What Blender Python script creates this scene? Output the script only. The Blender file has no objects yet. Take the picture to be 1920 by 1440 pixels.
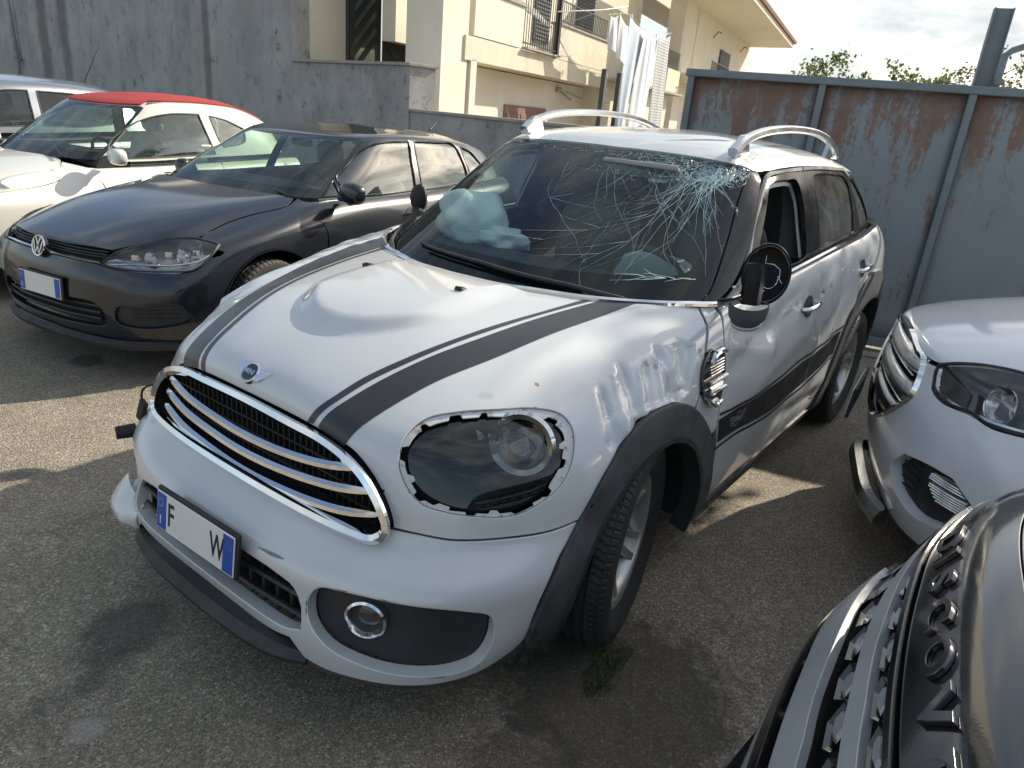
import math
import numpy as np
import bpy
from mathutils import Vector, Matrix, geometry
rng = np.random.default_rng(7)

# ---------------------------------------------------------------- camera, light, sky
sc = bpy.context.scene
CAM_R = None
def set_camera():
    yaw, pitch, roll = 3.76816028, 0.364475270, -0.0904149873
    cy, sy, cp, sp = math.cos(yaw), math.sin(yaw), math.cos(pitch), math.sin(pitch)
    f = np.array([cy*cp, sy*cp, -sp]); r = np.array([sy, -cy, 0]); d = np.cross(f, r)
    cr, sr = math.cos(roll), math.sin(roll); r2 = cr*r+sr*d; d2 = -sr*r+cr*d
    cam = bpy.data.cameras.new('camera'); cam.sensor_width = 36; cam.lens = 1331.38/1920*36; cam.clip_end = 3000; cam.clip_start = .05
    o = bpy.data.objects.new('camera', cam); sc.collection.objects.link(o)
    M = Matrix(((r2[0], -d2[0], -f[0], 1.70067747), (r2[1], -d2[1], -f[1], 1.63211220), (r2[2], -d2[2], -f[2], 1.55193905), (0, 0, 0, 1)))
    o.matrix_world = M; sc.camera = o
set_camera()
sc.view_settings.view_transform = 'Standard'; sc.view_settings.look = 'None'; sc.view_settings.gamma = 1
sc.view_settings.exposure = 0.50; sc.view_settings.use_curve_mapping = False
SUN = np.array([-1.52, .50, 1.0]); SUN = SUN/np.linalg.norm(SUN)
def set_light():
    s = bpy.data.lights.new('sun', 'SUN'); s.energy = 4.7; s.angle = math.radians(.53); s.color = (1, .91, .75)
    o = bpy.data.objects.new('sun', s); sc.collection.objects.link(o)
    o.rotation_euler = Vector((-SUN[0], -SUN[1], -SUN[2])).to_track_quat('-Z', 'Y').to_euler(); o.location = (0, 0, 30)
    w = bpy.data.worlds.new('World'); sc.world = w; w.use_nodes = True; nt = w.node_tree; N = nt.nodes; L = nt.links
    for n in list(N): N.remove(n)
    out = N.new('ShaderNodeOutputWorld'); bg = N.new('ShaderNodeBackground'); sky = N.new('ShaderNodeTexSky')
    sky.sky_type = 'NISHITA'; sky.sun_disc = False
    el = math.asin(SUN[2]); az = math.atan2(SUN[0], SUN[1])
    sky.sun_elevation = el; sky.sun_rotation = az; sky.air_density = 1.0; sky.dust_density = 2.0; sky.ozone_density = 0.6
    tc = N.new('ShaderNodeTexCoord'); mp = N.new('ShaderNodeMapping'); mp.inputs['Scale'].default_value = (1, 1, 2.6)
    L.new(tc.outputs['Generated'], mp.inputs['Vector'])
    no = N.new('ShaderNodeTexNoise'); no.inputs['Scale'].default_value = 2.3; no.inputs['Detail'].default_value = 9; no.inputs['Roughness'].default_value = .6; no.inputs['Distortion'].default_value = .3
    L.new(mp.outputs[0], no.inputs['Vector'])
    cr = N.new('ShaderNodeValToRGB'); cr.color_ramp.elements[0].position = .40; cr.color_ramp.elements[1].position = .62
    cr.color_ramp.elements[0].color = (.0, .0, .0, 1); cr.color_ramp.elements[1].color = (.95, .95, .95, 1)
    L.new(no.outputs['Fac'], cr.inputs[0])
    n2 = N.new('ShaderNodeTexNoise'); n2.inputs['Scale'].default_value = 5; n2.inputs['Detail'].default_value = 7
    L.new(mp.outputs[0], n2.inputs['Vector'])
    cc = N.new('ShaderNodeValToRGB'); cc.color_ramp.elements[0].position = .3; cc.color_ramp.elements[1].position = .7
    cc.color_ramp.elements[0].color = (2.1, 2.65, 3.15, 1); cc.color_ramp.elements[1].color = (5.5, 5.65, 5.45, 1)
    L.new(n2.outputs['Fac'], cc.inputs[0])
    mx = N.new('ShaderNodeMix'); mx.data_type = 'RGBA'
    L.new(cr.outputs[0], mx.inputs['Factor']); L.new(sky.outputs[0], mx.inputs['A']); L.new(cc.outputs[0], mx.inputs['B'])
    L.new(mx.outputs['Result'], bg.inputs['Color']); bg.inputs['Strength'].default_value = .13
    L.new(bg.outputs[0], out.inputs['Surface'])
set_light()

# ---------------------------------------------------------------- smooth body surfaces
def _interp_ctrl(P, periodic, k):
    """control points (axis 0) of a uniform cubic B-spline passing (almost) through P"""
    n = len(P); flat = P.reshape(n, -1)
    A = np.zeros((n, n))
    for i in range(n):
        A[i, i] = 4/6
        if periodic:
            A[i, (i-1) % n] += 1/6; A[i, (i+1) % n] += 1/6
        elif i in (0, n-1):
            A[i, i] = 1.0
        else:
            A[i, i-1] = 1/6; A[i, i+1] = 1/6
    C = np.linalg.solve(A, flat)
    return (flat + k*(C-flat)).reshape(P.shape)

def _basis(t):
    return np.stack([(1-t)**3/6, (3*t**3-6*t**2+4)/6, (-3*t**3+3*t**2+3*t+1)/6, t**3/6], -1)

class Surf:
    """cols: list of half columns (front centre -> rear centre) on the +y side, each a list of (x,y,z) rows."""
    def __init__(self, cols, k=0.8, disp=None):
        H = np.array(cols, float)                       # ncol, nrow, 3
        M = H[1:-1][::-1].copy(); M[..., 1] *= -1
        P = np.concatenate([H, M], 0)                   # ring
        self.n = len(P); self.half = len(H)-1; self.m = H.shape[1]
        C = _interp_ctrl(P, True, k)
        C = np.swapaxes(_interp_ctrl(np.swapaxes(C, 0, 1), False, k), 0, 1)
        a = 2*C[:, :1]-C[:, 1:2]; b = 2*C[:, -1:]-C[:, -2:-1]
        self.C = np.concatenate([a, C, b], 1)
        self.disp = disp
        self._grid()
    def raw(self, u, v):
        u = np.asarray(u, float); v = np.clip(np.asarray(v, float), 0, self.m-1-1e-9)
        iu = np.floor(u).astype(int); iv = np.floor(v).astype(int)
        bu = _basis(u-iu); bv = _basis(v-iv)
        out = np.zeros(u.shape+(3,))
        for a in range(4):
            for b in range(4):
                out += (bu[..., a]*bv[..., b])[..., None]*self.C[(iu+a-1) % self.n, iv+b]
        return out
    def raw_normal(self, u, v, h=0.02):
        du = self.raw(u+h, v)-self.raw(u-h, v); dv = self.raw(u, v+h)-self.raw(u, v-h)
        n = np.cross(du, dv); l = np.linalg.norm(n, axis=-1, keepdims=True)
        return n/np.maximum(l, 1e-12)
    def pos(self, u, v, off=0.0):
        P = self.raw(u, v)
        if self.disp is None and np.isscalar(off) and off == 0: return P
        N = self.raw_normal(u, v)
        if self.disp is not None:
            P = P+self.disp(P, N)
            if not (np.isscalar(off) and off == 0): P = P+N*np.asarray(off)[..., None] if not np.isscalar(off) else P+N*off
            return P
        return P+N*(off if np.isscalar(off) else np.asarray(off)[..., None])
    def normal(self, u, v, h=0.012):
        if self.disp is None: return self.raw_normal(u, v)
        du = self.pos(u+h, v)-self.pos(u-h, v); dv = self.pos(u, v+h)-self.pos(u, v-h)
        n = np.cross(du, dv); l = np.linalg.norm(n, axis=-1, keepdims=True)
        return n/np.maximum(l, 1e-12)
    def _grid(self, step=0.12):
        us = np.arange(-self.half, self.half, step); vs = np.arange(0, self.m-1+1e-6, step)
        U, V = np.meshgrid(us, vs, indexing='ij'); self.gu = U.ravel(); self.gv = V.ravel()
        self.gp = self.raw(self.gu, self.gv)
    def uv(self, pts):
        """closest surface parameters of 3D points"""
        pts = np.asarray(pts, float)[:, :3]; n = len(pts); u = np.empty(n); v = np.empty(n)
        for k in range(0, n, 64):
            q = pts[k:k+64]
            d = ((self.gp[None]-q[:, None])**2).sum(2)
            bad = np.where(q[:, 1:2] >= 0, self.gu[None] < -.3, self.gu[None] > .3)
            i = np.argmin(d+bad*10, 1); u[k:k+64] = self.gu[i]; v[k:k+64] = self.gv[i]
        vmax = self.m-1.0
        for _ in range(10):
            q = self.raw(u, v); h = 1e-3
            du = (self.raw(u+h, v)-q)/h; hv = np.where(v < vmax-.01, h, -h)
            dv = (self.raw(u, v+hv)-q)/hv[:, None]; r = pts-q
            a = (du*du).sum(1)+1e-9; b = (du*dv).sum(1); c = (dv*dv).sum(1)+1e-9
            e = (du*r).sum(1); f = (dv*r).sum(1); det = np.maximum(a*c-b*b, 1e-12)
            u = u+np.clip((c*e-b*f)/det, -.3, .3); v = np.clip(v+np.clip((a*f-b*e)/det, -.3, .3), 0, vmax)
        return np.stack([u, v], 1)

def smooth_outline(pts, corners=(), step=0.02, closed=True):
    """Catmull-Rom through pts (N,d); corners = indices kept sharp; resampled about every `step`."""
    P = np.asarray(pts, float); n = len(P); cs = set(i % n for i in corners); out = []
    rngi = range(n) if closed else range(n-1)
    for i in rngi:
        p1 = P[i]; p2 = P[(i+1) % n]
        p0 = P[(i-1) % n] if (closed or i > 0) else p1; p3 = P[(i+2) % n] if (closed or i+2 < n) else p2
        if i in cs: p0 = p1-(p2-p1)*.6
        if (i+1) % n in cs: p3 = p2+(p2-p1)*.6
        d = np.linalg.norm(p2-p1); k = max(1, int(round(d/step)))
        # centripetal parametrisation
        t0 = 0; t1 = t0+max(np.linalg.norm(p1-p0), 1e-6)**.5; t2 = t1+max(d, 1e-6)**.5; t3 = t2+max(np.linalg.norm(p3-p2), 1e-6)**.5
        for j in range(k):
            t = t1+(t2-t1)*j/k
            A1 = (t1-t)/(t1-t0)*p0+(t-t0)/(t1-t0)*p1; A2 = (t2-t)/(t2-t1)*p1+(t-t1)/(t2-t1)*p2; A3 = (t3-t)/(t3-t2)*p2+(t-t2)/(t3-t2)*p3
            B1 = (t2-t)/(t2-t0)*A1+(t-t0)/(t2-t0)*A2; B2 = (t3-t)/(t3-t1)*A2+(t-t1)/(t3-t1)*A3
            out.append((t2-t)/(t2-t1)*B1+(t-t1)/(t2-t1)*B2)
    if not closed: out.append(P[-1])
    return np.array(out)

def inside(poly, pts):
    x, y = pts[:, 0], pts[:, 1]; r = np.zeros(len(pts), bool); n = len(poly)
    for i in range(n):
        x1, y1 = poly[i]; x2, y2 = poly[(i+1) % n]
        c = ((y1 > y) != (y2 > y))
        with np.errstate(divide='ignore', invalid='ignore'):
            r ^= c & (x < (x2-x1)*(y-y1)/(y2-y1)+x1)
    return r

# ---------------------------------------------------------------- blender helpers
COL = None
def link(o, parent=None):
    bpy.context.scene.collection.objects.link(o)
    if parent is not None: o.parent = parent
    return o

def tag(o, label=None, cat=None, group=None, kind=None):
    if label: o['label'] = label
    if cat: o['category'] = cat
    if group: o['group'] = group
    if kind: o['kind'] = kind
    return o

def thing(name, label, cat, loc=(0, 0, 0), rz=0.0, group=None):
    o = bpy.data.objects.new(name, None); link(o); o.empty_display_size = .1
    o.location = loc; o.rotation_euler = (0, 0, rz)
    return tag(o, label, cat, group)

def mesh_obj(name, V, F, mat, parent=None, smooth=True, normals=None, mats=None, fmat=None, auto=None):
    me = bpy.data.meshes.new(name)
    me.from_pydata([tuple(map(float, v)) for v in V], [], [tuple(map(int, f)) for f in F])
    for m in (mats or [mat]): me.materials.append(m)
    if fmat is not None: me.polygons.foreach_set('material_index', np.asarray(fmat, dtype=np.int32))
    if smooth: me.polygons.foreach_set('use_smooth', np.ones(len(me.polygons), bool))
    me.update()
    if auto is not None:
        me.set_sharp_from_angle(angle=math.radians(auto))
    if normals is not None:
        me.normals_split_custom_set_from_vertices([tuple(map(float, n)) for n in normals])
    return link(bpy.data.objects.new(name, me), parent)

class MB:
    """collects simple shapes into one mesh"""
    def __init__(self): self.V = []; self.F = []; self.M = []; self.mi = 0
    def add(self, V, F):
        b = len(self.V); self.V += [tuple(map(float, v)) for v in V]
        self.F += [tuple(b+int(i) for i in f) for f in F]; self.M += [self.mi]*len(F); return self
    def box(self, c, s, R=None, bev=0.0):
        x, y, z = [k/2 for k in s]; b = min(bev, x*.49, y*.49, z*.49)
        if b > 0:
            V = []; F = []
            xs = [(-1, -1), (1, -1), (1, 1), (-1, 1)]
            # octagon section prism with inset caps
            ring = [(-x+b, -y), (x-b, -y), (x, -y+b), (x, y-b), (x-b, y), (-x+b, y), (-x, y-b), (-x, -y+b)]
            ins = [(p[0]*(1-b/x), p[1]*(1-b/y)) for p in ring]
            for zz, rr in ((-z, ins), (-z+b, ring), (z-b, ring), (z, ins)):
                V += [(p[0], p[1], zz) for p in rr]
            for k in range(3):
                for i in range(8): F.append((k*8+i, k*8+(i+1) % 8, k*8+8+(i+1) % 8, k*8+8+i))
            F.append(tuple(range(7, -1, -1))); F.append(tuple(range(24, 32)))
        else:
            V = [(a*x, bb*y, cc*z) for cc in (-1, 1) for a, bb in ((-1, -1), (1, -1), (1, 1), (-1, 1))]
            F = [(3, 2, 1, 0), (4, 5, 6, 7), (0, 1, 5, 4), (1, 2, 6, 5), (2, 3, 7, 6), (3, 0, 4, 7)]
        V = np.array(V, float)
        if R is not None: V = V@np.array(R, float).T
        return self.add(V+np.array(c, float), F)
    def tube(self, pts, r, n=8, closed=False, flat=1.0, up=(0, 0, 1), caps=True):
        V, F = tube_geo(pts, r, n, closed, flat, up, caps); return self.add(V, F)
    def prism(self, poly, h, M=None):
        """polygon (2D, ccw) extruded 0..h along z, then transformed by 4x4 M"""
        n = len(poly); V = [(p[0], p[1], 0) for p in poly]+[(p[0], p[1], h) for p in poly]
        F = [tuple(range(n-1, -1, -1)), tuple(range(n, 2*n))]+[(i, (i+1) % n, n+(i+1) % n, n+i) for i in range(n)]
        V = np.array(V, float)
        if M is not None:
            M = np.array(M, float); V = V@M[:3, :3].T+M[:3, 3]
        return self.add(V, F)
    def lathe(self, prof, n=32, M=None, a0=0, a1=2*math.pi):
        """prof list of (r, z) spun about z"""
        full = abs(a1-a0-2*math.pi) < 1e-6; k = n if full else n+1; m = len(prof); V = []; F = []
        for i in range(k):
            a = a0+(a1-a0)*i/n; ca, sa = math.cos(a), math.sin(a)
            V += [(r*ca, r*sa, z) for r, z in prof]
        for i in range(n):
            j = (i+1) % k
            for q in range(m-1):
                F.append((i*m+q, j*m+q, j*m+q+1, i*m+q+1))
        V = np.array(V, float)
        if M is not None:
            M = np.array(M, float); V = V@M[:3, :3].T+M[:3, 3]
        return self.add(V, F)
    def build(self, name, mat, parent=None, smooth=False, auto=None, mats=None):
        return mesh_obj(name, self.V, self.F, mat, parent, smooth or auto is not None, mats=mats, fmat=self.M if mats else None, auto=auto)

def frame_along(P, closed, up):
    n = len(P); T = np.empty_like(P)
    for i in range(n):
        a = P[(i-1) % n] if closed or i > 0 else P[i]; b = P[(i+1) % n] if closed or i < n-1 else P[i]
        t = b-a; T[i] = t/max(np.linalg.norm(t), 1e-9)
    if callable(up): U = np.array([up(p) for p in P], float)
    else:
        U = np.asarray(up, float); U = np.tile(U, (n, 1)) if U.ndim == 1 else U
    B = np.cross(T, U); B /= np.maximum(np.linalg.norm(B, axis=1, keepdims=True), 1e-9)
    N = np.cross(B, T)
    return T, B, N

def sweep_geo(P, section, closed=False, up=(0, 0, 1), scale=None, caps=True):
    """section: (k,2) offsets (side, up) swept along P"""
    P = np.asarray(P, float); T, B, N = frame_along(P, closed, up); S = np.asarray(section, float); k = len(S); n = len(P)
    sc = np.ones(n) if scale is None else np.asarray(scale)
    V = (P[:, None]+sc[:, None, None]*(S[None, :, :1]*B[:, None]+S[None, :, 1:]*N[:, None])).reshape(-1, 3); F = []
    for i in range(n if closed else n-1):
        j = (i+1) % n
        for a in range(k):
            b = (a+1) % k; F.append((i*k+a, i*k+b, j*k+b, j*k+a))
    if not closed and caps: F.append(tuple(range(k-1, -1, -1))); F.append(tuple((n-1)*k+a for a in range(k)))
    return V, F

def tube_geo(pts, r, n=8, closed=False, flat=1.0, up=(0, 0, 1), caps=True):
    P = np.asarray(pts, float); m = len(P)
    rr = np.full(m, r) if np.isscalar(r) else np.asarray(r, float)
    sec = [(math.cos(2*math.pi*i/n), flat*math.sin(2*math.pi*i/n)) for i in range(n)]
    return sweep_geo(P, sec, closed, up, rr, caps)

def sweep(name, P, section, mat, parent=None, closed=False, up=(0, 0, 1), scale=None, auto=40, caps=True):
    V, F = sweep_geo(P, section, closed, up, scale, caps)
    return mesh_obj(name, V, F, mat, parent, True, auto=auto)

def tube(name, pts, r, mat, parent=None, n=8, closed=False, flat=1.0, up=(0, 0, 1)):
    V, F = tube_geo(pts, r, n, closed, flat, up); return mesh_obj(name, V, F, mat, parent, True, auto=50)

def curve(pts, step=.02, closed=False, corners=()):
    return smooth_outline(pts, corners, step, closed)

def cdt(loops, interior, scale):
    """constrained triangulation of loops[0] minus loops[1:], 2D"""
    pts = []; edges = []
    for L in loops:
        b = len(pts); n = len(L); pts += [(float(a)*scale[0], float(c)*scale[1]) for a, c in L]
        edges += [(b+i, b+(i+1) % n) for i in range(n)]
    nb = len(pts)
    pts += [(float(a)*scale[0], float(c)*scale[1]) for a, c in interior]
    co, ed, fa, ov, oe, of = geometry.delaunay_2d_cdt([Vector(p) for p in pts], edges, [], 0, 1e-7)
    F = np.array([f for f in fa if len(f) == 3]); CO = np.array([tuple(p) for p in co])
    cen = CO[F].mean(1)
    S = np.array(scale); keep = inside(np.asarray(loops[0])*S, cen)
    for L in loops[1:]: keep &= ~inside(np.asarray(L)*S, cen)
    first = np.array([o[0] if len(o) else -1 for o in ov])
    return CO/S, F[keep], first

def panel(name, S, outer, mat, parent=None, holes=(), step=.02, off=0.0, gap=0.0, flange=.012, r=.0015,
          corners=(), hcorners=None, sym=False, bstep=None, raw=False, mats=None, hflange=None, pos=None, thick=None):
    """body panel: outline (3D key points on the car surface) filled with a fine mesh lying on S."""
    bstep = bstep or step
    def to_uv(pts, cor, closed=True):
        if raw: return np.asarray(pts, float)
        return S.uv(smooth_outline(np.asarray(pts, float)[:, :3], cor, bstep, closed))
    if sym:
        half = to_uv(outer, corners, False); half[0, 0] = 0; half[-1, 0] = 0
        O = np.concatenate([half, (half*np.array([-1, 1]))[1:-1][::-1]])
        H = []
        for i, h in enumerate(holes):
            k = to_uv(h, (hcorners or {}).get(i, ()))
            H.append(k)
            if k[:, 0].min() > 0.02: H.append((k*np.array([-1, 1]))[::-1])
    else:
        O = to_uv(outer, corners); H = [to_uv(h, (hcorners or {}).get(i, ())) for i, h in enumerate(holes)]
    loops = [O]+H
    P0 = pos if pos is not None else (lambda u, v, o: S.pos(u, v, o))
    out_loops = []; Vs = []; 
    def area(L): x, y = L[:, 0], L[:, 1]; return .5*np.sum(x*np.roll(y, -1)-y*np.roll(x, -1))
    for k, L in enumerate(loops):
        a = area(L)
        if (a < 0) == (k == 0): loops[k] = L = L[::-1].copy()      # outer ccw, holes cw: inside on the left
    # metric scale
    um, vm = O[:, 0].mean(), O[:, 1].mean()
    def lattice(axis):
        lo, hi = O[:, axis].min(), O[:, axis].max(); o = np.linspace(O[:, 1-axis].min(), O[:, 1-axis].max(), 5); t = np.linspace(lo, hi, 200)
        seg = []
        for q in o:
            p = S.raw(t, np.full_like(t, q)) if axis == 0 else S.raw(np.full_like(t, q), t)
            seg.append(np.linalg.norm(np.diff(p, axis=0), axis=1))
        cum = np.concatenate([[0], np.cumsum(np.mean(seg, 0))]); L = cum[-1]; nseg = max(2, int(L/step))
        return np.interp(np.linspace(0, L, nseg+1), cum, t), (hi-lo)/max(L, 1e-6)
    lu, du = lattice(0); lv, dv = lattice(1)
    sc = (1/max(du, 1e-6), 1/max(dv, 1e-6))
    U, V = np.meshgrid(lu, lv, indexing='ij'); I = np.stack([U.ravel(), V.ravel()], 1)
    k = inside(O, I)
    for h in loops[1:]: k &= ~inside(h, I)
    I = I[k]
    allb = np.concatenate(loops)*np.array(sc)
    if len(I):
        Is = I*np.array(sc); dmin = np.full(len(I), 9.)
        for q in range(0, len(Is), 2000):
            d2 = ((Is[q:q+2000, None]-allb[None])**2).sum(2); dmin[q:q+2000] = np.sqrt(d2.min(1))
        I = I[dmin > step*.45]
    CO, F, first = cdt(loops, I, sc)
    u, v = CO[:, 0], CO[:, 1]
    P = P0(u, v, off); N = S.normal(u, v)
    # boundary bookkeeping
    used = np.unique(F); idx = {}
    for i, o in enumerate(first):
        if o >= 0: idx[int(o)] = i
    VV = [P]; NN = [N]; FF = [tuple(f) for f in F]; fm = [0]*len(F); base = len(P)
    b0 = 0
    for li, L in enumerate(loops):
        n = len(L); ids = [idx.get(b0+i, None) for i in range(n)]; b0 += n
        ids = [i for i in ids if i is not None]
        cl = []
        for i in ids:
            if not cl or cl[-1] != i: cl.append(i)
        if len(cl) > 1 and cl[0] == cl[-1]: cl.pop()
        n = len(cl)
        if n < 3: continue
        Q = P[cl]; Nn = N[cl]; T = np.roll(Q, -1, 0)-np.roll(Q, 1, 0); T /= np.maximum(np.linalg.norm(T, axis=1, keepdims=True), 1e-9)
        D = np.cross(T, Nn); D /= np.maximum(np.linalg.norm(D, axis=1, keepdims=True), 1e-9)    # away from the panel
        if gap: Q = Q-D*gap/2
        fl = flange if li == 0 or hflange is None else hflange
        P[cl] = Q-D*r
        E1 = Q-Nn*r*.6; E2 = Q-Nn*fl
        if fl > 0:
            VV += [E1, E1, E2]; NN += [(Nn+D)/1.414, D, D]
            for i in range(n):
                j = (i+1) % n
                FF.append((cl[j], cl[i], base+i, base+j)); FF.append((base+n+j, base+n+i, base+2*n+i, base+2*n+j)); fm += [0, 0]
            base += 3*n
    VV = np.concatenate(VV); NN = np.concatenate(NN)
    NN /= np.maximum(np.linalg.norm(NN, axis=1, keepdims=True), 1e-9)
    # face orientation along the surface normal (majority vote, skin and edge separately)
    nmain = len(F)
    def orient(fs):
        s_ = 0.0
        for f in fs[::max(1, len(fs)//400)]:
            g = np.cross(VV[f[1]]-VV[f[0]], VV[f[2]]-VV[f[0]]); s_ += float(np.dot(g, NN[f[0]]+NN[f[1]]+NN[f[2]]))
        return [f[::-1] for f in fs] if s_ < 0 else fs
    FF = orient(FF[:nmain])+orient(FF[nmain:])
    o = mesh_obj(name, VV, FF, mat, parent, True, normals=NN)
    return o

def mirror_obj(o, parent=None, name=None):
    """mirrored copy in the parent's y"""
    me = o.data.copy(); n = len(me.vertices); co = np.empty(n*3); me.vertices.foreach_get('co', co); co = co.reshape(-1, 3)
    V = co*np.array([1, -1, 1]); F = [tuple(p.vertices)[::-1] for p in me.polygons]
    cn = np.empty(len(me.loops)*3); me.corner_normals.foreach_get('vector', cn); cn = cn.reshape(-1, 3)
    vn = np.zeros((n, 3)); li = np.empty(len(me.loops), dtype=np.int32); me.loops.foreach_get('vertex_index', li); vn[li] = cn
    sharp = False
    m2 = mesh_obj(name or o.name.split('.')[0], V, F, me.materials[0], parent or o.parent, True, normals=vn*np.array([1, -1, 1]))
    for mm in list(me.materials)[1:]: m2.data.materials.append(mm)
    mi = np.empty(len(me.polygons), dtype=np.int32); me.polygons.foreach_get('material_index', mi); m2.data.polygons.foreach_set('material_index', mi)
    return m2

def text_geo(s, size, depth, bevel=0.0, bold=0.0, spacing=1.0, align='CENTER'):
    cu = bpy.data.curves.new('t', 'FONT'); cu.body = s; cu.size = size; cu.extrude = depth/2; cu.bevel_depth = bevel; cu.offset = bold
    cu.align_x = align; cu.align_y = 'CENTER'; cu.space_character = spacing; cu.resolution_u = 3
    ob = bpy.data.objects.new('t', cu); bpy.context.scene.collection.objects.link(ob)
    dg = bpy.context.evaluated_depsgraph_get(); me = bpy.data.meshes.new_from_object(ob.evaluated_get(dg))
    V = np.array([tuple(v.co) for v in me.vertices]).reshape(-1, 3); F = [tuple(p.vertices) for p in me.polygons]
    bpy.data.objects.remove(ob); bpy.data.curves.remove(cu)
    return V, F

def mat4(o, x, y, z):
    M = np.eye(4); M[:3, 0] = x; M[:3, 1] = y; M[:3, 2] = z; M[:3, 3] = o; return M
def norm(v): v = np.asarray(v, float); return v/np.linalg.norm(v)
def frame(o, z, up=(0, 0, 1)):
    z = norm(z); x = norm(np.cross(up, z)); y = np.cross(z, x); return mat4(o, x, y, z)
def xf(M, V): return np.asarray(V, float)@M[:3, :3].T+M[:3, 3]

# ---------------------------------------------------------------- materials
def newmat(name):
    m = bpy.data.materials.new(name); m.use_nodes = True; nt = m.node_tree
    b = nt.nodes['Principled BSDF']; return m, nt, b
def setp(b, **k):
    for key, val in k.items():
        n = {'color': 'Base Color', 'rough': 'Roughness', 'metal': 'Metallic', 'coat': 'Coat Weight', 'coatr': 'Coat Roughness', 'spec': 'Specular IOR Level', 'ior': 'IOR', 'trans': 'Transmission Weight', 'alpha': 'Alpha', 'sheen': 'Sheen Weight'}[key]
        b.inputs[n].default_value = (tuple(val)+(1,)) if key == 'color' else val
def noise(nt, scale, detail=5, rough=.55, co='Object', vec=None, mscale=None):
    tc = nt.nodes.new('ShaderNodeTexCoord'); n = nt.nodes.new('ShaderNodeTexNoise')
    n.inputs['Scale'].default_value = scale; n.inputs['Detail'].default_value = detail; n.inputs['Roughness'].default_value = rough
    if mscale is not None:
        mp = nt.nodes.new('ShaderNodeMapping'); mp.inputs['Scale'].default_value = mscale
        nt.links.new(tc.outputs[co], mp.inputs['Vector']); nt.links.new(mp.outputs[0], n.inputs['Vector'])
    else: nt.links.new(tc.outputs[co], n.inputs['Vector'])
    return n.outputs['Fac']
def ramp(nt, src, stops):
    r = nt.nodes.new('ShaderNodeValToRGB'); e = r.color_ramp.elements
    while len(e) < len(stops): e.new(.5)
    for i, (p, c) in enumerate(stops):
        e[i].position = p; e[i].color = (c, c, c, 1) if np.isscalar(c) else tuple(c)+(1,)
    nt.links.new(src, r.inputs[0]); return r.outputs[0]
def mix(nt, fac, a, b, mode='MIX'):
    m = nt.nodes.new('ShaderNodeMix'); m.data_type = 'RGBA'; m.blend_type = mode
    for s, v in (('Factor', fac), ('A', a), ('B', b)):
        if hasattr(v, 'is_output') or isinstance(v, bpy.types.NodeSocket): nt.links.new(v, m.inputs[s])
        else: m.inputs[s].default_value = v if s == 'Factor' else ((v, v, v, 1) if np.isscalar(v) else tuple(v)+(1,))
    return m.outputs['Result']
def bump(nt, b, h, strength=.3, dist=.01):
    n = nt.nodes.new('ShaderNodeBump'); n.inputs['Strength'].default_value = strength; n.inputs['Distance'].default_value = dist
    nt.links.new(h, n.inputs['Height']); nt.links.new(n.outputs[0], b.inputs['Normal']); return n
def simple(name, color, rough=.5, metal=0, coat=0, var=.15, vscale=6, rvar=.1, coatr=.05, spec=.5, bumps=None):
    m, nt, b = newmat(name); setp(b, rough=rough, metal=metal, coat=coat, coatr=coatr, spec=spec)
    f = noise(nt, vscale, 6, .65)
    lo = tuple(c*(1-var) for c in color); hi = tuple(min(1, c*(1+var)) for c in color)
    nt.links.new(ramp(nt, f, [(.3, lo), (.7, hi)]), b.inputs['Base Color'])
    if rvar: nt.links.new(ramp(nt, noise(nt, vscale*2.3, 6, .7), [(.3, max(0, rough-rvar)), (.7, min(1, rough+rvar))]), b.inputs['Roughness'])
    if bumps: bump(nt, b, noise(nt, bumps[0], 5, .6), bumps[1], bumps[2])
    return m
def paint(name, color, flake=0.0, rough=.35, dust=.12, dustcol=(.42, .38, .32), metal=0.0, coatr=.015):
    """car paint: base + clear coat, thin uneven dust that lies on it"""
    m, nt, b = newmat(name); setp(b, rough=rough, coat=1.0, coatr=coatr, metal=metal)
    d = ramp(nt, noise(nt, 3.1, 8, .7), [(.40, 0.0), (.75, dust)])
    d2 = ramp(nt, noise(nt, 90, 3, .6), [(.62, 0.0), (.80, dust*1.5)])
    s = nt.nodes.new('ShaderNodeMath'); s.operation = 'ADD'; nt.links.new(d, s.inputs[0]); nt.links.new(d2, s.inputs[1])
    nt.links.new(mix(nt, s.outputs[0], color, dustcol), b.inputs['Base Color'])
    nt.links.new(ramp(nt, noise(nt, 5, 8, .7), [(.35, coatr), (.8, coatr+.04*dust/.12)]), b.inputs['Coat Roughness'])
    n = nt.nodes.new('ShaderNodeBump'); n.inputs['Strength'].default_value = .04; n.inputs['Distance'].default_value = .002
    nt.links.new(noise(nt, 260, 2, .5), n.inputs['Height']); nt.links.new(n.outputs[0], b.inputs['Coat Normal'])
    return m
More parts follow.
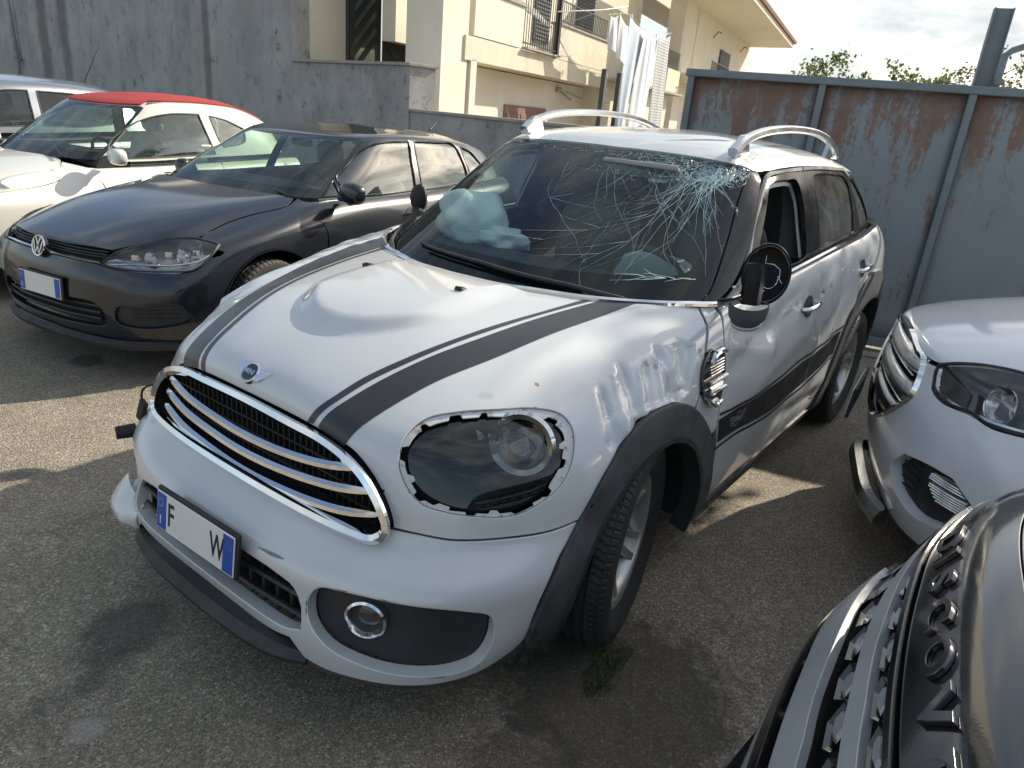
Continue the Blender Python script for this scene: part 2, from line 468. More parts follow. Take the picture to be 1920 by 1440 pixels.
def glass(name, tint=(.8, .85, .83), dens=.35, rough=.0, dust=.05, refl=1.0):
    """thin pane: tinted see-through plus mirror reflection, some dust"""
    m, nt, b = newmat(name); nt.nodes.remove(b); N = nt.nodes; L = nt.links; out = N['Material Output']
    tr = N.new('ShaderNodeBsdfTransparent'); tr.inputs[0].default_value = tuple(c*(1-dens) for c in tint)+(1,)
    gl = N.new('ShaderNodeBsdfGlossy'); gl.inputs['Roughness'].default_value = rough; gl.inputs['Color'].default_value = (.95, 1, .97, 1)
    df = N.new('ShaderNodeBsdfDiffuse'); df.inputs[0].default_value = (.42, .40, .36, 1)
    fr = N.new('ShaderNodeFresnel'); ge = N.new('ShaderNodeNewGeometry'); mr = N.new('ShaderNodeMapRange'); mr.inputs['To Min'].default_value = 1.62; mr.inputs['To Max'].default_value = 1/1.62
    L.new(ge.outputs['Backfacing'], mr.inputs['Value']); L.new(mr.outputs[0], fr.inputs['IOR'])       # the same mirror strength from both sides of the pane
    ma = N.new('ShaderNodeMath'); ma.operation = 'MULTIPLY_ADD'; ma.inputs[1].default_value = refl; ma.inputs[2].default_value = .01*refl; ma.use_clamp = True
    L.new(fr.outputs[0], ma.inputs[0])
    m1 = N.new('ShaderNodeMixShader'); L.new(ma.outputs[0], m1.inputs[0]); L.new(tr.outputs[0], m1.inputs[1]); L.new(gl.outputs[0], m1.inputs[2])
    m2 = N.new('ShaderNodeMixShader'); L.new(ramp(nt, noise(nt, 7, 8, .7), [(.35, dust*.3), (.8, dust*2)]), m2.inputs[0])
    L.new(m1.outputs[0], m2.inputs[1]); L.new(df.outputs[0], m2.inputs[2]); L.new(m2.outputs[0], out.inputs['Surface'])
    return m
M = {}
M['white'] = paint('white_pearl_paint', (.60, .62, .63), dust=.05, metal=.12, rough=.38)
M['cream_white'] = paint('ivory_white_paint', (.76, .74, .66), dust=.08)
M['white_suv'] = paint('white_suv_paint', (.72, .73, .75), dust=.06)
M['dark_grey'] = paint('dark_grey_metallic_paint', (.009, .013, .021), dust=.012, metal=.3, rough=.30)
M['silver'] = paint('silver_paint', (.38, .40, .43), dust=.08, metal=.8, rough=.3)
M['black_gloss'] = paint('black_gloss', (.007, .0075, .010), dust=.006, rough=.2, coatr=.015)
M['chrome'] = simple('chrome', (.80, .81, .82), .06, 1.0, var=.04, rvar=.04)
M['satin'] = simple('satin_aluminium', (.76, .77, .78), .24, 1.0, var=.04, rvar=.05)
M['rim'] = simple('alloy_rim', (.42, .42, .42), .35, .9, var=.12, rvar=.1)
M['plastic'] = simple('black_grained_plastic', (.028, .029, .031), .55, var=.3, rvar=.12, bumps=(420, .25, .002))
M['plastic_worn'] = simple('scuffed_grey_black_plastic', (.055, .057, .06), .6, var=.35, vscale=9, rvar=.12, bumps=(300, .3, .002))
M['piano'] = simple('glossy_black_trim', (.010, .010, .011), .12, 0, coat=.8, var=.1, rvar=.05)
M['void'] = simple('unlit_black_inside', (.006, .006, .007), .8, var=.2)
M['rubber'] = simple('tyre_rubber', (.020, .020, .021), .7, var=.35, vscale=14, rvar=.12, bumps=(180, .3, .002))
M['vinyl'] = simple('dark_grey_stripe_vinyl', (.030, .031, .035), .34, 0, coat=.25, coatr=.2, var=.15, vscale=4)
M['vinyl_dark'] = simple('black_stripe_vinyl', (.010, .011, .015), .38, 0, var=.2, vscale=4, spec=.35)
M['satin_bar'] = simple('satin_silver_painted_bar', (.50, .52, .54), .34, .35, coat=.3, coatr=.1, var=.06, rvar=.05)
M['fabric'] = simple('grey_seat_fabric', (.16, .17, .17), .9, var=.2, vscale=20)
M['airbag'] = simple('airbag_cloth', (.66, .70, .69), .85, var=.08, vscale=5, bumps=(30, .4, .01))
M['dash'] = simple('dashboard_plastic', (.03, .031, .033), .7, var=.2)
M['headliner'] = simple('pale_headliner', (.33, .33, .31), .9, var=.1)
M['glass'] = glass('windscreen_glass', (.84, .99, .98), dens=.12, dust=.006, refl=.6)
M['glass_side'] = glass('side_glass', (.72, .80, .76), dens=.35, dust=.04)
M['glass_dark'] = glass('tinted_glass', (.25, .26, .27), dens=.45, dust=.10)
M['lens'] = glass('clear_lamp_lens', (.95, .95, .95), dens=.04, dust=.02)
M['lens_smoke'] = glass('smoky_lamp_lens', (.80, .80, .78), dens=.38, dust=.018)
M['reflector'] = simple('lamp_reflector', (.72, .73, .74), .12, 1.0, var=.1, rvar=.08)
M['lampblack'] = simple('lamp_housing_black', (.014, .014, .015), .3, var=.2)
M['red_cloth'] = simple('red_soft_top_cloth', (.36, .035, .035), .85, var=.15, vscale=10, bumps=(500, .4, .001))
M['plate_white'] = simple('plate_white', (.78, .78, .76), .35, var=.04)
M['plate_blue'] = simple('plate_blue', (.015, .09, .42), .35, var=.08)
M['plate_text'] = simple('plate_black_letters', (.015, .015, .015), .4, var=.1)
M['white_ink'] = simple('white_print', (.75, .75, .75), .5, var=.05)
M['amber'] = simple('amber_reflector', (.7, .30, .06), .3, var=.1)
M['rusty_flange'] = None
M['disc_metal'] = simple('brake_disc_metal', (.25, .23, .21), .4, .9, var=.2)
M['bare_plastic'] = simple('torn_dark_plastic', (.02, .02, .021), .65, var=.3)

# ================================================================= the yard: ground, walls, gate, houses, trees
def asphalt():
    m, nt, b = newmat('worn_asphalt'); N = nt.nodes; L = nt.links
    tc = N.new('ShaderNodeTexCoord')
    vo = N.new('ShaderNodeTexVoronoi'); vo.inputs['Scale'].default_value = 190; vo.inputs['Randomness'].default_value = 1; L.new(tc.outputs['Object'], vo.inputs['Vector'])
    hv = N.new('ShaderNodeSeparateColor'); L.new(vo.outputs['Color'], hv.inputs[0])
    stone = ramp(nt, hv.outputs[0], [(.0, (.165, .142, .112)), (.35, (.245, .210, .162)), (.7, (.335, .285, .215)), (.93, (.43, .375, .295)), (1.0, (.62, .56, .47))])
    big = ramp(nt, noise(nt, .55, 6, .6), [(.3, .72), (.7, 1.12)])
    med = ramp(nt, noise(nt, 3.5, 7, .7), [(.3, .80), (.7, 1.12)])
    c = mix(nt, 1.0, stone, big, 'MULTIPLY'); c = mix(nt, 1.0, c, med, 'MULTIPLY')
    oil = ramp(nt, noise(nt, 1.3, 5, .6, mscale=(1, 1.4, 1)), [(.62, 0.), (.72, .55)])
    c = mix(nt, oil, c, (.035, .033, .032))
    pale = ramp(nt, noise(nt, 7, 8, .8), [(.70, 0.), (.80, .5)])
    c = mix(nt, pale, c, (.30, .28, .25))
    # hairline cracks, a damp oily stain by the front wheel, a pale splash nearer the camera
    ve = N.new('ShaderNodeTexVoronoi'); ve.feature = 'DISTANCE_TO_EDGE'; ve.inputs['Scale'].default_value = .42
    wq = N.new('ShaderNodeVectorMath'); wq.operation = 'MULTIPLY_ADD'; nn = N.new('ShaderNodeTexNoise'); nn.inputs['Scale'].default_value = 3; nn.inputs['Detail'].default_value = 6; L.new(tc.outputs['Object'], nn.inputs['Vector'])
    L.new(nn.outputs['Color'], wq.inputs[0]); wq.inputs[1].default_value = (.35, .35, .35); L.new(tc.outputs['Object'], wq.inputs[2]); L.new(wq.outputs[0], ve.inputs['Vector'])
    c = mix(nt, ramp(nt, ve.outputs['Distance'], [(.0, .30), (.002, .2), (.004, 0.)]), c, (.030, .027, .023))
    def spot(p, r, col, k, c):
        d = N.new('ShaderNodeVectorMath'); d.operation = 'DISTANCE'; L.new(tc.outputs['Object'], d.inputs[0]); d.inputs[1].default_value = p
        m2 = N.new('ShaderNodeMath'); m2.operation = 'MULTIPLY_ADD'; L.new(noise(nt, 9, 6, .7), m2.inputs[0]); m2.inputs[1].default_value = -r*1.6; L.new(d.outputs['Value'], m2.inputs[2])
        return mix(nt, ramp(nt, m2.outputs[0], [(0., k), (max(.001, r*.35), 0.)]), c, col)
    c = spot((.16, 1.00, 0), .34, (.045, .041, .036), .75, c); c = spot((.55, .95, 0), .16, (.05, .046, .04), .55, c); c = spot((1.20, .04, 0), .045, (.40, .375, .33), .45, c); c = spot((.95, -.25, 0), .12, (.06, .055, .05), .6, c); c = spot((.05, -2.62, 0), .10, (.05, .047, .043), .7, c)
    L.new(c, b.inputs['Base Color']); setp(b, rough=.86, spec=.35)
    h = N.new('ShaderNodeMath'); h.operation = 'MULTIPLY_ADD'; L.new(vo.outputs['Distance'], h.inputs[0]); h.inputs[1].default_value = -1.0; 
    L.new(noise(nt, 60, 4, .7), h.inputs[2])
    bn = bump(nt, b, h.outputs[0], .65, .004)
    return m
def build_ground():
    n = 90; xs = np.concatenate([np.linspace(-9, 4, n), [8, 20, 60, 200, 900]]); xs = np.concatenate([[-900, -200, -60, -25], xs])
    ys = np.concatenate([[-900, -200, -60, -25], np.linspace(-12, 5, n), [9, 20, 60, 200, 900]])
    X, Y = np.meshgrid(xs, ys, indexing='ij'); Z = .004*wavg(X*1.1, Y*1.1)
    V = np.stack([X, Y, Z], -1).reshape(-1, 3); k = len(ys); F = [(i*k+j, (i+1)*k+j, (i+1)*k+j+1, i*k+j+1) for i in range(len(xs)-1) for j in range(k-1)]
    g = mesh_obj('ground', V, F, asphalt(), None, True); g['kind'] = 'structure'
    # loose chippings, swept up round the tyres and along the gate
    r = np.random.default_rng(5); mb = MB()
    for i in range(900):
        if i < 260: x, y = r.uniform(-.9, 1.6), r.uniform(-.2, 1.5)
        elif i < 420: x, y = .05+r.normal()*.25, 1.05+r.normal()*.12
        else: x, y = r.uniform(-2.6, 1.6), r.uniform(-3.2, 1.6)
        s = .0025+.005*r.random()**2; R = np.array(Matrix.Rotation(r.random()*6, 3, Vector(r.normal(size=3))))
        V = np.array([(1, 0, 0), (-.8, .3, 0), (0, 1, .1), (.1, -.9, 0), (0, .1, .7), (0, 0, -.6)])*s
        mb.add(V@R.T+[x, y, s*.4], [(0, 2, 4), (2, 1, 4), (1, 3, 4), (3, 0, 4), (2, 0, 5), (1, 2, 5), (3, 1, 5), (0, 3, 5)])
    o = mb.build('loose_chippings', simple('grit', (.20, .185, .16), .9, var=.5, vscale=30)); o['kind'] = 'stuff'; o['label'] = 'loose grey chippings scattered over the asphalt'
    # weeds and moss in the crack beside the front tyre
    mb = MB()
    for i in range(1100):
        t = r.random(); x = .0+.20*t+r.normal()*.02; y = .885+.055*t+r.normal()*.026
        h = .006+.018*r.random()**2; a = r.random()*6.3; w = .002+.003*r.random(); dx, dy = math.cos(a), math.sin(a)
        mb.add([(x-dy*w, y+dx*w, 0), (x+dy*w, y-dx*w, 0), (x+dx*h*.7, y+dy*h*.7, h)], [(0, 1, 2)])
    o = mb.build('moss', simple('moss_green', (.075, .10, .028), .9, var=.5, vscale=60)); o['kind'] = 'stuff'; tag(o, 'low moss and weeds in the asphalt crack beside the front tyre')
    pts = [(.10+.16*math.cos(a)*(1+.25*math.sin(3*a))*.75, .915+.055*math.sin(a)*(1+.3*math.cos(2*a)), .0065) for a in np.linspace(0, 6.28, 22)[:-1]]
    dirt = mesh_obj('soil_patch', pts, [tuple(range(len(pts)))], simple('damp_soil', (.035, .030, .024), .95, var=.5, vscale=50, bumps=(120, 1, .006))); tag(dirt, kind='structure')
    # a lost bolt
    mb = MB(); mb.lathe([(0, .010), (.010, .010), (.010, .003), (.005, .003), (.005, .0)], 6, frame((.256, .962, .006), (0, 0, 1)))
    tag(mb.build('bolt', M['disc_metal'], auto=30), 'small dark bolt lying on the asphalt near the moss', 'bolt')
def wavg(X, Y):
    return np.sin(X*.9+Y*.4)+.6*np.sin(-X*.5+Y*1.3+1)+.3*np.sin(X*2.1+2)*np.sin(Y*1.7)

def plaster(name, base, stain, dark, streak=.6, warm=None, scale=1.0, band=None):
    m, nt, b = newmat(name); setp(b, rough=.9, spec=.25); L = nt.links
    c = mix(nt, ramp(nt, noise(nt, .9*scale, 8, .62), [(.35, 0.), (.65, 1.)]), base, stain)
    if warm: c = mix(nt, ramp(nt, noise(nt, .45*scale, 6, .6), [(.50, 0.), (.70, .6)]), c, warm)
    c = mix(nt, ramp(nt, noise(nt, 1.0, 7, .66, mscale=(.75, .75, .22)), [(.55, 0.), (.78, streak*.7)]), c, dark)
    c = mix(nt, ramp(nt, noise(nt, 2.6*scale, 8, .75), [(.54, 0.), (.68, streak*.8)]), c, dark)
    c = mix(nt, ramp(nt, noise(nt, 38, 4, .6), [(.3, 0.), (.9, .22)]), c, tuple(k*.6 for k in base))
    if band:      # long water stains down the wall
        N = nt.nodes; tc = N.new('ShaderNodeTexCoord'); fl = N.new('ShaderNodeVectorMath'); fl.operation = 'MULTIPLY'; fl.inputs[1].default_value = (1, 1, 0); L.new(tc.outputs['Object'], fl.inputs[0])
        for p, r in band:
            d = N.new('ShaderNodeVectorMath'); d.operation = 'DISTANCE'; L.new(fl.outputs[0], d.inputs[0]); d.inputs[1].default_value = p
            m2 = N.new('ShaderNodeMath'); m2.operation = 'MULTIPLY_ADD'; L.new(noise(nt, 1.7, 7, .7), m2.inputs[0]); m2.inputs[1].default_value = -r*1.2; L.new(d.outputs['Value'], m2.inputs[2])
            c = mix(nt, ramp(nt, m2.outputs[0], [(0., .55), (r*.6, 0.)]), c, dark)
    L.new(c, b.inputs['Base Color']); bump(nt, b, noise(nt, 26, 7, .7), .35, .02); return m
M['grey_wall'] = plaster('stained_grey_render', (.45, .445, .43), (.30, .30, .30), (.075, .075, .078), .85, (.47, .45, .37), band=[((-1.01, -7.22, 0), .5), ((-1.3, -9.5, 0), .6), ((.45, 2.9, 0), .18)])
M['grey_wall2'] = plaster('grey_render_low_wall', (.42, .415, .40), (.28, .28, .275), (.06, .06, .06), .9, (.44, .40, .32), 1.8)
M['cream'] = plaster('cream_render', (.80, .75, .64), (.76, .70, .58), (.42, .36, .26), .25, None, 1.2)
M['cream_dirty'] = plaster('cream_render_weathered', (.76, .70, .57), (.70, .62, .48), (.30, .25, .18), .5, None, 1.6)
M['stone_cap'] = plaster('stone_coping', (.42, .40, .36), (.33, .31, .28), (.09, .085, .08), .7, None, 4)
M['iron'] = simple('black_wrought_iron', (.03, .03, .032), .5, .3, var=.3)
M['brass'] = simple('gold_painted_collar', (.42, .30, .10), .4, .7, var=.2)
M['door_grey'] = simple('dark_grey_door', (.055, .058, .064), .4, coat=.3, var=.1)
M['brown_wood'] = simple('brown_painted_shutter', (.20, .105, .085), .6, var=.15)
M['shutter'] = simple('grey_blue_shutter', (.085, .095, .105), .55, var=.15)
M['tile'] = simple('clay_roof_tile', (.26, .15, .11), .85, var=.3, vscale=3)
M['wood_dark'] = simple('dark_steel_post', (.055, .06, .065), .6, var=.2)
M['cotton'] = simple('white_cotton', (.78, .80, .82), .9, var=.03)
M['cotton_blue'] = simple('pale_blue_cotton', (.56, .64, .74), .9, var=.04)
M['green_plastic'] = simple('green_clothes_peg', (.12, .50, .06), .5)
def plaid():
    m, nt, b = newmat('checked_cloth'); N = nt.nodes; L = nt.links; tc = N.new('ShaderNodeTexCoord'); cur = None
    for ax, sc_ in (('Z', 34), ('X', 26)):
        w = N.new('ShaderNodeTexWave'); w.bands_direction = ax; w.inputs['Scale'].default_value = sc_/6.28/1.3; w.inputs['Detail'].default_value = 0; L.new(tc.outputs['Object'], w.inputs['Vector'])
        r = ramp(nt, w.outputs['Fac'], [(.62, (.80, .80, .78)), (.72, (.46, .48, .52))]); cur = r if cur is None else mix(nt, 1.0, cur, r, 'MULTIPLY')
    L.new(cur, b.inputs['Base Color']); setp(b, rough=.9); return m

def rusty():
    m, nt, b = newmat('blue_grey_paint_with_rust'); setp(b, rough=.55); L = nt.links
    base = mix(nt, ramp(nt, noise(nt, 1.6, 6, .6), [(.3, 0.), (.7, 1.)]), (.21, .245, .265), (.255, .285, .305))
    low = noise(nt, 1.1, 3, .5); st = noise(nt, 1.0, 9, .72, mscale=(7, 7, 1.1)); sp = noise(nt, 34, 5, .7, mscale=(1, 1, .8))
    def add(a, c_, k):
        n = nt.nodes.new('ShaderNodeMath'); n.operation = 'MULTIPLY_ADD'; L.new(c_, n.inputs[0]); n.inputs[1].default_value = k; L.new(a, n.inputs[2]); return n.outputs[0]
    tc = nt.nodes.new('ShaderNodeTexCoord'); sx = nt.nodes.new('ShaderNodeSeparateXYZ'); L.new(tc.outputs['Object'], sx.inputs[0])
    hz = nt.nodes.new('ShaderNodeMapRange'); hz.inputs['From Min'].default_value = .2; hz.inputs['From Max'].default_value = 1.95; hz.inputs['To Min'].default_value = -.20; hz.inputs['To Max'].default_value = .045; L.new(sx.outputs['Z'], hz.inputs['Value'])
    v = add(add(add(hz.outputs[0], low, .35), st, .75), sp, .28)
    f = ramp(nt, v, [(.640, 0.), (.70, .80), (1., .95)])
    rc = mix(nt, ramp(nt, noise(nt, 9, 7, .7), [(.35, 0.), (.65, 1.)]), (.235, .10, .062), (.20, .135, .08))
    c = mix(nt, f, base, rc)
    c = mix(nt, ramp(nt, noise(nt, 70, 4, .7), [(.68, 0.), (.76, .6)]), c, (.05, .035, .03))
    L.new(c, b.inputs['Base Color']); L.new(ramp(nt, v, [(.64, .42), (.74, .85)]), b.inputs['Roughness']); bump(nt, b, v, .25, .01); return m
M['rusty'] = rusty()
M['gate_frame'] = simple('blue_grey_steel_frame', (.18, .215, .235), .5, var=.15, vscale=4)

def build_gate():
    g = thing('metal_gate', 'tall blue-grey sheet metal sliding gate streaked with rust behind the white car', 'gate', (-3.97, -1.03, 0), math.atan2(.969, -.248))
    L_ = 7.4; H = 1.97
    xs = [0.03, 1.0, 1.98, 2.96, 3.94, 4.92, 5.90, 6.88]
    for i in range(len(xs)-1):
        a, b_ = xs[i], xs[i+1]; mb = MB(); n = 10
        # thin pressed sheet, slightly wavy
        V = []; F = []
        for ix in range(n+1):
            for iz in range(n+1):
                x = a+(b_-a)*ix/n; z = .10+(H-.13)*iz/n; V.append((x, .012+.006*math.sin(x*5+z*3)*math.sin(math.pi*ix/n), z))
        F = [(ix*(n+1)+iz, (ix+1)*(n+1)+iz, (ix+1)*(n+1)+iz+1, ix*(n+1)+iz+1) for ix in range(n) for iz in range(n)]
        o = mesh_obj('gate_panel', V, F, M['rusty'], g, True); m_ = o.modifiers.new('s', 'SOLIDIFY'); m_.thickness = .003
    # local +y points away from the yard? make frames on the yard side
    for x in xs:
        mb = MB(); mb.box((x, -.012, H/2+.03), (.05, .05, H-.08), bev=.005); mb.build('gate_upright', M['gate_frame'], g, auto=30)
    for z, h in ((H-.01, .055), (.10, .07)):
        mb = MB(); mb.box((xs[-1]/2, -.016, z), (xs[-1]+.03, .06, h), bev=.006); mb.build('gate_rail', M['gate_frame'], g, auto=30)
    # guide post with its bracket behind the gate
    p = thing('guide_post', 'rusty steel guide post rising behind the sheet metal gate', 'post', (-4.66, .90, 0), math.atan2(.969, -.248))
    mb = MB(); mb.box((0, 0, 1.25), (.12, .008, 2.5)); mb.box((-.056, 0, 1.25), (.008, .08, 2.5)); mb.box((.056, 0, 1.25), (.008, .08, 2.5)); mb.build('steel_section', M['gate_frame'], p)
    mb = MB(); mb.tube([(.06, -.02, 2.18), (.12, -.02, 2.24), (.40, -.02, 2.36), (.9, -.02, 2.50)], .022, 8); mb.box((.075, -.05, 2.09), (.05, .05, .22), bev=.004); mb.box((.075, -.11, 2.03), (.05, .10, .04), bev=.004); mb.build('guide_arm', M['gate_frame'], p, auto=35)
    mb = MB(); mb.lathe([(0, .03), (.022, .03), (.022, -.03), (0, -.03)], 14, frame((.03, -.13, 1.99), (0, 0, 1))); mb.build('guide_roller', M['disc_metal'], p, auto=35)
    # ground track with moss
    t = thing('gate_track', 'low mossy steel rail set in a concrete strip below the gate', 'rail', (-3.97, -1.03, 0), math.atan2(.969, -.248))
    mb = MB(); mb.box((3.4, -.06, .012), (7.2, .20, .024), bev=.006); mb.build('concrete_strip', M['stone_cap'], t)
    mb = MB(); mb.box((3.4, -.04, .034), (7.2, .022, .024), bev=.004); mb.build('steel_rail', M['rail_moss'], t)
M['rail_moss'] = simple('rail_with_moss', (.16, .17, .08), .8, var=.6, vscale=9)

def wall_run(parent, name, mat, a, b, z1, thick, z0=-.05, n=24):
    """wall from a to b (2D) with a slightly uneven face"""
    a = np.array(a, float); b = np.array(b, float); d = b-a; L = np.linalg.norm(d); d /= L; nn = np.array([-d[1], d[0]]); V = []; F = []
    k = max(4, int(L/.4)); q = 8
    for i in range(k+1):
        for j in range(q+1):
            p = a+d*L*i/k; z = z0+(z1-z0)*j/q; w = .008*math.sin(i*1.7+j*.9)+.006*math.sin(i*.6-j*1.9); w = 0 if j in (0, q) or i in (0, k) else w
            V.append((p[0]+nn[0]*w, p[1]+nn[1]*w, z))
    F = [(i*(q+1)+j, (i+1)*(q+1)+j, (i+1)*(q+1)+j+1, i*(q+1)+j+1) for i in range(k) for j in range(q)]
    o = mesh_obj(name, V, F, mat, parent, True)
    B_ = len(V); c = [a, b]; bb = [a-nn*thick, b-nn*thick]
    mb = MB(); mb.V = [tuple(v) for v in V]; mb.F = F; mb.M = [0]*len(F)
    mb.add([(a[0], a[1], z0), (b[0], b[1], z0), (b[0], b[1], z1), (a[0], a[1], z1), (bb[0][0], bb[0][1], z0), (bb[1][0], bb[1][1], z0), (bb[1][0], bb[1][1], z1), (bb[0][0], bb[0][1], z1)], [(3, 2, 6, 7), (0, 3, 7, 4), (1, 5, 6, 2), (4, 7, 6, 5)])
    bpy.data.objects.remove(o); return mb.build(name, mat, parent, auto=30)
def build_walls():
    W0 = np.array([-6.3, -6.5]); dW = np.array([-.139, -.99]); nW = np.array([.99, -.139])
    P = lambda w, o=0: W0+dW*w+nW*o
    t = thing('boundary_wall', 'tall stained grey rendered wall behind the row of cars on the left', 'wall', (float(P(10)[0]), float(P(10)[1]), 0)); off = np.array([-P(10)[0], -P(10)[1]])
    def loc(p): return p+off
    wall_run(t, 'wall_face', M['grey_wall'], loc(P(3.46)), loc(P(34)), 6.2, .35)
    mb = MB(); q = loc(P(4.02, .02)); mb.lathe([(0, .02), (.035, .018), (.045, .0)], 16, frame((q[0], q[1], 2.55), (nW[0], nW[1], 0))); mb.build('wall_knob', M['grey_wall'], t, auto=40)
    mb = MB(); q = loc(P(3.95, .012)); mb.box((q[0], q[1], 2.30), (.02, .12, .10), bev=.004); 
    for dy, dz in ((-.04, .03), (.04, .03), (-.04, -.03), (.04, -.03)): mb.lathe([(0, .012), (.006, .012), (.006, 0)], 8, frame((q[0]+.008, q[1]+dy, 2.30+dz), (1, 0, 0)))
    mb.build('junction_box', M['stone_cap'], t)
    # downpipe with loose brackets at the far left
    p = thing('drain_pipe', 'grey drain pipe running down the stained wall at the far left', 'pipe', (float(P(23)[0]+.12), float(P(23)[1]), 0))
    mb = MB(); mb.tube([(0, 0, 0), (0, 0, 2.0), (.0, -.05, 2.1), (0, -.05, 5.5)], .09, 10); mb.build('pipe', M['grey_wall2'], p, auto=50)
    mb = MB(); mb.tube([(0, 0, 1.9), (.05, .3, 1.75), (.05, .55, 1.85)], .03, 6); mb.tube([(.05, -.1, 1.6), (.05, .1, 1.3), (.05, 0, .9)], .025, 6); mb.build('bracket', M['disc_metal'], p, auto=50)
    t = thing('terrace_wall', 'grey rendered terrace wall with stone coping below the entrance door', 'wall', (float(P(1.7)[0]), float(P(1.7)[1]), 0)); off = np.array([-P(1.7)[0], -P(1.7)[1]])
    wall_run(t, 'wall_face', M['grey_wall2'], loc(P(0)), loc(P(3.458)), 2.05, .48)
    a, b = loc(P(-.04, -.24)), loc(P(3.455, -.24)); mb = MB(); c = (a+b)/2; mb.box((c[0], c[1], 2.075), (.56, float(np.linalg.norm(b-a)), .045), R=np.array(Matrix.Rotation(math.atan2(dW[1], dW[0])+math.pi/2, 3, 'Z')), bev=.006); mb.build('coping', M['stone_cap'], t)
    t = thing('low_wall', 'low grey mould-stained wall with flat coping behind the white car', 'wall', (float(P(-2.6)[0]), float(P(-2.6)[1]), 0)); off = np.array([-P(-2.6)[0], -P(-2.6)[1]])
    wall_run(t, 'wall_face', M['grey_wall2'], loc(P(-5.2, -.03)), loc(P(-.004, -.03)), 1.43, .28)
    a, b = loc(P(-5.2, -.16)), loc(P(-.004, -.16)); mb = MB(); c = (a+b)/2; mb.box((c[0], c[1], 1.452), (.34, float(np.linalg.norm(b-a)), .04), R=np.array(Matrix.Rotation(math.atan2(dW[1], dW[0])+math.pi/2, 3, 'Z')), bev=.006); mb.build('coping', M['stone_cap'], t)
    # furled parasol leaning behind the low wall
    c = P(-.35, -.6); u = thing('garden_parasol', 'furled black parasol standing behind the low wall', 'parasol', (float(c[0]), float(c[1]), .3))
    mb = MB(); mb.tube([(0, 0, 0), (0, 0, 1.35)], .016, 8); mb.build('pole', M['iron'], u, auto=50)
    mb = MB(); mb.tube([(0, 0, .95), (.0, 0, 1.10), (0, 0, 1.3), (0, 0, 1.36)], [.03, .05, .035, .02], 8); mb.build('canopy', M['plastic'], u, auto=50)
    mb = MB(); mb.tube([(0, 0, 1.39), (0, 0, 1.56)], [.032, .03], 8); mb.build('cap', M['plastic'], u, auto=50)

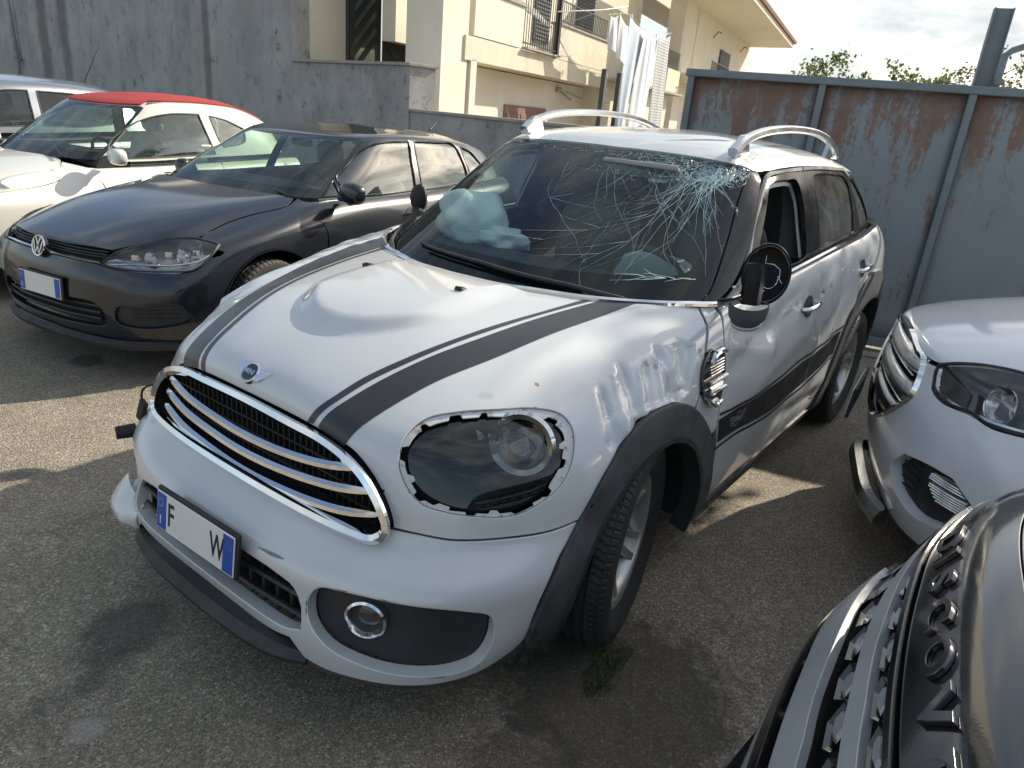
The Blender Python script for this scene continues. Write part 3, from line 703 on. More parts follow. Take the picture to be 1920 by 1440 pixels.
def build_houses():
    ang = math.radians(192)
    # --- entrance block behind the terrace wall
    h = thing('entrance_block', 'cream rendered house front with a dark slatted glass door above the terrace wall', 'house', (-6.781, -9.926, 0), ang)
    mb = MB(); mb.prism([(.03, 0), (1.49, 0), (1.49, .5), (.24, .5)], 6.0); mb.build('wall', M['cream'], h)
    mb = MB(); mb.box((1.95, -.14, 4.2), (2.9, .5, .08)); mb.build('canopy_slab', M['cream'], h)
    for k in range(11):
        mb = MB(); mb.tube([(.50+.20*k, .10, 3.98), (.50+.20*k, -.62, 3.80)], .08, 8, flat=.7); mb.build('roof_tile', M['tile'], h, auto=50)
    # door set back in its reveal: left leaf open towards us
    mb = MB(); mb.box((2.66, .30, 3.4), (.06, .10, 2.8)); mb.box((3.70, .05, 3.2), (.07, .12, 3.0)); mb.box((1.52, .0, 3.2), (.05, .10, 3.0), bev=.004); mb.build('door_frame', M['door_grey'], h)
    def leaf(x0, y0, x1, y1, name, flip, glassy):
        d = np.array([x1-x0, y1-y0]); L = np.linalg.norm(d); d /= L; nrm = np.array([-d[1], d[0]])
        Mx = mat4((x0, y0, 1.9), (d[0], d[1], 0), (0, 0, 1), (d[1], -d[0], 0)); H = 2.7
        lf = None
        mb = MB()
        for (a, b_, c, e) in ((0, 0, .14*L, H), (L-.14*L, 0, L, H), (.14*L, 0, L-.14*L, .22)): mb.prism([(a, b_), (c, b_), (c, e), (a, e)], .045, Mx)
        lf = mb.build(name, M['door_grey'], h)
        w = L*.72
        for k in range(9):
            zc = .10+.30*k
            pl = [(.14*L, zc), (L-.14*L, zc+w*.85), (L-.14*L, zc+w*.85+.14), (.14*L, zc+.14)] if not flip else [(.14*L, zc+w*.85), (L-.14*L, zc), (L-.14*L, zc+.14), (.14*L, zc+w*.85+.14)]
            m2 = MB(); m2.prism(pl, .03, Mx@mat4((0, 0, .006), (1, 0, 0), (0, 1, 0), (0, 0, 1))); m2.build('door_slat', M['door_grey'], lf)
        m2 = MB(); m2.prism([(.14*L, .2), (L-.14*L, .2), (L-.14*L, H), (.14*L, H)], .006, Mx@mat4((0, 0, .015), (1, 0, 0), (0, 1, 0), (0, 0, 1))); m2.build('door_glass', M['mirror_glass'] if glassy else M['door_grey'], lf)
        return lf
    leaf(1.55, -.02, 2.60, .02, 'door_leaf', False, True); leaf(2.70, .02, 3.62, -.10, 'door_leaf', True, False)
    mb = MB(); mb.tube([(3.32, -.16, 2.3), (3.32, -.16, 3.7)], .022, 8); mb.build('door_bar', M['satin'], h, auto=50)
    mb = MB(); mb.box((4.9, .16, 2.9), (2.3, .3, 6.2)); mb.build('wall', M['cream'], h)
    # --- main house with balcony
    B = thing('balcony_house', 'large cream house with iron balcony railings, tiled eaves and washing outside', 'house', (-9.0, -7.67266, 0), ang)
    def part(name, mat, boxes, auto=None):
        mb = MB()
        for c, s in boxes: mb.box((c[0], -c[1], c[2]), s)
        return mb.build(name, mat, B, auto=auto)
    part('wall', M['cream'], [((.10, -.30, 1.2), (.22, .6, 2.36))])
    part('wall', M['cream'], [((4.2, -.75, 1.18), (8.2, .3, 2.32))])
    part('ground_floor_end', M['cream'], [((-.55, -.40, 3.2), (.9, .72, 6.6))])
    part('floor_band', M['cream_dirty'], [((3.7, -.62, 2.56), (7.9, 1.24, .40))])
    part('parapet', M['cream'], [((1.05, -.08, 3.16), (2.02, .16, .76))]); part('coping', M['stone_cap'], [((1.07, -.08, 3.56), (2.14, .24, .05))])
    part('parapet', M['cream_dirty'], [((5.68, -.08, 3.12), (3.46, .16, .70))]); part('coping', M['stone_cap'], [((5.68, -.08, 3.49), (3.56, .24, .04))])
    part('gallery_step', M['stone_cap'], [((3.0, .03, 2.80), (1.80, .18, .04))])
    def railing(x0, x1, z0, z1, y, collars=True):
        mb = MB()
        for z in (z0+.06, z1): mb.box(((x0+x1)/2, -y, z), (x1-x0, .03, .025))
        r = mb.build('railing', M['iron'], B)
        n = int((x1-x0)/.115)
        for i in range(n+1):
            x = x0+(x1-x0)*i/n; m2 = MB(); m2.box((x, -y, (z0+z1)/2), (.014, .014, z1-z0)); m2.build('baluster', M['iron'], r)
            if collars:
                m2 = MB()
                for z in (z0+.25*(z1-z0), z0+.75*(z1-z0), z0+.88*(z1-z0)): m2.lathe([(0, .03), (.012, .025), (.024, 0), (.012, -.025), (0, -.03)], 6, frame((x, -y, z), (0, 0, 1)))
                m2.build('collar', M['brass'], r)
    railing(2.12, 3.86, 2.84, 4.05, .0); railing(3.98, 7.36, 3.52, 3.98, -.08)
    mb = MB(); mb.box((3.92, .02, 3.4), (.10, .12, 1.2)); mb.build('newel_post', M['iron'], B)
    # inclined awning seen through the railing
    V = []; F = []
    for i in range(13):
        V += [(2.0+.20*i, .75, 4.0-.02*i+(.02 if i % 2 else 0)), (2.2+.20*i, .35, 3.62-.02*i+(.02 if i % 2 else 0))]
    F = [(2*i, 2*i+1, 2*i+3, 2*i+2) for i in range(12)]; mesh_obj('corrugated_awning', V, F, M['stone_cap'], B, False)
    part('upper_wall', M['cream'], [((4.2, -1.75, 4.9), (8.6, .3, 4.6))])
    part('upper_wall', M['cream_dirty'], [((11.9, -1.75, 4.0), (6.6, .3, 7.4))])
    sh = None
    for x0, w, z0, z1 in ((8.9, 1.3, 3.2, 5.3), (6.0, .9, 3.3, 5.2)):
        mb = MB(); mb.box((x0+w/2, 1.56, (z0+z1)/2), (w, .05, z1-z0)); f = mb.build('shutter', M['shutter'], B)
        for k in range(int((z1-z0)/.09)):
            m2 = MB(); m2.box((x0+w/2, 1.525, z0+.06+.09*k), (w-.1, .03, .035), R=np.array(Matrix.Rotation(.6, 3, 'X'))); m2.build('louvre', M['shutter'], f)
    # side wing: column, recess, far balcony
    part('corner_pier', M['cream_dirty'], [((7.75, -.9, 1.2), (.5, 1.9, 2.4))])
    part('wall', M['cream_dirty'], [((11.3, -.25, 1.3), (7.0, .3, 2.6))])
    part('gallery_slab', M['stone_cap'], [((11.6, -.1, 2.62), (7.6, .8, .07))])
    part('parapet', M['cream_dirty'], [((14.8, -.1, 3.05), (1.8, .2, .75))]); railing(13.9, 15.7, 3.45, 4.0, -.1, False)
    part('pillar', M['cream'], [((16.75, -.5, 4.0), (1.5, .6, 8.0))]); part('wall', M['cream'], [((18.2, -.7, 4.0), (1.6, .6, 8.0))])
    part('upper_wall', M['cream'], [((25.5, -.75, 3.4), (13.2, .7, 7.0))])
    part('balcony_slab', M['cream_dirty'], [((18.6, .25, 3.30), (4.0, 1.3, .35))]); railing(16.8, 20.4, 3.5, 3.95, .85, False)
    for x0, w, z0, z1 in ((24.2, 2.4, 3.6, 5.05),):
        mb = MB(); mb.box((x0+w/2, .36, (z0+z1)/2), (w, .08, z1-z0)); f = mb.build('shutter', M['shutter'], B)
        for k in range(int((z1-z0)/.11)):
            m2 = MB(); m2.box((x0+w/2, .30, z0+.08+.11*k), (w-.2, .03, .045), R=np.array(Matrix.Rotation(.6, 3, 'X'))); m2.build('louvre', M['shutter'], f)
    for x0, z in ((22.2, 5.25), (29.3, 5.40)):
        mb = MB(); mb.lathe([(0, .22), (.04, .2), (.13, .08), (.11, .06), (.08, -.12), (0, -.16)], 8, frame((x0, .05, z), (0, 0, 1))); mb.tube([(x0, .38, z+.05), (x0, .20, z+.30), (x0, .05, z+.24)], .022, 6); mb.build('wall_lantern', M['iron'], B, auto=30)
    # overhanging eaves with tiles
    mb = MB(); V = [(11.0, -1.9, 6.02), (31.9, -1.9, 6.02), (32.6, .6, 6.02), (11.0, .6, 6.02)]; V = V+[(a, b, 6.22) for a, b, _ in V]
    mb.add(V, [(3, 2, 1, 0), (4, 5, 6, 7), (0, 1, 5, 4), (1, 2, 6, 5), (2, 3, 7, 6), (3, 0, 4, 7)]); ev = mb.build('eaves', M['cream'], B)
    for k in range(95):
        mb = MB(); x = 11.1+.222*k; mb.tube([(x, -2.02, 6.27), (x, -.9, 6.50)], .10, 7, flat=.8); mb.build('roof_tile', M['tile'], ev, auto=50)
    part('upper_storey', M['cream'], [((24, -2.6, 7.0), (14, 1.6, 2.0))])
    # roller door and lamps under the gallery
    mb = MB(); mb.box((3.8, .585, .85), (2.3, .03, 1.70)); g = mb.build('garage_door', M['brown_wood'], B)
    for k in range(3):
        for j in range(2):
            m2 = MB(); m2.box((3.05+.76*k, .565, 1.30-.62*j), (.62, .02, .46), bev=.008); m2.build('door_panel', M['brown_wood'], g)
    mb = MB(); mb.box((5.6, .56, 2.18), (.22, .10, .12), bev=.01); mb.tube([(5.7, .52, 2.14), (5.9, .42, 2.02), (6.1, .40, 1.98)], .03, 6); mb.tube([(6.1, .56, 2.16), (7.4, .56, 2.05)], .010, 5); mb.build('flood_lamp', M['stone_cap'], B, auto=40)
    return B
def cloth(name, tl, tr, bl, br, mat, label, folds=3, amp=.05, group='washing on the line', split=None):
    tl, tr, bl, br = [np.array(p, float) for p in (tl, tr, bl, br)]; nu, nv = 24, 20; V = []; F = []
    nrm = norm(np.cross(tr-tl, bl-tl))
    for i in range(nu+1):
        for j in range(nv+1):
            u, v = i/nu, j/nv; p = (tl*(1-u)+tr*u)*(1-v)+(bl*(1-u)+br*u)*v
            sag = .05*math.sin(math.pi*u)*(1-v)
            if split: v_ = v; p = p
            V.append(p+nrm*amp*(math.sin(u*math.pi*2*folds+v*1.3+math.sin(u*9+folds))+.5*math.sin(u*math.pi*folds*.7+2))*(.15+.85*v)*(.6+.4*math.sin(u*5+v*2))-np.array([0, 0, sag]))
    for i in range(nu):
        for j in range(nv): F.append((i*(nv+1)+j, (i+1)*(nv+1)+j, (i+1)*(nv+1)+j+1, i*(nv+1)+j+1))
    c = np.mean([tl, tr, bl, br], 0); o = mesh_obj(name, np.array(V)-c, F, mat, None, True); o.location = c; m_ = o.modifiers.new('s', 'SOLIDIFY'); m_.thickness = .004
    return tag(o, label, 'laundry', group)
def build_laundry():
    a = math.radians(192); d = np.array([math.cos(a), math.sin(a), 0]); n = np.array([math.sin(a), -math.cos(a), 0]); B0 = np.array([-9.0, -7.67266, 0])
    P = lambda t, s, z: B0+d*t+n*s+np.array([0, 0, z])
    l = thing('washing_line', 'white washing line on a folding arm sticking out from the balcony', 'washing line', tuple(P(5.8, .9, 4.1)))
    o = -P(5.8, .9, 4.1)
    mb = MB(); mb.tube([P(3.8, .0, 3.7)+o, P(5.0, .6, 3.92)+o, P(5.9, .9, 4.13)+o], .014, 6); mb.tube([P(5.9, .9, 4.13)+o, P(6.2, .9, 3.98)+o], .010, 6); mb.tube([P(4.6, .0, 3.6)+o, P(4.9, .5, 3.85)+o], .010, 6); mb.build('line_arm', M['satin'], l, auto=50)
    mb = MB(); mb.tube([P(6.2, .9, 3.99)+o, P(7.6, .9, 3.78)+o, P(8.8, .9, 3.80)+o, P(10.3, .9, 4.10)+o], .006, 5); mb.tube([P(4.6, .9, 3.78)+o, P(5.6, .9, 3.95)+o, P(6.2, .9, 3.99)+o], .005, 5); mb.build('cord', M['cotton'], l)
    for i, (t, z, s) in enumerate(((4.85, 3.82, 1), (5.3, 3.90, 1), (5.95, 3.62, 1), (6.3, 3.98, 0), (7.6, 3.80, 0), (8.7, 3.82, 0), (9.8, 4.02, 0))):
        mb = MB(); mb.box((0, 0, 0), (.03, .03, .10)); k = mb.build('clothes_peg', M['green_plastic'] if s else M['cotton'], l); k.location = P(t, .9, z)+o
    cloth('shirt', P(4.75, .9, 3.78), P(5.25, .9, 3.85), P(4.95, .9, 3.10), P(5.35, .9, 3.05), M['cotton'], 'small white shirt hanging at the left end of the washing', 2)
    cloth('shirt', P(5.25, .95, 3.88), P(5.95, .95, 3.70), P(5.45, .95, 2.95), P(5.95, .95, 2.85), M['cotton'], 'white shirt hanging with green pegs beside the blue sheet', 2)
    cloth('bed_sheet', P(6.18, .9, 3.98), P(7.55, .9, 3.79), P(6.35, .9, 1.35), P(6.75, .9, 1.35), M['cotton_blue'], 'pale blue sheet folded to a long point, left of the others', 1.2, .09)
    cloth('bed_sheet', P(7.25, 1.0, 3.80), P(7.75, 1.0, 3.79), P(6.95, 1.0, 1.35), P(7.9, 1.0, 1.35), M['cotton'], 'white sheet hanging in narrow folds in the middle of the line', 1.1, .09)
    cloth('bed_sheet', P(7.70, .9, 3.80), P(8.85, .9, 3.78), P(7.65, .9, 1.45), P(8.65, .9, 1.45), M['cotton_blue'], 'pale blue sheet with loose folds next to the checked cloth', 1.3, .09)
    cloth('checked_cloth', P(8.8, .95, 3.80), P(9.95, .95, 3.98), P(9.15, .95, 1.35), P(10.25, .95, 1.35), plaid(), 'grey and white checked cloth at the right end of the washing', .8, .05)
    for i, (t, lab) in enumerate(((3.92, 'left dark steel post standing in front of the balcony'), (5.0, 'right dark steel post beside the hanging sheets'))):
        mb = MB(); mb.box((0, 0, 1.3), (.12, .10, 2.62)); 
        if i == 0: mb.box((.18, 0, 1.98), (.32, .09, .12))
        p = mb.build('steel_post', M['wood_dark']); p.location = P(t, 1.2, 0); p.rotation_euler = (0, 0, a); tag(p, lab, 'post', 'steel posts by the washing')
    # narrow louvred unit near the gate
    mb = MB(); mb.box((0, 0, 1.0), (.35, .25, 2.1), bev=.02); f = mb.build('air_conditioner', M['cotton']); f.location = P(15.0, .5, 0); f.rotation_euler = (0, 0, a); tag(f, 'white louvred box on the house wall just left of the gate', 'outdoor unit')
    for k in range(14):
        m2 = MB(); m2.box((0, -.13, 1.2+.055*k), (.27, .012, .018)); m2.build('louvre', M['satin'], f)

def leaf_mat(name, c, c2):
    m, nt, b = newmat(name); setp(b, rough=.6); N = nt.nodes; L = nt.links
    L.new(mix(nt, ramp(nt, noise(nt, 3, 4, .6), [(.3, 0.), (.7, 1.)]), c, c2), b.inputs['Base Color'])
    tr = N.new('ShaderNodeBsdfTranslucent'); tr.inputs[0].default_value = tuple(min(1, k*2.2) for k in c2)+(1,); mx = N.new('ShaderNodeMixShader'); mx.inputs[0].default_value = .3
    L.new(b.outputs[0], mx.inputs[1]); L.new(tr.outputs[0], mx.inputs[2]); L.new(mx.outputs[0], N['Material Output'].inputs['Surface']); return m
M['leaf_olive'] = leaf_mat('olive_leaves', (.075, .085, .045), (.12, .13, .075)); M['leaf_green'] = leaf_mat('green_leaves', (.05, .075, .022), (.085, .115, .035))
M['bark'] = simple('grey_bark', (.11, .095, .075), .9, var=.3, vscale=12)
def tree(x, y, h, r, seed, kind, label, leaf=.06, slim=False, nb=9, tf=.45):
    R_ = np.random.default_rng(seed); h *= .80; r *= 1.25; t = thing('tree', label, 'tree', (x, y, 0), R_.random()*6, 'trees beyond the gate')
    mb = MB(); th = h*tf; tips = []
    trunk = [(0, 0, 0), (.05, .03, th*.5), (.02*R_.normal(), .03, th)]; mb.tube(trunk, [.11, .09, .07], 8)
    for k in range(nb):
        a = 2*math.pi*k/nb+R_.normal()*.3; e = .5+.7*R_.random(); L = (h-th)*(.55+.5*R_.random()); p = np.array(trunk[-1])-[0, 0, .3*R_.random()]; pts = [p]; rr = [.045]
        dr = np.array([math.cos(a)*math.cos(e), math.sin(a)*math.cos(e), math.sin(e)])*np.array([r/(h-th)*1.2, r/(h-th)*1.2, 1])
        for q in range(5):
            dr = dr+R_.normal(size=3)*.12+[0, 0, .08]; p = p+dr*L/5; pts.append(p); rr.append(.045*(1-q/5.5)); 
            if q > 0:
                for _ in range(3):
                    p2 = p+R_.normal(size=3)*[.3, .3, .22]*(.8+.4*r); tips.append((p, p2))
        mb.tube(pts, rr, 5)
    for a_, b_ in tips: mb.tube([a_, (a_+b_)/2+[0, 0, .04], b_], [.012, .008, .003], 3)
    mb.build('trunk', M['bark'], t, auto=50)
    V = []; F = []
    for a_, b_ in tips:
        nl = 60 if not slim else 46
        for _ in range(nl):
            s = R_.random()**.6; p = a_*(1-s)+b_*s+R_.normal(size=3)*(.05 if slim else .085); d1 = norm(R_.normal(size=3)); d2 = norm(np.cross(d1, R_.normal(size=3))); l = leaf*(.6+.8*R_.random()); w = l*(.28 if slim else .45)
            k = len(V); V += [tuple(p), tuple(p+d1*l*.5+d2*w), tuple(p+d1*l), tuple(p+d1*l*.5-d2*w)]; F.append((k, k+1, k+2, k+3))
    mesh_obj('crown', V, F, M[kind], t, False)
def build_trees():
    tree(-6.7, 3.45, 6.7, .50, 21, 'leaf_green', 'added tree beyond the gate, out of view past the right edge, shading the foreground asphalt', leaf=.10, nb=18, tf=.76)  # added out of view so its crown shades the asphalt beside the front wheel
    for a in ((-14.0, -4.2, 2.75, .7, 1, 'leaf_green', 'small round-topped tree just right of the house eaves', .07), (-14.2, -3.25, 3.05, .7, 2, 'leaf_olive', 'loose olive tree second from the house', .07),
              (-14.0, -2.35, 3.40, .75, 3, 'leaf_green', 'tallest of the leafy trees showing above the gate', .075), (-13.6, -1.75, 3.1, .6, 4, 'leaf_green', 'airy branching tree beside the tallest one', .07),
              (-14.5, -1.0, 3.05, .7, 5, 'leaf_olive', 'willowy grey-green tree above the middle of the gate', .08, True), (-14.0, -.45, 3.30, .55, 6, 'leaf_olive', 'thin upright tree with feathery shoots above the gate', .08, True),
              (-13.6, .15, 2.95, .6, 7, 'leaf_olive', 'sparse shrubby tree left of the guide post', .07), (-13.5, 1.0, 3.0, .7, 8, 'leaf_green', 'leafy tree right of the guide post', .07), (-13.0, 1.9, 2.95, .7, 9, 'leaf_green', 'dense green tree at the right edge of the picture', .08), (-15.5, -2.9, 3.15, .8, 10, 'leaf_olive', 'grey-green tree between the two leafiest ones, set farther back', .08),
              (-15.5, -1.35, 3.2, .8, 11, 'leaf_green', 'rounded green tree farther back behind the willowy one', .08), (-15.0, -.05, 3.1, .8, 12, 'leaf_olive', 'bushy tree farther back, directly left of the guide post', .08)):
        tree(*a[:7], leaf=a[7], slim=len(a) > 8, nb=12)
M['mirror_glass'] = simple('mirrored_door_glass', (.45, .62, .72), .05, 1.0, var=.05, rvar=.02)

# ---------------------------------------------------------------- nets of the white car (front axle = origin, x forward, y left)
MINI_BODY = [
 [(.825,0,.19),(.838,0,.28),(.835,0,.38),(.815,0,.465),(.725,0,.515),(.672,0,.62),(.662,0,.745),(.625,0,.83),(.40,0,.925),(.12,0,.985),(-.155,0,1.003)],
 [(.825,.22,.19),(.838,.22,.28),(.832,.22,.38),(.812,.22,.465),(.722,.22,.515),(.67,.22,.62),(.66,.22,.745),(.622,.22,.828),(.395,.22,.923),(.105,.22,.983),(-.175,.22,1.003)],
 [(.818,.41,.19),(.828,.41,.28),(.812,.40,.38),(.79,.40,.465),(.70,.40,.52),(.662,.40,.62),(.65,.40,.735),(.595,.39,.81),(.36,.385,.918),(.05,.39,.978),(-.235,.40,1.003)],
 [(.775,.555,.19),(.78,.56,.28),(.765,.555,.38),(.74,.555,.465),(.655,.55,.53),(.625,.55,.61),(.59,.545,.72),(.53,.53,.80),(.32,.52,.897),(.0,.52,.97),(-.31,.51,1.003)],
 [(.68,.695,.19),(.688,.702,.28),(.672,.70,.38),(.645,.70,.465),(.56,.69,.53),(.525,.69,.60),(.475,.68,.71),(.40,.655,.795),(.24,.62,.885),(-.04,.605,.963),(-.385,.605,1.003)],
 [(.515,.79,.19),(.535,.81,.28),(.525,.815,.38),(.50,.815,.465),(.41,.80,.54),(.385,.79,.61),(.335,.775,.71),(.255,.74,.80),(.12,.70,.88),(-.135,.68,.957),(-.45,.665,1.003)],
 [(.31,.82,.19),(.335,.86,.28),(.34,.875,.38),(.32,.875,.465),(.26,.86,.55),(.235,.855,.62),(.19,.84,.72),(.125,.82,.80),(-.01,.775,.885),(-.25,.735,.957),(-.525,.71,1.003)],
 [(.0,.86,.19),(.0,.885,.28),(.0,.90,.38),(.0,.905,.465),(.0,.90,.56),(.0,.895,.64),(-.01,.885,.74),(-.05,.86,.82),(-.16,.82,.90),(-.38,.78,.96),(-.60,.745,1.003)],
 [(-.36,.85,.19),(-.36,.88,.28),(-.36,.89,.38),(-.36,.89,.48),(-.36,.89,.59),(-.37,.885,.69),(-.38,.878,.79),(-.40,.86,.88),(-.45,.835,.95),(-.56,.805,.99),(-.69,.765,1.01)],
 [(-.85,.84,.19),(-.85,.87,.28),(-.85,.88,.38),(-.85,.885,.48),(-.85,.89,.60),(-.85,.892,.72),(-.85,.888,.83),(-.85,.875,.93),(-.85,.85,1.0),(-.86,.81,1.03),(-.88,.76,1.035)],
 [(-1.4,.84,.19),(-1.4,.87,.28),(-1.4,.88,.38),(-1.4,.885,.49),(-1.4,.89,.62),(-1.4,.894,.74),(-1.4,.89,.86),(-1.4,.878,.96),(-1.4,.85,1.035),(-1.4,.81,1.06),(-1.4,.76,1.065)],
 [(-2.0,.84,.19),(-2.0,.87,.28),(-2.0,.88,.38),(-2.0,.89,.49),(-2.0,.895,.62),(-2.0,.90,.75),(-2.0,.897,.88),(-2.0,.88,.99),(-2.0,.85,1.07),(-2.0,.81,1.095),(-2.0,.76,1.10)],
 [(-2.55,.85,.19),(-2.55,.88,.28),(-2.55,.895,.38),(-2.55,.905,.49),(-2.55,.91,.62),(-2.55,.912,.76),(-2.55,.905,.90),(-2.55,.885,1.02),(-2.55,.845,1.10),(-2.55,.80,1.13),(-2.55,.75,1.135)],
 [(-2.95,.83,.19),(-2.95,.86,.28),(-2.95,.88,.38),(-2.95,.89,.49),(-2.95,.895,.62),(-2.95,.89,.76),(-2.95,.875,.90),(-2.94,.85,1.02),(-2.93,.81,1.10),(-2.92,.765,1.135),(-2.90,.70,1.145)],
 [(-3.28,.72,.19),(-3.32,.76,.28),(-3.33,.78,.38),(-3.33,.785,.49),(-3.31,.78,.62),(-3.29,.775,.76),(-3.26,.76,.90),(-3.23,.73,1.02),(-3.19,.69,1.09),(-3.15,.64,1.125),(-3.10,.58,1.14)],
 [(-3.42,.42,.19),(-3.46,.45,.28),(-3.47,.46,.38),(-3.47,.46,.49),(-3.44,.46,.62),(-3.42,.45,.76),(-3.39,.44,.90),(-3.36,.42,1.02),(-3.32,.40,1.08),(-3.27,.37,1.115),(-3.20,.33,1.13)],
 [(-3.44,0,.19),(-3.48,0,.28),(-3.49,0,.38),(-3.49,0,.49),(-3.46,0,.62),(-3.44,0,.76),(-3.41,0,.90),(-3.38,0,1.02),(-3.34,0,1.08),(-3.29,0,1.115),(-3.22,0,1.13)],
]
MINI_TOP = [
 [(-.17,0,.985),(-.50,0,1.17),(-.83,0,1.33),(-1.12,0,1.455),(-1.28,0,1.500),(-1.55,0,1.533),(-1.90,0,1.545)],
 [(-.19,.26,.985),(-.52,.25,1.17),(-.85,.24,1.33),(-1.125,.23,1.454),(-1.29,.21,1.499),(-1.56,.14,1.531),(-1.91,0,1.545)],
 [(-.29,.47,.985),(-.60,.46,1.165),(-.89,.44,1.325),(-1.14,.42,1.448),(-1.30,.39,1.494),(-1.58,.26,1.529),(-1.93,0,1.545)],
 [(-.42,.615,.985),(-.69,.59,1.16),(-.94,.565,1.315),(-1.16,.54,1.438),(-1.32,.50,1.486),(-1.60,.33,1.526),(-1.95,0,1.545)],
 [(-.56,.715,.985),(-.79,.672,1.155),(-1.0,.632,1.305),(-1.19,.60,1.428),(-1.35,.555,1.478),(-1.63,.37,1.523),(-1.98,0,1.545)],
 [(-.68,.77,.985),(-.88,.72,1.15),(-1.06,.672,1.30),(-1.25,.633,1.418),(-1.40,.585,1.472),(-1.68,.40,1.521),(-2.01,0,1.545)],
 [(-.87,.795,1.0),(-1.02,.752,1.16),(-1.17,.70,1.31),(-1.36,.645,1.425),(-1.50,.595,1.474),(-1.76,.41,1.521),(-2.04,0,1.545)],
 [(-1.25,.80,1.02),(-1.34,.765,1.17),(-1.45,.71,1.32),(-1.57,.65,1.434),(-1.67,.595,1.481),(-1.88,.40,1.522),(-2.08,0,1.544)],
 [(-1.78,.80,1.05),(-1.80,.765,1.19),(-1.83,.71,1.33),(-1.87,.65,1.436),(-1.91,.59,1.481),(-2.02,.39,1.52),(-2.14,0,1.543)],
 [(-2.25,.795,1.08),(-2.24,.755,1.20),(-2.23,.70,1.33),(-2.22,.642,1.43),(-2.22,.58,1.475),(-2.20,.38,1.515),(-2.22,0,1.54)],
 [(-2.62,.775,1.11),(-2.61,.735,1.22),(-2.59,.68,1.33),(-2.56,.63,1.415),(-2.50,.53,1.466),(-2.42,.34,1.504),(-2.35,0,1.527)],
 [(-2.95,.73,1.12),(-2.92,.695,1.22),(-2.88,.65,1.32),(-2.82,.60,1.40),(-2.73,.50,1.452),(-2.60,.32,1.495),(-2.48,0,1.522)],
 [(-3.18,.59,1.12),(-3.13,.565,1.22),(-3.07,.54,1.32),(-3.00,.50,1.395),(-2.88,.42,1.445),(-2.73,.28,1.485),(-2.58,0,1.515)],
 [(-3.29,.30,1.12),(-3.23,.29,1.22),(-3.16,.28,1.32),(-3.08,.26,1.395),(-2.95,.23,1.442),(-2.80,.16,1.48),(-2.64,0,1.51)],
 [(-3.31,0,1.12),(-3.25,0,1.22),(-3.18,0,1.32),(-3.10,0,1.395),(-2.97,0,1.44),(-2.82,0,1.478),(-2.66,0,1.508)],
]

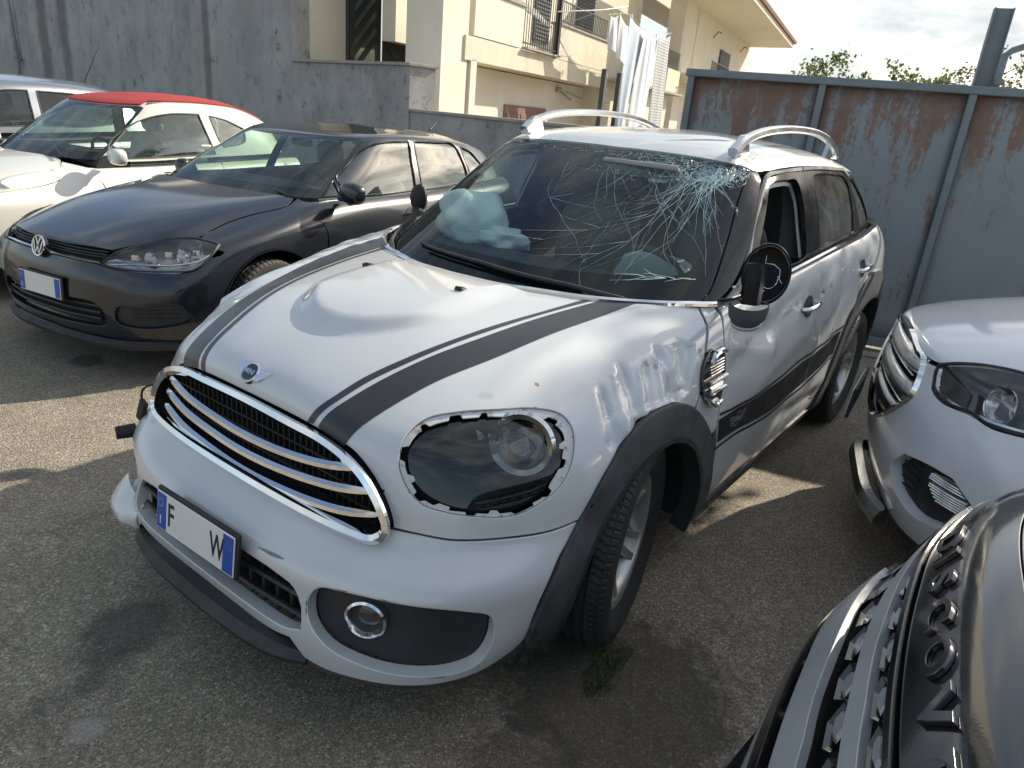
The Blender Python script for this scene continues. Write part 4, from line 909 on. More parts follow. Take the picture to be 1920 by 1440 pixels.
# ---------------------------------------------------------------- nets of the other cars
def cols(rows_z, tbl):
    """tbl: list of columns; each entry (x,y) per row, z from rows_z unless given"""
    return [[(p[0], p[1], p[2] if len(p) > 2 else rows_z[i]) for i, p in enumerate(c)] for c in tbl]
GZ = [.18, .27, .38, .48, .55, .61, .67, .72, .82, .90, .945]
GOLF_BODY = cols(GZ, [
 [(.80, 0), (.84, 0), (.862, 0), (.86, 0), (.85, 0), (.83, 0), (.80, 0), (.75, 0), (.45, 0, .825), (.05, 0, .905), (-.30, 0, .945)],
 [(.79, .25), (.83, .25), (.852, .25), (.85, .25), (.84, .25), (.82, .25), (.79, .25), (.74, .25, .718), (.44, .25, .823), (.045, .25, .903), (-.305, .25, .945)],
 [(.74, .48), (.78, .48), (.80, .48), (.80, .48), (.79, .48), (.765, .48), (.735, .475), (.68, .465, .71), (.40, .45, .815), (.02, .44, .898), (-.33, .44, .943)],
 [(.65, .63), (.69, .64), (.71, .65), (.71, .65), (.69, .65), (.665, .645), (.63, .635), (.57, .62, .71), (.33, .59, .80), (-.03, .57, .885), (-.36, .56, .94)],
 [(.53, .745), (.57, .765), (.585, .775), (.58, .775), (.555, .775), (.52, .77), (.47, .76, .68), (.40, .74, .728), (.20, .70, .792), (-.10, .655, .87), (-.39, .63, .935)],
 [(.36, .80), (.39, .835), (.405, .85), (.40, .85), (.37, .85, .56), (.33, .845, .63), (.27, .835, .70), (.20, .81, .755), (.05, .76, .81), (-.18, .71, .87), (-.42, .68, .93)],
 [(.03, .84), (.03, .865), (.03, .88), (.03, .885), (.02, .885, .58), (.0, .88, .66), (-.02, .868, .735), (-.06, .845, .79), (-.15, .80, .835), (-.30, .755, .885), (-.47, .725, .925)],
 [(-.35, .85), (-.35, .875), (-.35, .885), (-.35, .89), (-.35, .89, .59), (-.35, .885, .68), (-.35, .873, .765), (-.36, .85, .83), (-.40, .815, .875), (-.47, .78, .905), (-.55, .74, .925)],
 [(-.80, .85), (-.80, .87), (-.80, .88), (-.80, .885), (-.80, .888, .60), (-.80, .882, .70), (-.80, .868, .79), (-.80, .845, .86), (-.80, .82, .895), (-.80, .79, .918), (-.80, .74, .925)],
 [(-1.4, .85), (-1.4, .87), (-1.4, .88), (-1.4, .885), (-1.4, .888, .60), (-1.4, .882, .71), (-1.4, .868, .80), (-1.4, .845, .87), (-1.4, .82, .905), (-1.4, .79, .925), (-1.4, .74, .935)],
 [(-2.0, .85), (-2.0, .87), (-2.0, .88), (-2.0, .89), (-2.0, .895, .60), (-2.0, .89, .71), (-2.0, .875, .81), (-2.0, .85, .885), (-2.0, .82, .92), (-2.0, .785, .945), (-2.0, .73, .955)],
 [(-2.6, .85), (-2.6, .875), (-2.6, .89), (-2.6, .895), (-2.6, .895, .60), (-2.6, .885, .71), (-2.6, .865, .82), (-2.6, .835, .90), (-2.6, .80, .945), (-2.6, .76, .97), (-2.6, .70, .98)],
 [(-2.98, .81), (-2.98, .84), (-2.98, .855), (-2.98, .86), (-2.98, .855, .60), (-2.98, .84, .72), (-2.97, .815, .83), (-2.96, .78, .92), (-2.95, .74, .965), (-2.93, .69, .99), (-2.90, .62, 1.0)],
 [(-3.24, .66), (-3.27, .69), (-3.28, .70), (-3.27, .70), (-3.26, .69, .60), (-3.24, .67, .72), (-3.21, .64, .83), (-3.18, .60, .92), (-3.15, .56, .97), (-3.10, .51, 1.0), (-3.04, .45, 1.01)],
 [(-3.33, .36), (-3.36, .38), (-3.37, .38), (-3.36, .38), (-3.34, .37, .60), (-3.32, .36, .72), (-3.29, .35, .83), (-3.26, .33, .92), (-3.22, .31, .98), (-3.16, .28, 1.01), (-3.10, .24, 1.02)],
 [(-3.35, 0), (-3.38, 0), (-3.39, 0), (-3.38, 0), (-3.36, 0, .60), (-3.34, 0, .72), (-3.31, 0, .83), (-3.28, 0, .92), (-3.24, 0, .98), (-3.18, 0, 1.01), (-3.12, 0, 1.02)],
])
def top_net(ws, side, rear, zs, spine, roofpts):
    """greenhouse: ws = windscreen columns (x,y at base; x,y at header), side/rear = columns; see use below"""
    out = []
    for (xb, yb, xt, yt, sx) in ws+side+rear:
        zb, zt = zs(xb), roofpts(xt)[0]
        col = []
        for f in (0, .36, .70, 1.0):
            bulge = .012*math.sin(math.pi*f); col.append((xb+(xt-xb)*f, (yb+(yt-yb)*f)+(bulge if yb > .05 else 0), zb+(zt-zb)*f+.006*math.sin(math.pi*f)))
        zc = roofpts(sx)[1]
        for g in (.28, .64, 1.0):
            col.append((xt+(sx-xt)*g, yt*(1-g)**.8 if g < 1 else 0, zt+(zc-zt)*(1-(1-g)**2)))
        out.append(col)
    return out
def lerp(x, xs, ys): return float(np.interp(x, xs, ys))
# windscreen (5), sides (6), tail (3): (x base, y base, x top, y top, spine x)
GOLF_TOP = top_net(
 [(-.31, 0, -1.02, 0, -1.75), (-.32, .25, -1.03, .21, -1.76), (-.35, .46, -1.06, .37, -1.78), (-.41, .61, -1.10, .47, -1.80), (-.50, .70, -1.17, .545, -1.83)],
 [(-.66, .765, -1.28, .585, -1.86), (-.95, .785, -1.42, .60, -1.90), (-1.45, .79, -1.66, .61, -1.95), (-1.95, .785, -2.0, .61, -2.0), (-2.4, .765, -2.32, .595, -2.08), (-2.75, .73, -2.62, .56, -2.18)],
 [(-3.02, .60, -2.84, .47, -2.28), (-3.12, .32, -2.92, .26, -2.34), (-3.14, 0, -2.95, 0, -2.36)],
 lambda x: lerp(-x, [.3, .8, 1.5, 2.5, 3.1], [.925, .915, .925, .97, 1.0]), None,
 lambda x: (lerp(-x, [1.0, 1.3, 1.8, 2.4, 2.95], [1.285, 1.305, 1.305, 1.265, 1.19]), lerp(-x, [1.0, 1.75, 2.36], [1.34, 1.36, 1.335])))
def simple_body(prof, xr, w, xc, exn=.62, belt=None, zr=None, cowl=(-.35, .62), wb=2.5):
    """prof: front centre profile (x,z) rows 0..10 ; xr rear x ; w half widths per row ; xc x where the nose rounding starts"""
    m = len(prof); C = []
    ang = [0, 14, 28, 42, 56, 70, 84]
    for a in ang:
        t = math.radians(a); col = []
        for i, (x, z) in enumerate(prof):
            ww = w[i]; cx = xc if i < 7 else xc-(i-6)*.16
            s = math.sin(t)**.80; c = max(math.cos(t), 0)**exn
            px, py = cx+(x-cx)*c, ww*s
            if i >= 8:      # bonnet rows drift to the cowl
                f = (i-7)/3
                py = ww*s; px = prof[i][0]-.20*f*s**2-(0 if i < 10 else .05*s)
                px = min(px, cx+(x-cx)*1.0)
            zz = z-(.06*s**3 if i >= 7 else .0)-(.05*s**4 if i == 6 else 0)
            col.append((px, py, zz))
        C.append(col)
    zside = lambda i, x: prof[i][1]-(.06 if i >= 7 else (.05 if i == 6 else 0))+(belt(x) if belt and i >= 6 else 0)*(i-5)/5
    for x in (-.45, -.95, -1.5, -2.05, -2.6, xr+.42):
        k = 1.0 if x > xr+.8 else .965
        C.append([(x if i < 8 or x < -.6 else x-.03*(i-7), w[i]*k*(1 if i < 8 else 1.0), zside(i, x)) for i in range(m)])
    for fx, fy in ((.12, .78), (.02, .42), (0, 0)):
        C.append([(xr+fx-(0 if 1 < i < 6 else -.03)+(.05*(i-6) if i > 6 else 0), w[i]*fy, zside(i, xr)) for i in range(m)])
    return C
F5_BODY = simple_body([(.68, .17), (.72, .26), (.745, .37), (.74, .47), (.72, .56), (.69, .65), (.62, .745), (.52, .81), (.28, .875), (-.02, .925), (-.28, .945)], -2.75, [.76, .79, .80, .805, .81, .81, .795, .765, .72, .68, .63], .15,
 belt=lambda x: lerp(-x, [.4, 1.5, 2.8], [0, .03, .06]))
F5_TOP = top_net(
 [(-.27, 0, -.86, 0, -1.5), (-.28, .22, -.87, .19, -1.51), (-.31, .41, -.90, .34, -1.53), (-.37, .54, -.95, .43, -1.55), (-.46, .62, -1.02, .50, -1.57)],
 [(-.60, .68, -1.13, .545, -1.60), (-.85, .705, -1.26, .565, -1.63), (-1.20, .71, -1.45, .575, -1.66), (-1.6, .70, -1.72, .57, -1.70), (-1.95, .68, -1.98, .545, -1.74), (-2.25, .65, -2.22, .50, -1.78)],
 [(-2.48, .52, -2.40, .40, -1.82), (-2.58, .28, -2.48, .22, -1.86), (-2.60, 0, -2.50, 0, -1.88)],
 lambda x: lerp(-x, [.3, .8, 1.5, 2.6], [.93, .925, .955, .99]), None,
 lambda x: (lerp(-x, [.86, 1.15, 1.6, 2.0, 2.5], [1.335, 1.365, 1.375, 1.34, 1.20]), lerp(-x, [.8, 1.5, 1.9], [1.40, 1.43, 1.42])))
SV_BODY = simple_body([(.72, .18), (.77, .28), (.80, .39), (.80, .50), (.78, .60), (.75, .69), (.69, .78), (.59, .85), (.32, .92), (.0, .98), (-.28, 1.01)], -2.95, [.79, .82, .83, .84, .84, .84, .825, .79, .75, .70, .65], .2,
 belt=lambda x: lerp(-x, [.4, 1.5, 2.8], [0, .02, .05]))
SV_TOP = top_net(
 [(-.27, 0, -.92, 0, -1.65), (-.28, .24, -.93, .21, -1.66), (-.32, .44, -.96, .37, -1.68), (-.38, .57, -1.01, .47, -1.70), (-.48, .65, -1.08, .53, -1.72)],
 [(-.64, .71, -1.20, .575, -1.75), (-.90, .735, -1.34, .595, -1.78), (-1.3, .74, -1.55, .60, -1.82), (-1.75, .735, -1.85, .60, -1.86), (-2.2, .715, -2.18, .58, -1.92), (-2.55, .68, -2.45, .54, -1.98)],
 [(-2.72, .54, -2.62, .43, -2.05), (-2.80, .28, -2.70, .24, -2.10), (-2.82, 0, -2.72, 0, -2.12)],
 lambda x: lerp(-x, [.3, .8, 1.5, 2.6], [.99, .98, .99, 1.03]), None,
 lambda x: (lerp(-x, [.9, 1.2, 1.7, 2.2, 2.7], [1.39, 1.41, 1.42, 1.39, 1.30]), lerp(-x, [.9, 1.6, 2.1], [1.46, 1.49, 1.47])))
KUGA_BODY = [
 [(.82,0,.22),(.87,0,.32),(.90,0,.43),(.91,0,.54),(.905,0,.64),(.895,0,.74),(.875,0,.85),(.83,0,.925),(.50,0,1.01),(.10,0,1.07),(-.30,0,1.10)],
 [(.81,.25,.22),(.86,.25,.32),(.89,.25,.43),(.90,.25,.54),(.895,.25,.64),(.885,.25,.74),(.865,.25,.845),(.82,.25,.92),(.49,.25,1.008),(.095,.25,1.068),(-.31,.25,1.098)],
 [(.775,.46,.22),(.825,.47,.32),(.855,.475,.43),(.86,.475,.54),(.85,.475,.64),(.835,.47,.74),(.81,.465,.835),(.765,.455,.905),(.46,.44,.995),(.07,.43,1.06),(-.33,.43,1.095)],
 [(.70,.62,.22),(.75,.64,.32),(.785,.65,.43),(.785,.65,.54),(.77,.65,.64),(.745,.645,.735),(.71,.635,.82),(.655,.615,.885),(.38,.58,.975),(.02,.55,1.045),(-.36,.54,1.09)],
 [(.57,.75,.22),(.63,.77,.32),(.665,.785,.43),(.66,.785,.54),(.64,.785,.645),(.60,.775,.74),(.55,.76,.82),(.48,.735,.88),(.25,.69,.955),(-.06,.65,1.025),(-.40,.63,1.08)],
 [(.38,.83,.22),(.43,.86,.32),(.455,.875,.43),(.45,.88,.55),(.42,.875,.66),(.37,.865,.76),(.31,.85,.835),(.235,.82,.89),(.07,.775,.945),(-.18,.73,1.01),(-.44,.70,1.07)],
 [(.02,.86,.22),(.02,.89,.32),(.02,.91,.43),(.02,.915,.56),(.01,.915,.68),(.0,.905,.79),(-.03,.885,.87),(-.07,.85,.925),(-.17,.81,.965),(-.32,.77,1.01),(-.50,.74,1.055)],
 [(-.45,.86,.22),(-.45,.89,.32),(-.45,.905,.43),(-.45,.91,.56),(-.45,.91,.68),(-.45,.905,.79),(-.45,.89,.88),(-.46,.865,.95),(-.50,.83,1.0),(-.58,.79,1.03),(-.66,.75,1.045)],
 [(-1.2,.86,.22),(-1.2,.89,.32),(-1.2,.90,.43),(-1.2,.905,.56),(-1.2,.91,.69),(-1.2,.905,.80),(-1.2,.89,.90),(-1.2,.865,.98),(-1.2,.83,1.03),(-1.2,.79,1.055),(-1.2,.75,1.065)],
 [(-2.0,.86,.22),(-2.0,.89,.32),(-2.0,.90,.43),(-2.0,.91,.56),(-2.0,.915,.70),(-2.0,.91,.82),(-2.0,.895,.93),(-2.0,.87,1.02),(-2.0,.83,1.07),(-2.0,.79,1.095),(-2.0,.74,1.105)],
 [(-2.7,.86,.22),(-2.7,.89,.32),(-2.7,.91,.43),(-2.7,.92,.56),(-2.7,.92,.70),(-2.7,.91,.82),(-2.7,.89,.94),(-2.7,.86,1.04),(-2.7,.82,1.10),(-2.7,.78,1.13),(-2.7,.73,1.14)],
 [(-3.2,.80,.22),(-3.22,.83,.32),(-3.23,.85,.43),(-3.23,.85,.56),(-3.22,.85,.70),(-3.2,.83,.83),(-3.18,.80,.95),(-3.16,.76,1.05),(-3.13,.72,1.12),(-3.10,.67,1.15),(-3.06,.60,1.16)],
 [(-3.52,.5,.22),(-3.56,.52,.32),(-3.58,.53,.43),(-3.58,.53,.56),(-3.55,.53,.70),(-3.52,.52,.83),(-3.48,.50,.95),(-3.44,.47,1.05),(-3.40,.44,1.12),(-3.34,.40,1.15),(-3.27,.34,1.16)],
 [(-3.58,0,.22),(-3.62,0,.32),(-3.64,0,.43),(-3.64,0,.56),(-3.61,0,.70),(-3.58,0,.83),(-3.54,0,.95),(-3.50,0,1.05),(-3.45,0,1.12),(-3.38,0,1.15),(-3.30,0,1.16)],
]
KUGA_TOP = top_net(
 [(-.32, 0, -1.05, 0, -1.8), (-.33, .26, -1.06, .23, -1.81), (-.37, .48, -1.09, .40, -1.83), (-.44, .62, -1.14, .51, -1.85), (-.54, .71, -1.22, .58, -1.88)],
 [(-.72, .765, -1.34, .62, -1.91), (-1.0, .79, -1.50, .635, -1.95), (-1.5, .795, -1.75, .645, -2.0), (-2.0, .79, -2.1, .64, -2.05), (-2.55, .77, -2.5, .62, -2.12), (-3.0, .70, -2.9, .57, -2.2)],
 [(-3.25, .54, -3.1, .45, -2.28), (-3.35, .28, -3.2, .25, -2.34), (-3.38, 0, -3.22, 0, -2.38)],
 lambda x: lerp(-x, [.3, .8, 1.5, 3.3], [1.08, 1.06, 1.08, 1.14]), None,
 lambda x: (lerp(-x, [1.0, 1.4, 2.0, 2.6, 3.2], [1.54, 1.57, 1.58, 1.55, 1.48]), lerp(-x, [1.0, 1.8, 2.4], [1.60, 1.65, 1.63])))
DISC_BODY = [
 [(.87,0,.20),(.93,0,.34),(.94,0,.46),(.925,0,.56),(.885,0,.67),(.825,0,.78),(.775,0,.88),(.735,0,.955),(.665,0,1.02),(.35,0,1.09),(-.35,0,1.15)],
 [(.86,.25,.20),(.92,.25,.34),(.93,.25,.46),(.915,.25,.56),(.875,.25,.67),(.815,.25,.78),(.765,.25,.88),(.725,.25,.955),(.655,.25,1.018),(.34,.25,1.088),(-.36,.25,1.148)],
 [(.835,.47,.20),(.89,.48,.34),(.90,.48,.46),(.885,.48,.56),(.845,.48,.67),(.785,.47,.78),(.735,.47,.88),(.695,.465,.95),(.625,.46,1.01),(.31,.45,1.08),(-.38,.44,1.14)],
 [(.77,.66,.20),(.82,.68,.34),(.83,.68,.46),(.815,.68,.56),(.775,.675,.67),(.72,.665,.775),(.67,.66,.87),(.63,.65,.935),(.555,.635,.995),(.25,.61,1.065),(-.40,.58,1.13)],
 [(.64,.80,.20),(.70,.825,.34),(.71,.83,.46),(.69,.83,.57),(.65,.82,.68),(.60,.81,.78),(.55,.80,.865),(.50,.785,.925),(.43,.765,.975),(.15,.72,1.045),(-.43,.68,1.11)],
 [(.45,.88,.20),(.49,.91,.34),(.50,.925,.46),(.48,.93,.58),(.45,.925,.69),(.40,.915,.79),(.35,.90,.87),(.30,.88,.93),(.22,.85,.975),(.0,.80,1.03),(-.47,.75,1.09)],
 [(.05,.91,.20),(.05,.94,.34),(.05,.955,.46),(.05,.96,.60),(.04,.96,.72),(.03,.95,.82),(.0,.93,.90),(-.03,.90,.955),(-.10,.87,.99),(-.28,.83,1.03),(-.52,.79,1.07)],
 [(-.5,.90,.20),(-.5,.93,.34),(-.5,.95,.46),(-.5,.955,.60),(-.5,.955,.72),(-.5,.95,.82),(-.5,.935,.91),(-.5,.91,.98),(-.52,.88,1.02),(-.60,.84,1.045),(-.68,.80,1.06)],
 [(-1.4,.90,.20),(-1.4,.93,.34),(-1.4,.95,.46),(-1.4,.955,.60),(-1.4,.955,.72),(-1.4,.95,.83),(-1.4,.935,.93),(-1.4,.91,1.01),(-1.4,.88,1.05),(-1.4,.84,1.075),(-1.4,.80,1.085)],
 [(-2.6,.90,.20),(-2.6,.93,.34),(-2.6,.95,.46),(-2.6,.96,.60),(-2.6,.96,.72),(-2.6,.95,.85),(-2.6,.93,.96),(-2.6,.90,1.05),(-2.6,.87,1.10),(-2.6,.83,1.12),(-2.6,.78,1.13)],
 [(-3.3,.80,.20),(-3.33,.83,.34),(-3.34,.85,.46),(-3.33,.85,.60),(-3.32,.84,.72),(-3.30,.83,.85),(-3.28,.80,.96),(-3.25,.77,1.05),(-3.2,.73,1.10),(-3.15,.68,1.13),(-3.1,.62,1.14)],
 [(-3.6,0,.20),(-3.64,0,.34),(-3.65,0,.46),(-3.64,0,.60),(-3.62,0,.72),(-3.60,0,.85),(-3.57,0,.96),(-3.54,0,1.05),(-3.48,0,1.10),(-3.42,0,1.13),(-3.35,0,1.14)],
]
DISC_TOP = top_net(
 [(-.37, 0, -1.10, 0, -1.9), (-.38, .28, -1.11, .25, -1.91), (-.42, .52, -1.14, .43, -1.93), (-.49, .66, -1.20, .55, -1.95), (-.58, .75, -1.28, .62, -1.98)],
 [(-.76, .81, -1.40, .66, -2.0), (-1.05, .84, -1.55, .675, -2.05), (-1.6, .845, -1.85, .68, -2.1), (-2.1, .84, -2.2, .68, -2.15), (-2.6, .82, -2.6, .66, -2.2), (-3.05, .76, -3.0, .61, -2.28)],
 [(-3.3, .58, -3.2, .50, -2.35), (-3.4, .3, -3.3, .27, -2.4), (-3.42, 0, -3.32, 0, -2.44)],
 lambda x: lerp(-x, [.3, .8, 1.5, 3.3], [1.13, 1.08, 1.09, 1.14]), None,
 lambda x: (lerp(-x, [1.0, 1.4, 2.0, 2.6, 3.3], [1.60, 1.63, 1.64, 1.62, 1.56]), lerp(-x, [1.0, 1.8, 2.4], [1.66, 1.70, 1.69])))
POSE = {'golf': (-.647, -2.823, math.radians(8.2)), 'f5': (-.324, -4.932, math.radians(8.1)), 'sv': (-.45, -6.75, math.radians(8.0)),
        'kuga': (-1.689, 2.095, math.radians(-73.7)), 'disc': (.674, 2.393, math.radians(-83.0))}

# head lamp, plate, mirror and interior pieces used by the cars
HEAD_HOLE = [(0.592, 0.527, 0.732), (0.551, 0.518, 0.788), (0.505, 0.532, 0.81), (0.458, 0.561, 0.821), (0.418, 0.591, 0.825), (0.367, 0.63, 0.826), (0.308, 0.679, 0.821), (0.264, 0.717, 0.813), (0.247, 0.746, 0.798), (0.248, 0.766, 0.779), (0.273, 0.784, 0.743), (0.299, 0.793, 0.709), (0.325, 0.793, 0.684), (0.356, 0.791, 0.649), (0.394, 0.775, 0.635), (0.436, 0.752, 0.621), (0.483, 0.717, 0.621), (0.525, 0.676, 0.626), (0.559, 0.636, 0.631), (0.586, 0.589, 0.651), (0.595, 0.554, 0.685)]
M['socket'] = None; M['frit'] = simple('black_glass_border', (.004, .005, .007), .9, var=.1, spec=.0); M['badge_grey'] = simple('grey_print', (.26, .265, .27), .4, var=.05)
M['strip'] = simple('grey_aluminium_strip', (.40, .40, .38), .35, .6, var=.1); M['pillar'] = simple('scuffed_black_pillar', (.006, .006, .008), .07, 0, coat=.0, var=.3, vscale=30, bumps=(16, .10, .006), spec=.4, rvar=.04)
M['frame_black'] = simple('satin_black_window_frame', (.007, .007, .008), .22, var=.2, spec=.18)
M['bare_grey'] = simple('bare_grey_plastic', (.20, .20, .19), .5, var=.4, vscale=60)
def make_socket():
    m, nt, b = newmat('white_flange_rust_spotted'); setp(b, rough=.5)
    f = ramp(nt, noise(nt, 42, 6, .75), [(.54, 0.), (.66, .9)]); g = ramp(nt, noise(nt, 17, 5, .7), [(.60, 0.), (.70, .8)])
    c = mix(nt, g, (.62, .63, .63), (.34, .17, .07)); nt.links.new(mix(nt, f, c, (.10, .095, .09)), b.inputs['Base Color']); M['socket'] = m
make_socket()
def ring_flat(r1, r0, n=24):
    V = []; F = []
    for i in range(n):
        a = 2*math.pi*i/n; V += [(r0*math.cos(a), r0*math.sin(a), 0), (r1*math.cos(a), r1*math.sin(a), 0)]
    for i in range(n): j = (i+1) % n; F.append((2*i, 2*i+1, 2*j+1, 2*j))
    return np.array(V), F
def lamp(parent, c, d, r):
    """round fog lamp: chrome bezel, bowl, clear lens"""
    Mx = frame(c, d); mb = MB()
    mb.lathe([(r*.98, -.02), (r*1.12, .0), (r*1.10, .012), (r*.98, .016), (r*.88, .008), (r*.80, -.014), (r*.74, -.014)], 40, Mx)
    o = mb.build('fog_lamp', M['chrome'], parent, auto=35)
    mb = MB(); mb.lathe([(r*.74, -.013), (r*.72, -.022), (r*.5, -.04), (r*.2, -.05), (0, -.052)], 32, Mx); mb.build('lamp_bowl', M['reflector'], o, auto=50)
    mb = MB(); mb.lathe([(r*.16, -.05), (r*.16, -.025), (0, -.022)], 12, Mx)
    a = xf(Mx, np.array([(-r*.7, -.002, -.02), (r*.7, -.002, -.02)])); mb.tube(a, .0025, 6); mb.build('bulb_holder', M['chrome'], o, auto=35)
    mb = MB(); mb.lathe([(r*.74, -.012), (r*.5, -.004), (r*.2, .0), (0, .0005)], 32, Mx); mb.build('lamp_lens', M['lens'], o, auto=50)
    return o
def headlight(car, B, B0):
    lens = [(.585, .532, .725), (.555, .516, .772), (.497, .532, .805), (.425, .580, .821), (.35, .636, .823), (.285, .685, .820), (.245, .725, .806), (.240, .755, .78), (.265, .783, .735), (.315, .793, .683), (.380, .780, .647), (.447, .742, .627), (.508, .692, .630), (.553, .643, .640), (.580, .592, .662), (.588, .553, .69)]
    uv = B0.uv(smooth_outline(np.array(lens), (), .012)); c = uv.mean(0)
    ex = np.abs(uv-c).max(0)
    def dome(u, v, o):
        r2 = np.clip(((u-c[0])/ex[0])**2+((v-c[1])/ex[1])**2, 0, 1); return B0.pos(u, v, -.020+.026*(1-r2)**.6)
    L = panel('headlight', B0, uv, M['lens_smoke'], car, step=.012, raw=True, flange=.012, pos=dome, r=.002)
    # housing bowl
    def bowl(u, v, o):
        r2 = np.clip(((u-c[0])/ex[0])**2+((v-c[1])/ex[1])**2, 0, 1); return B0.pos(u, v, -.034-.115*(1-r2)**.5)
    panel('lamp_housing', B0, uv, M['lampblack'], L, step=.02, raw=True, flange=0, pos=bowl, r=0)
    # black moat between lens and socket
    hp = B0.uv(smooth_outline(np.array(HEAD_HOLE), (), .015)); hc = hp.mean(0); hp = hc+(hp-hc)*1.10
    panel('lamp_bay', B0, hp, M['void'], L, step=.03, raw=True, flange=0, off=-.045, r=0, holes=[c+(uv-c)*.9])
    q = c+np.array([.50, .62]); 
    pr = B0.pos(np.array([q[0]]), np.array([q[1]]), -.060)[0]; d = norm((1, .42, .10)); Mx = frame(pr, d); mb = MB()
    mb.lathe([(.070, .034), (.084, .040), (.092, .030), (.082, .016), (.066, .018), (.058, .0), (.042, -.02), (0, -.035)], 36, Mx); mb.build('projector_ring', M['reflector'], L, auto=35)
    mb = MB(); mb.lathe([(.050, -.004), (.040, .018), (.022, .030), (0, .034)], 28, Mx); mb.build('projector_lens', M['lens'], L, auto=60)
    q2 = c+np.array([-.15, .95]); p2 = B0.pos(np.array([q2[0]]), np.array([q2[1]]), -.06)[0]; mb = MB()
    mb.lathe([(.036, .02), (.030, .008), (.018, -.01), (.008, -.02), (.008, -.008), (0, -.006)], 28, frame(p2, norm((1, .35, .15)))); mb.build('turn_signal_bowl', M['reflector'], L, auto=35)
    return L
def number_plate(parent, c, w, h, d, left='', right='', frame_mat='plastic', roll=0.0):
    Mx = frame(c, d); 
    mb = MB(); mb.box((0, 0, -.008), (w+.016, h+.018, .012), bev=.003); mb.V = [tuple(v) for v in xf(Mx, mb.V)]; o = mb.build('number_plate', M[frame_mat], parent, auto=35)
    mb = MB(); mb.box((0, 0, .001), (w, h, .004), bev=.001); mb.V = [tuple(v) for v in xf(Mx, mb.V)]; mb.build('plate_sheet', M['plate_white'], o)
    for s in (-1, 1):
        mb = MB(); mb.box((s*(w/2-.025), 0, .0032), (.044, h-.008, .0012)); mb.V = [tuple(v) for v in xf(Mx, mb.V)]; bnd = mb.build('plate_band', M['plate_blue'], o)
        mb = MB()
        for k in range(12):
            a = 2*math.pi*k/12; mb.lathe([(.0017, .0041), (0, .0042)], 5, Mx@mat4((s*(w/2-.021)+.012*math.cos(a), .026+.012*math.sin(a), 0), (1, 0, 0), (0, 1, 0), (0, 0, 1)))
        if s < 0:
            V, F = text_geo('I', .036, .0006, bold=.0008); mb.add(xf(Mx, V+np.array([s*(w/2-.021), -.028, .0043])), F)
        mb.build('band_print', M['white_ink'] if s < 0 else M['badge_grey'], bnd)
    if left:
        for ch, x, k in ((left, -w/2+.070, .72), (right, w/2-.074, .62)):
            V, F = text_geo(ch, .098, .001, bold=.001); V = V*[k, 1, 1]; mesh_obj('plate_character', xf(Mx, V+np.array([x, -.002, .0036])), F, M['plate_text'], o, False)
    return o
def handle(car, S, p, s, mat='chrome', L=.17):
    q = S.uv([p]); c = S.pos(q[:, 0], q[:, 1], .0)[0]; n = S.normal(q[:, 0], q[:, 1])[0]
    t = norm(np.cross(n, (0, 0, 1)))*(-s); t = norm(np.array([-1, 0, .06])); 
    P = [c-t*L/2+n*.0, c-t*L*.42+n*.022, c-t*L*.15+n*.034, c+t*L*.2+n*.035, c+t*L*.42+n*.026, c+t*L/2+n*.002]
    P = smooth_outline(P, (), .015, False); o = tube('door_handle', P, .011, M[mat], car, n=8, flat=.7, up=n)
    mb = MB(); mb.lathe([(.0, .0), (.03, .0005), (.042, .0022), (.046, .0022)], 20, frame(c+n*.001, n)@mat4((0, 0, 0), (1.4, 0, 0), (0, 1, 0), (0, 0, 1))); mb.build('handle_cup', M['plastic'], o, auto=50)
    return o
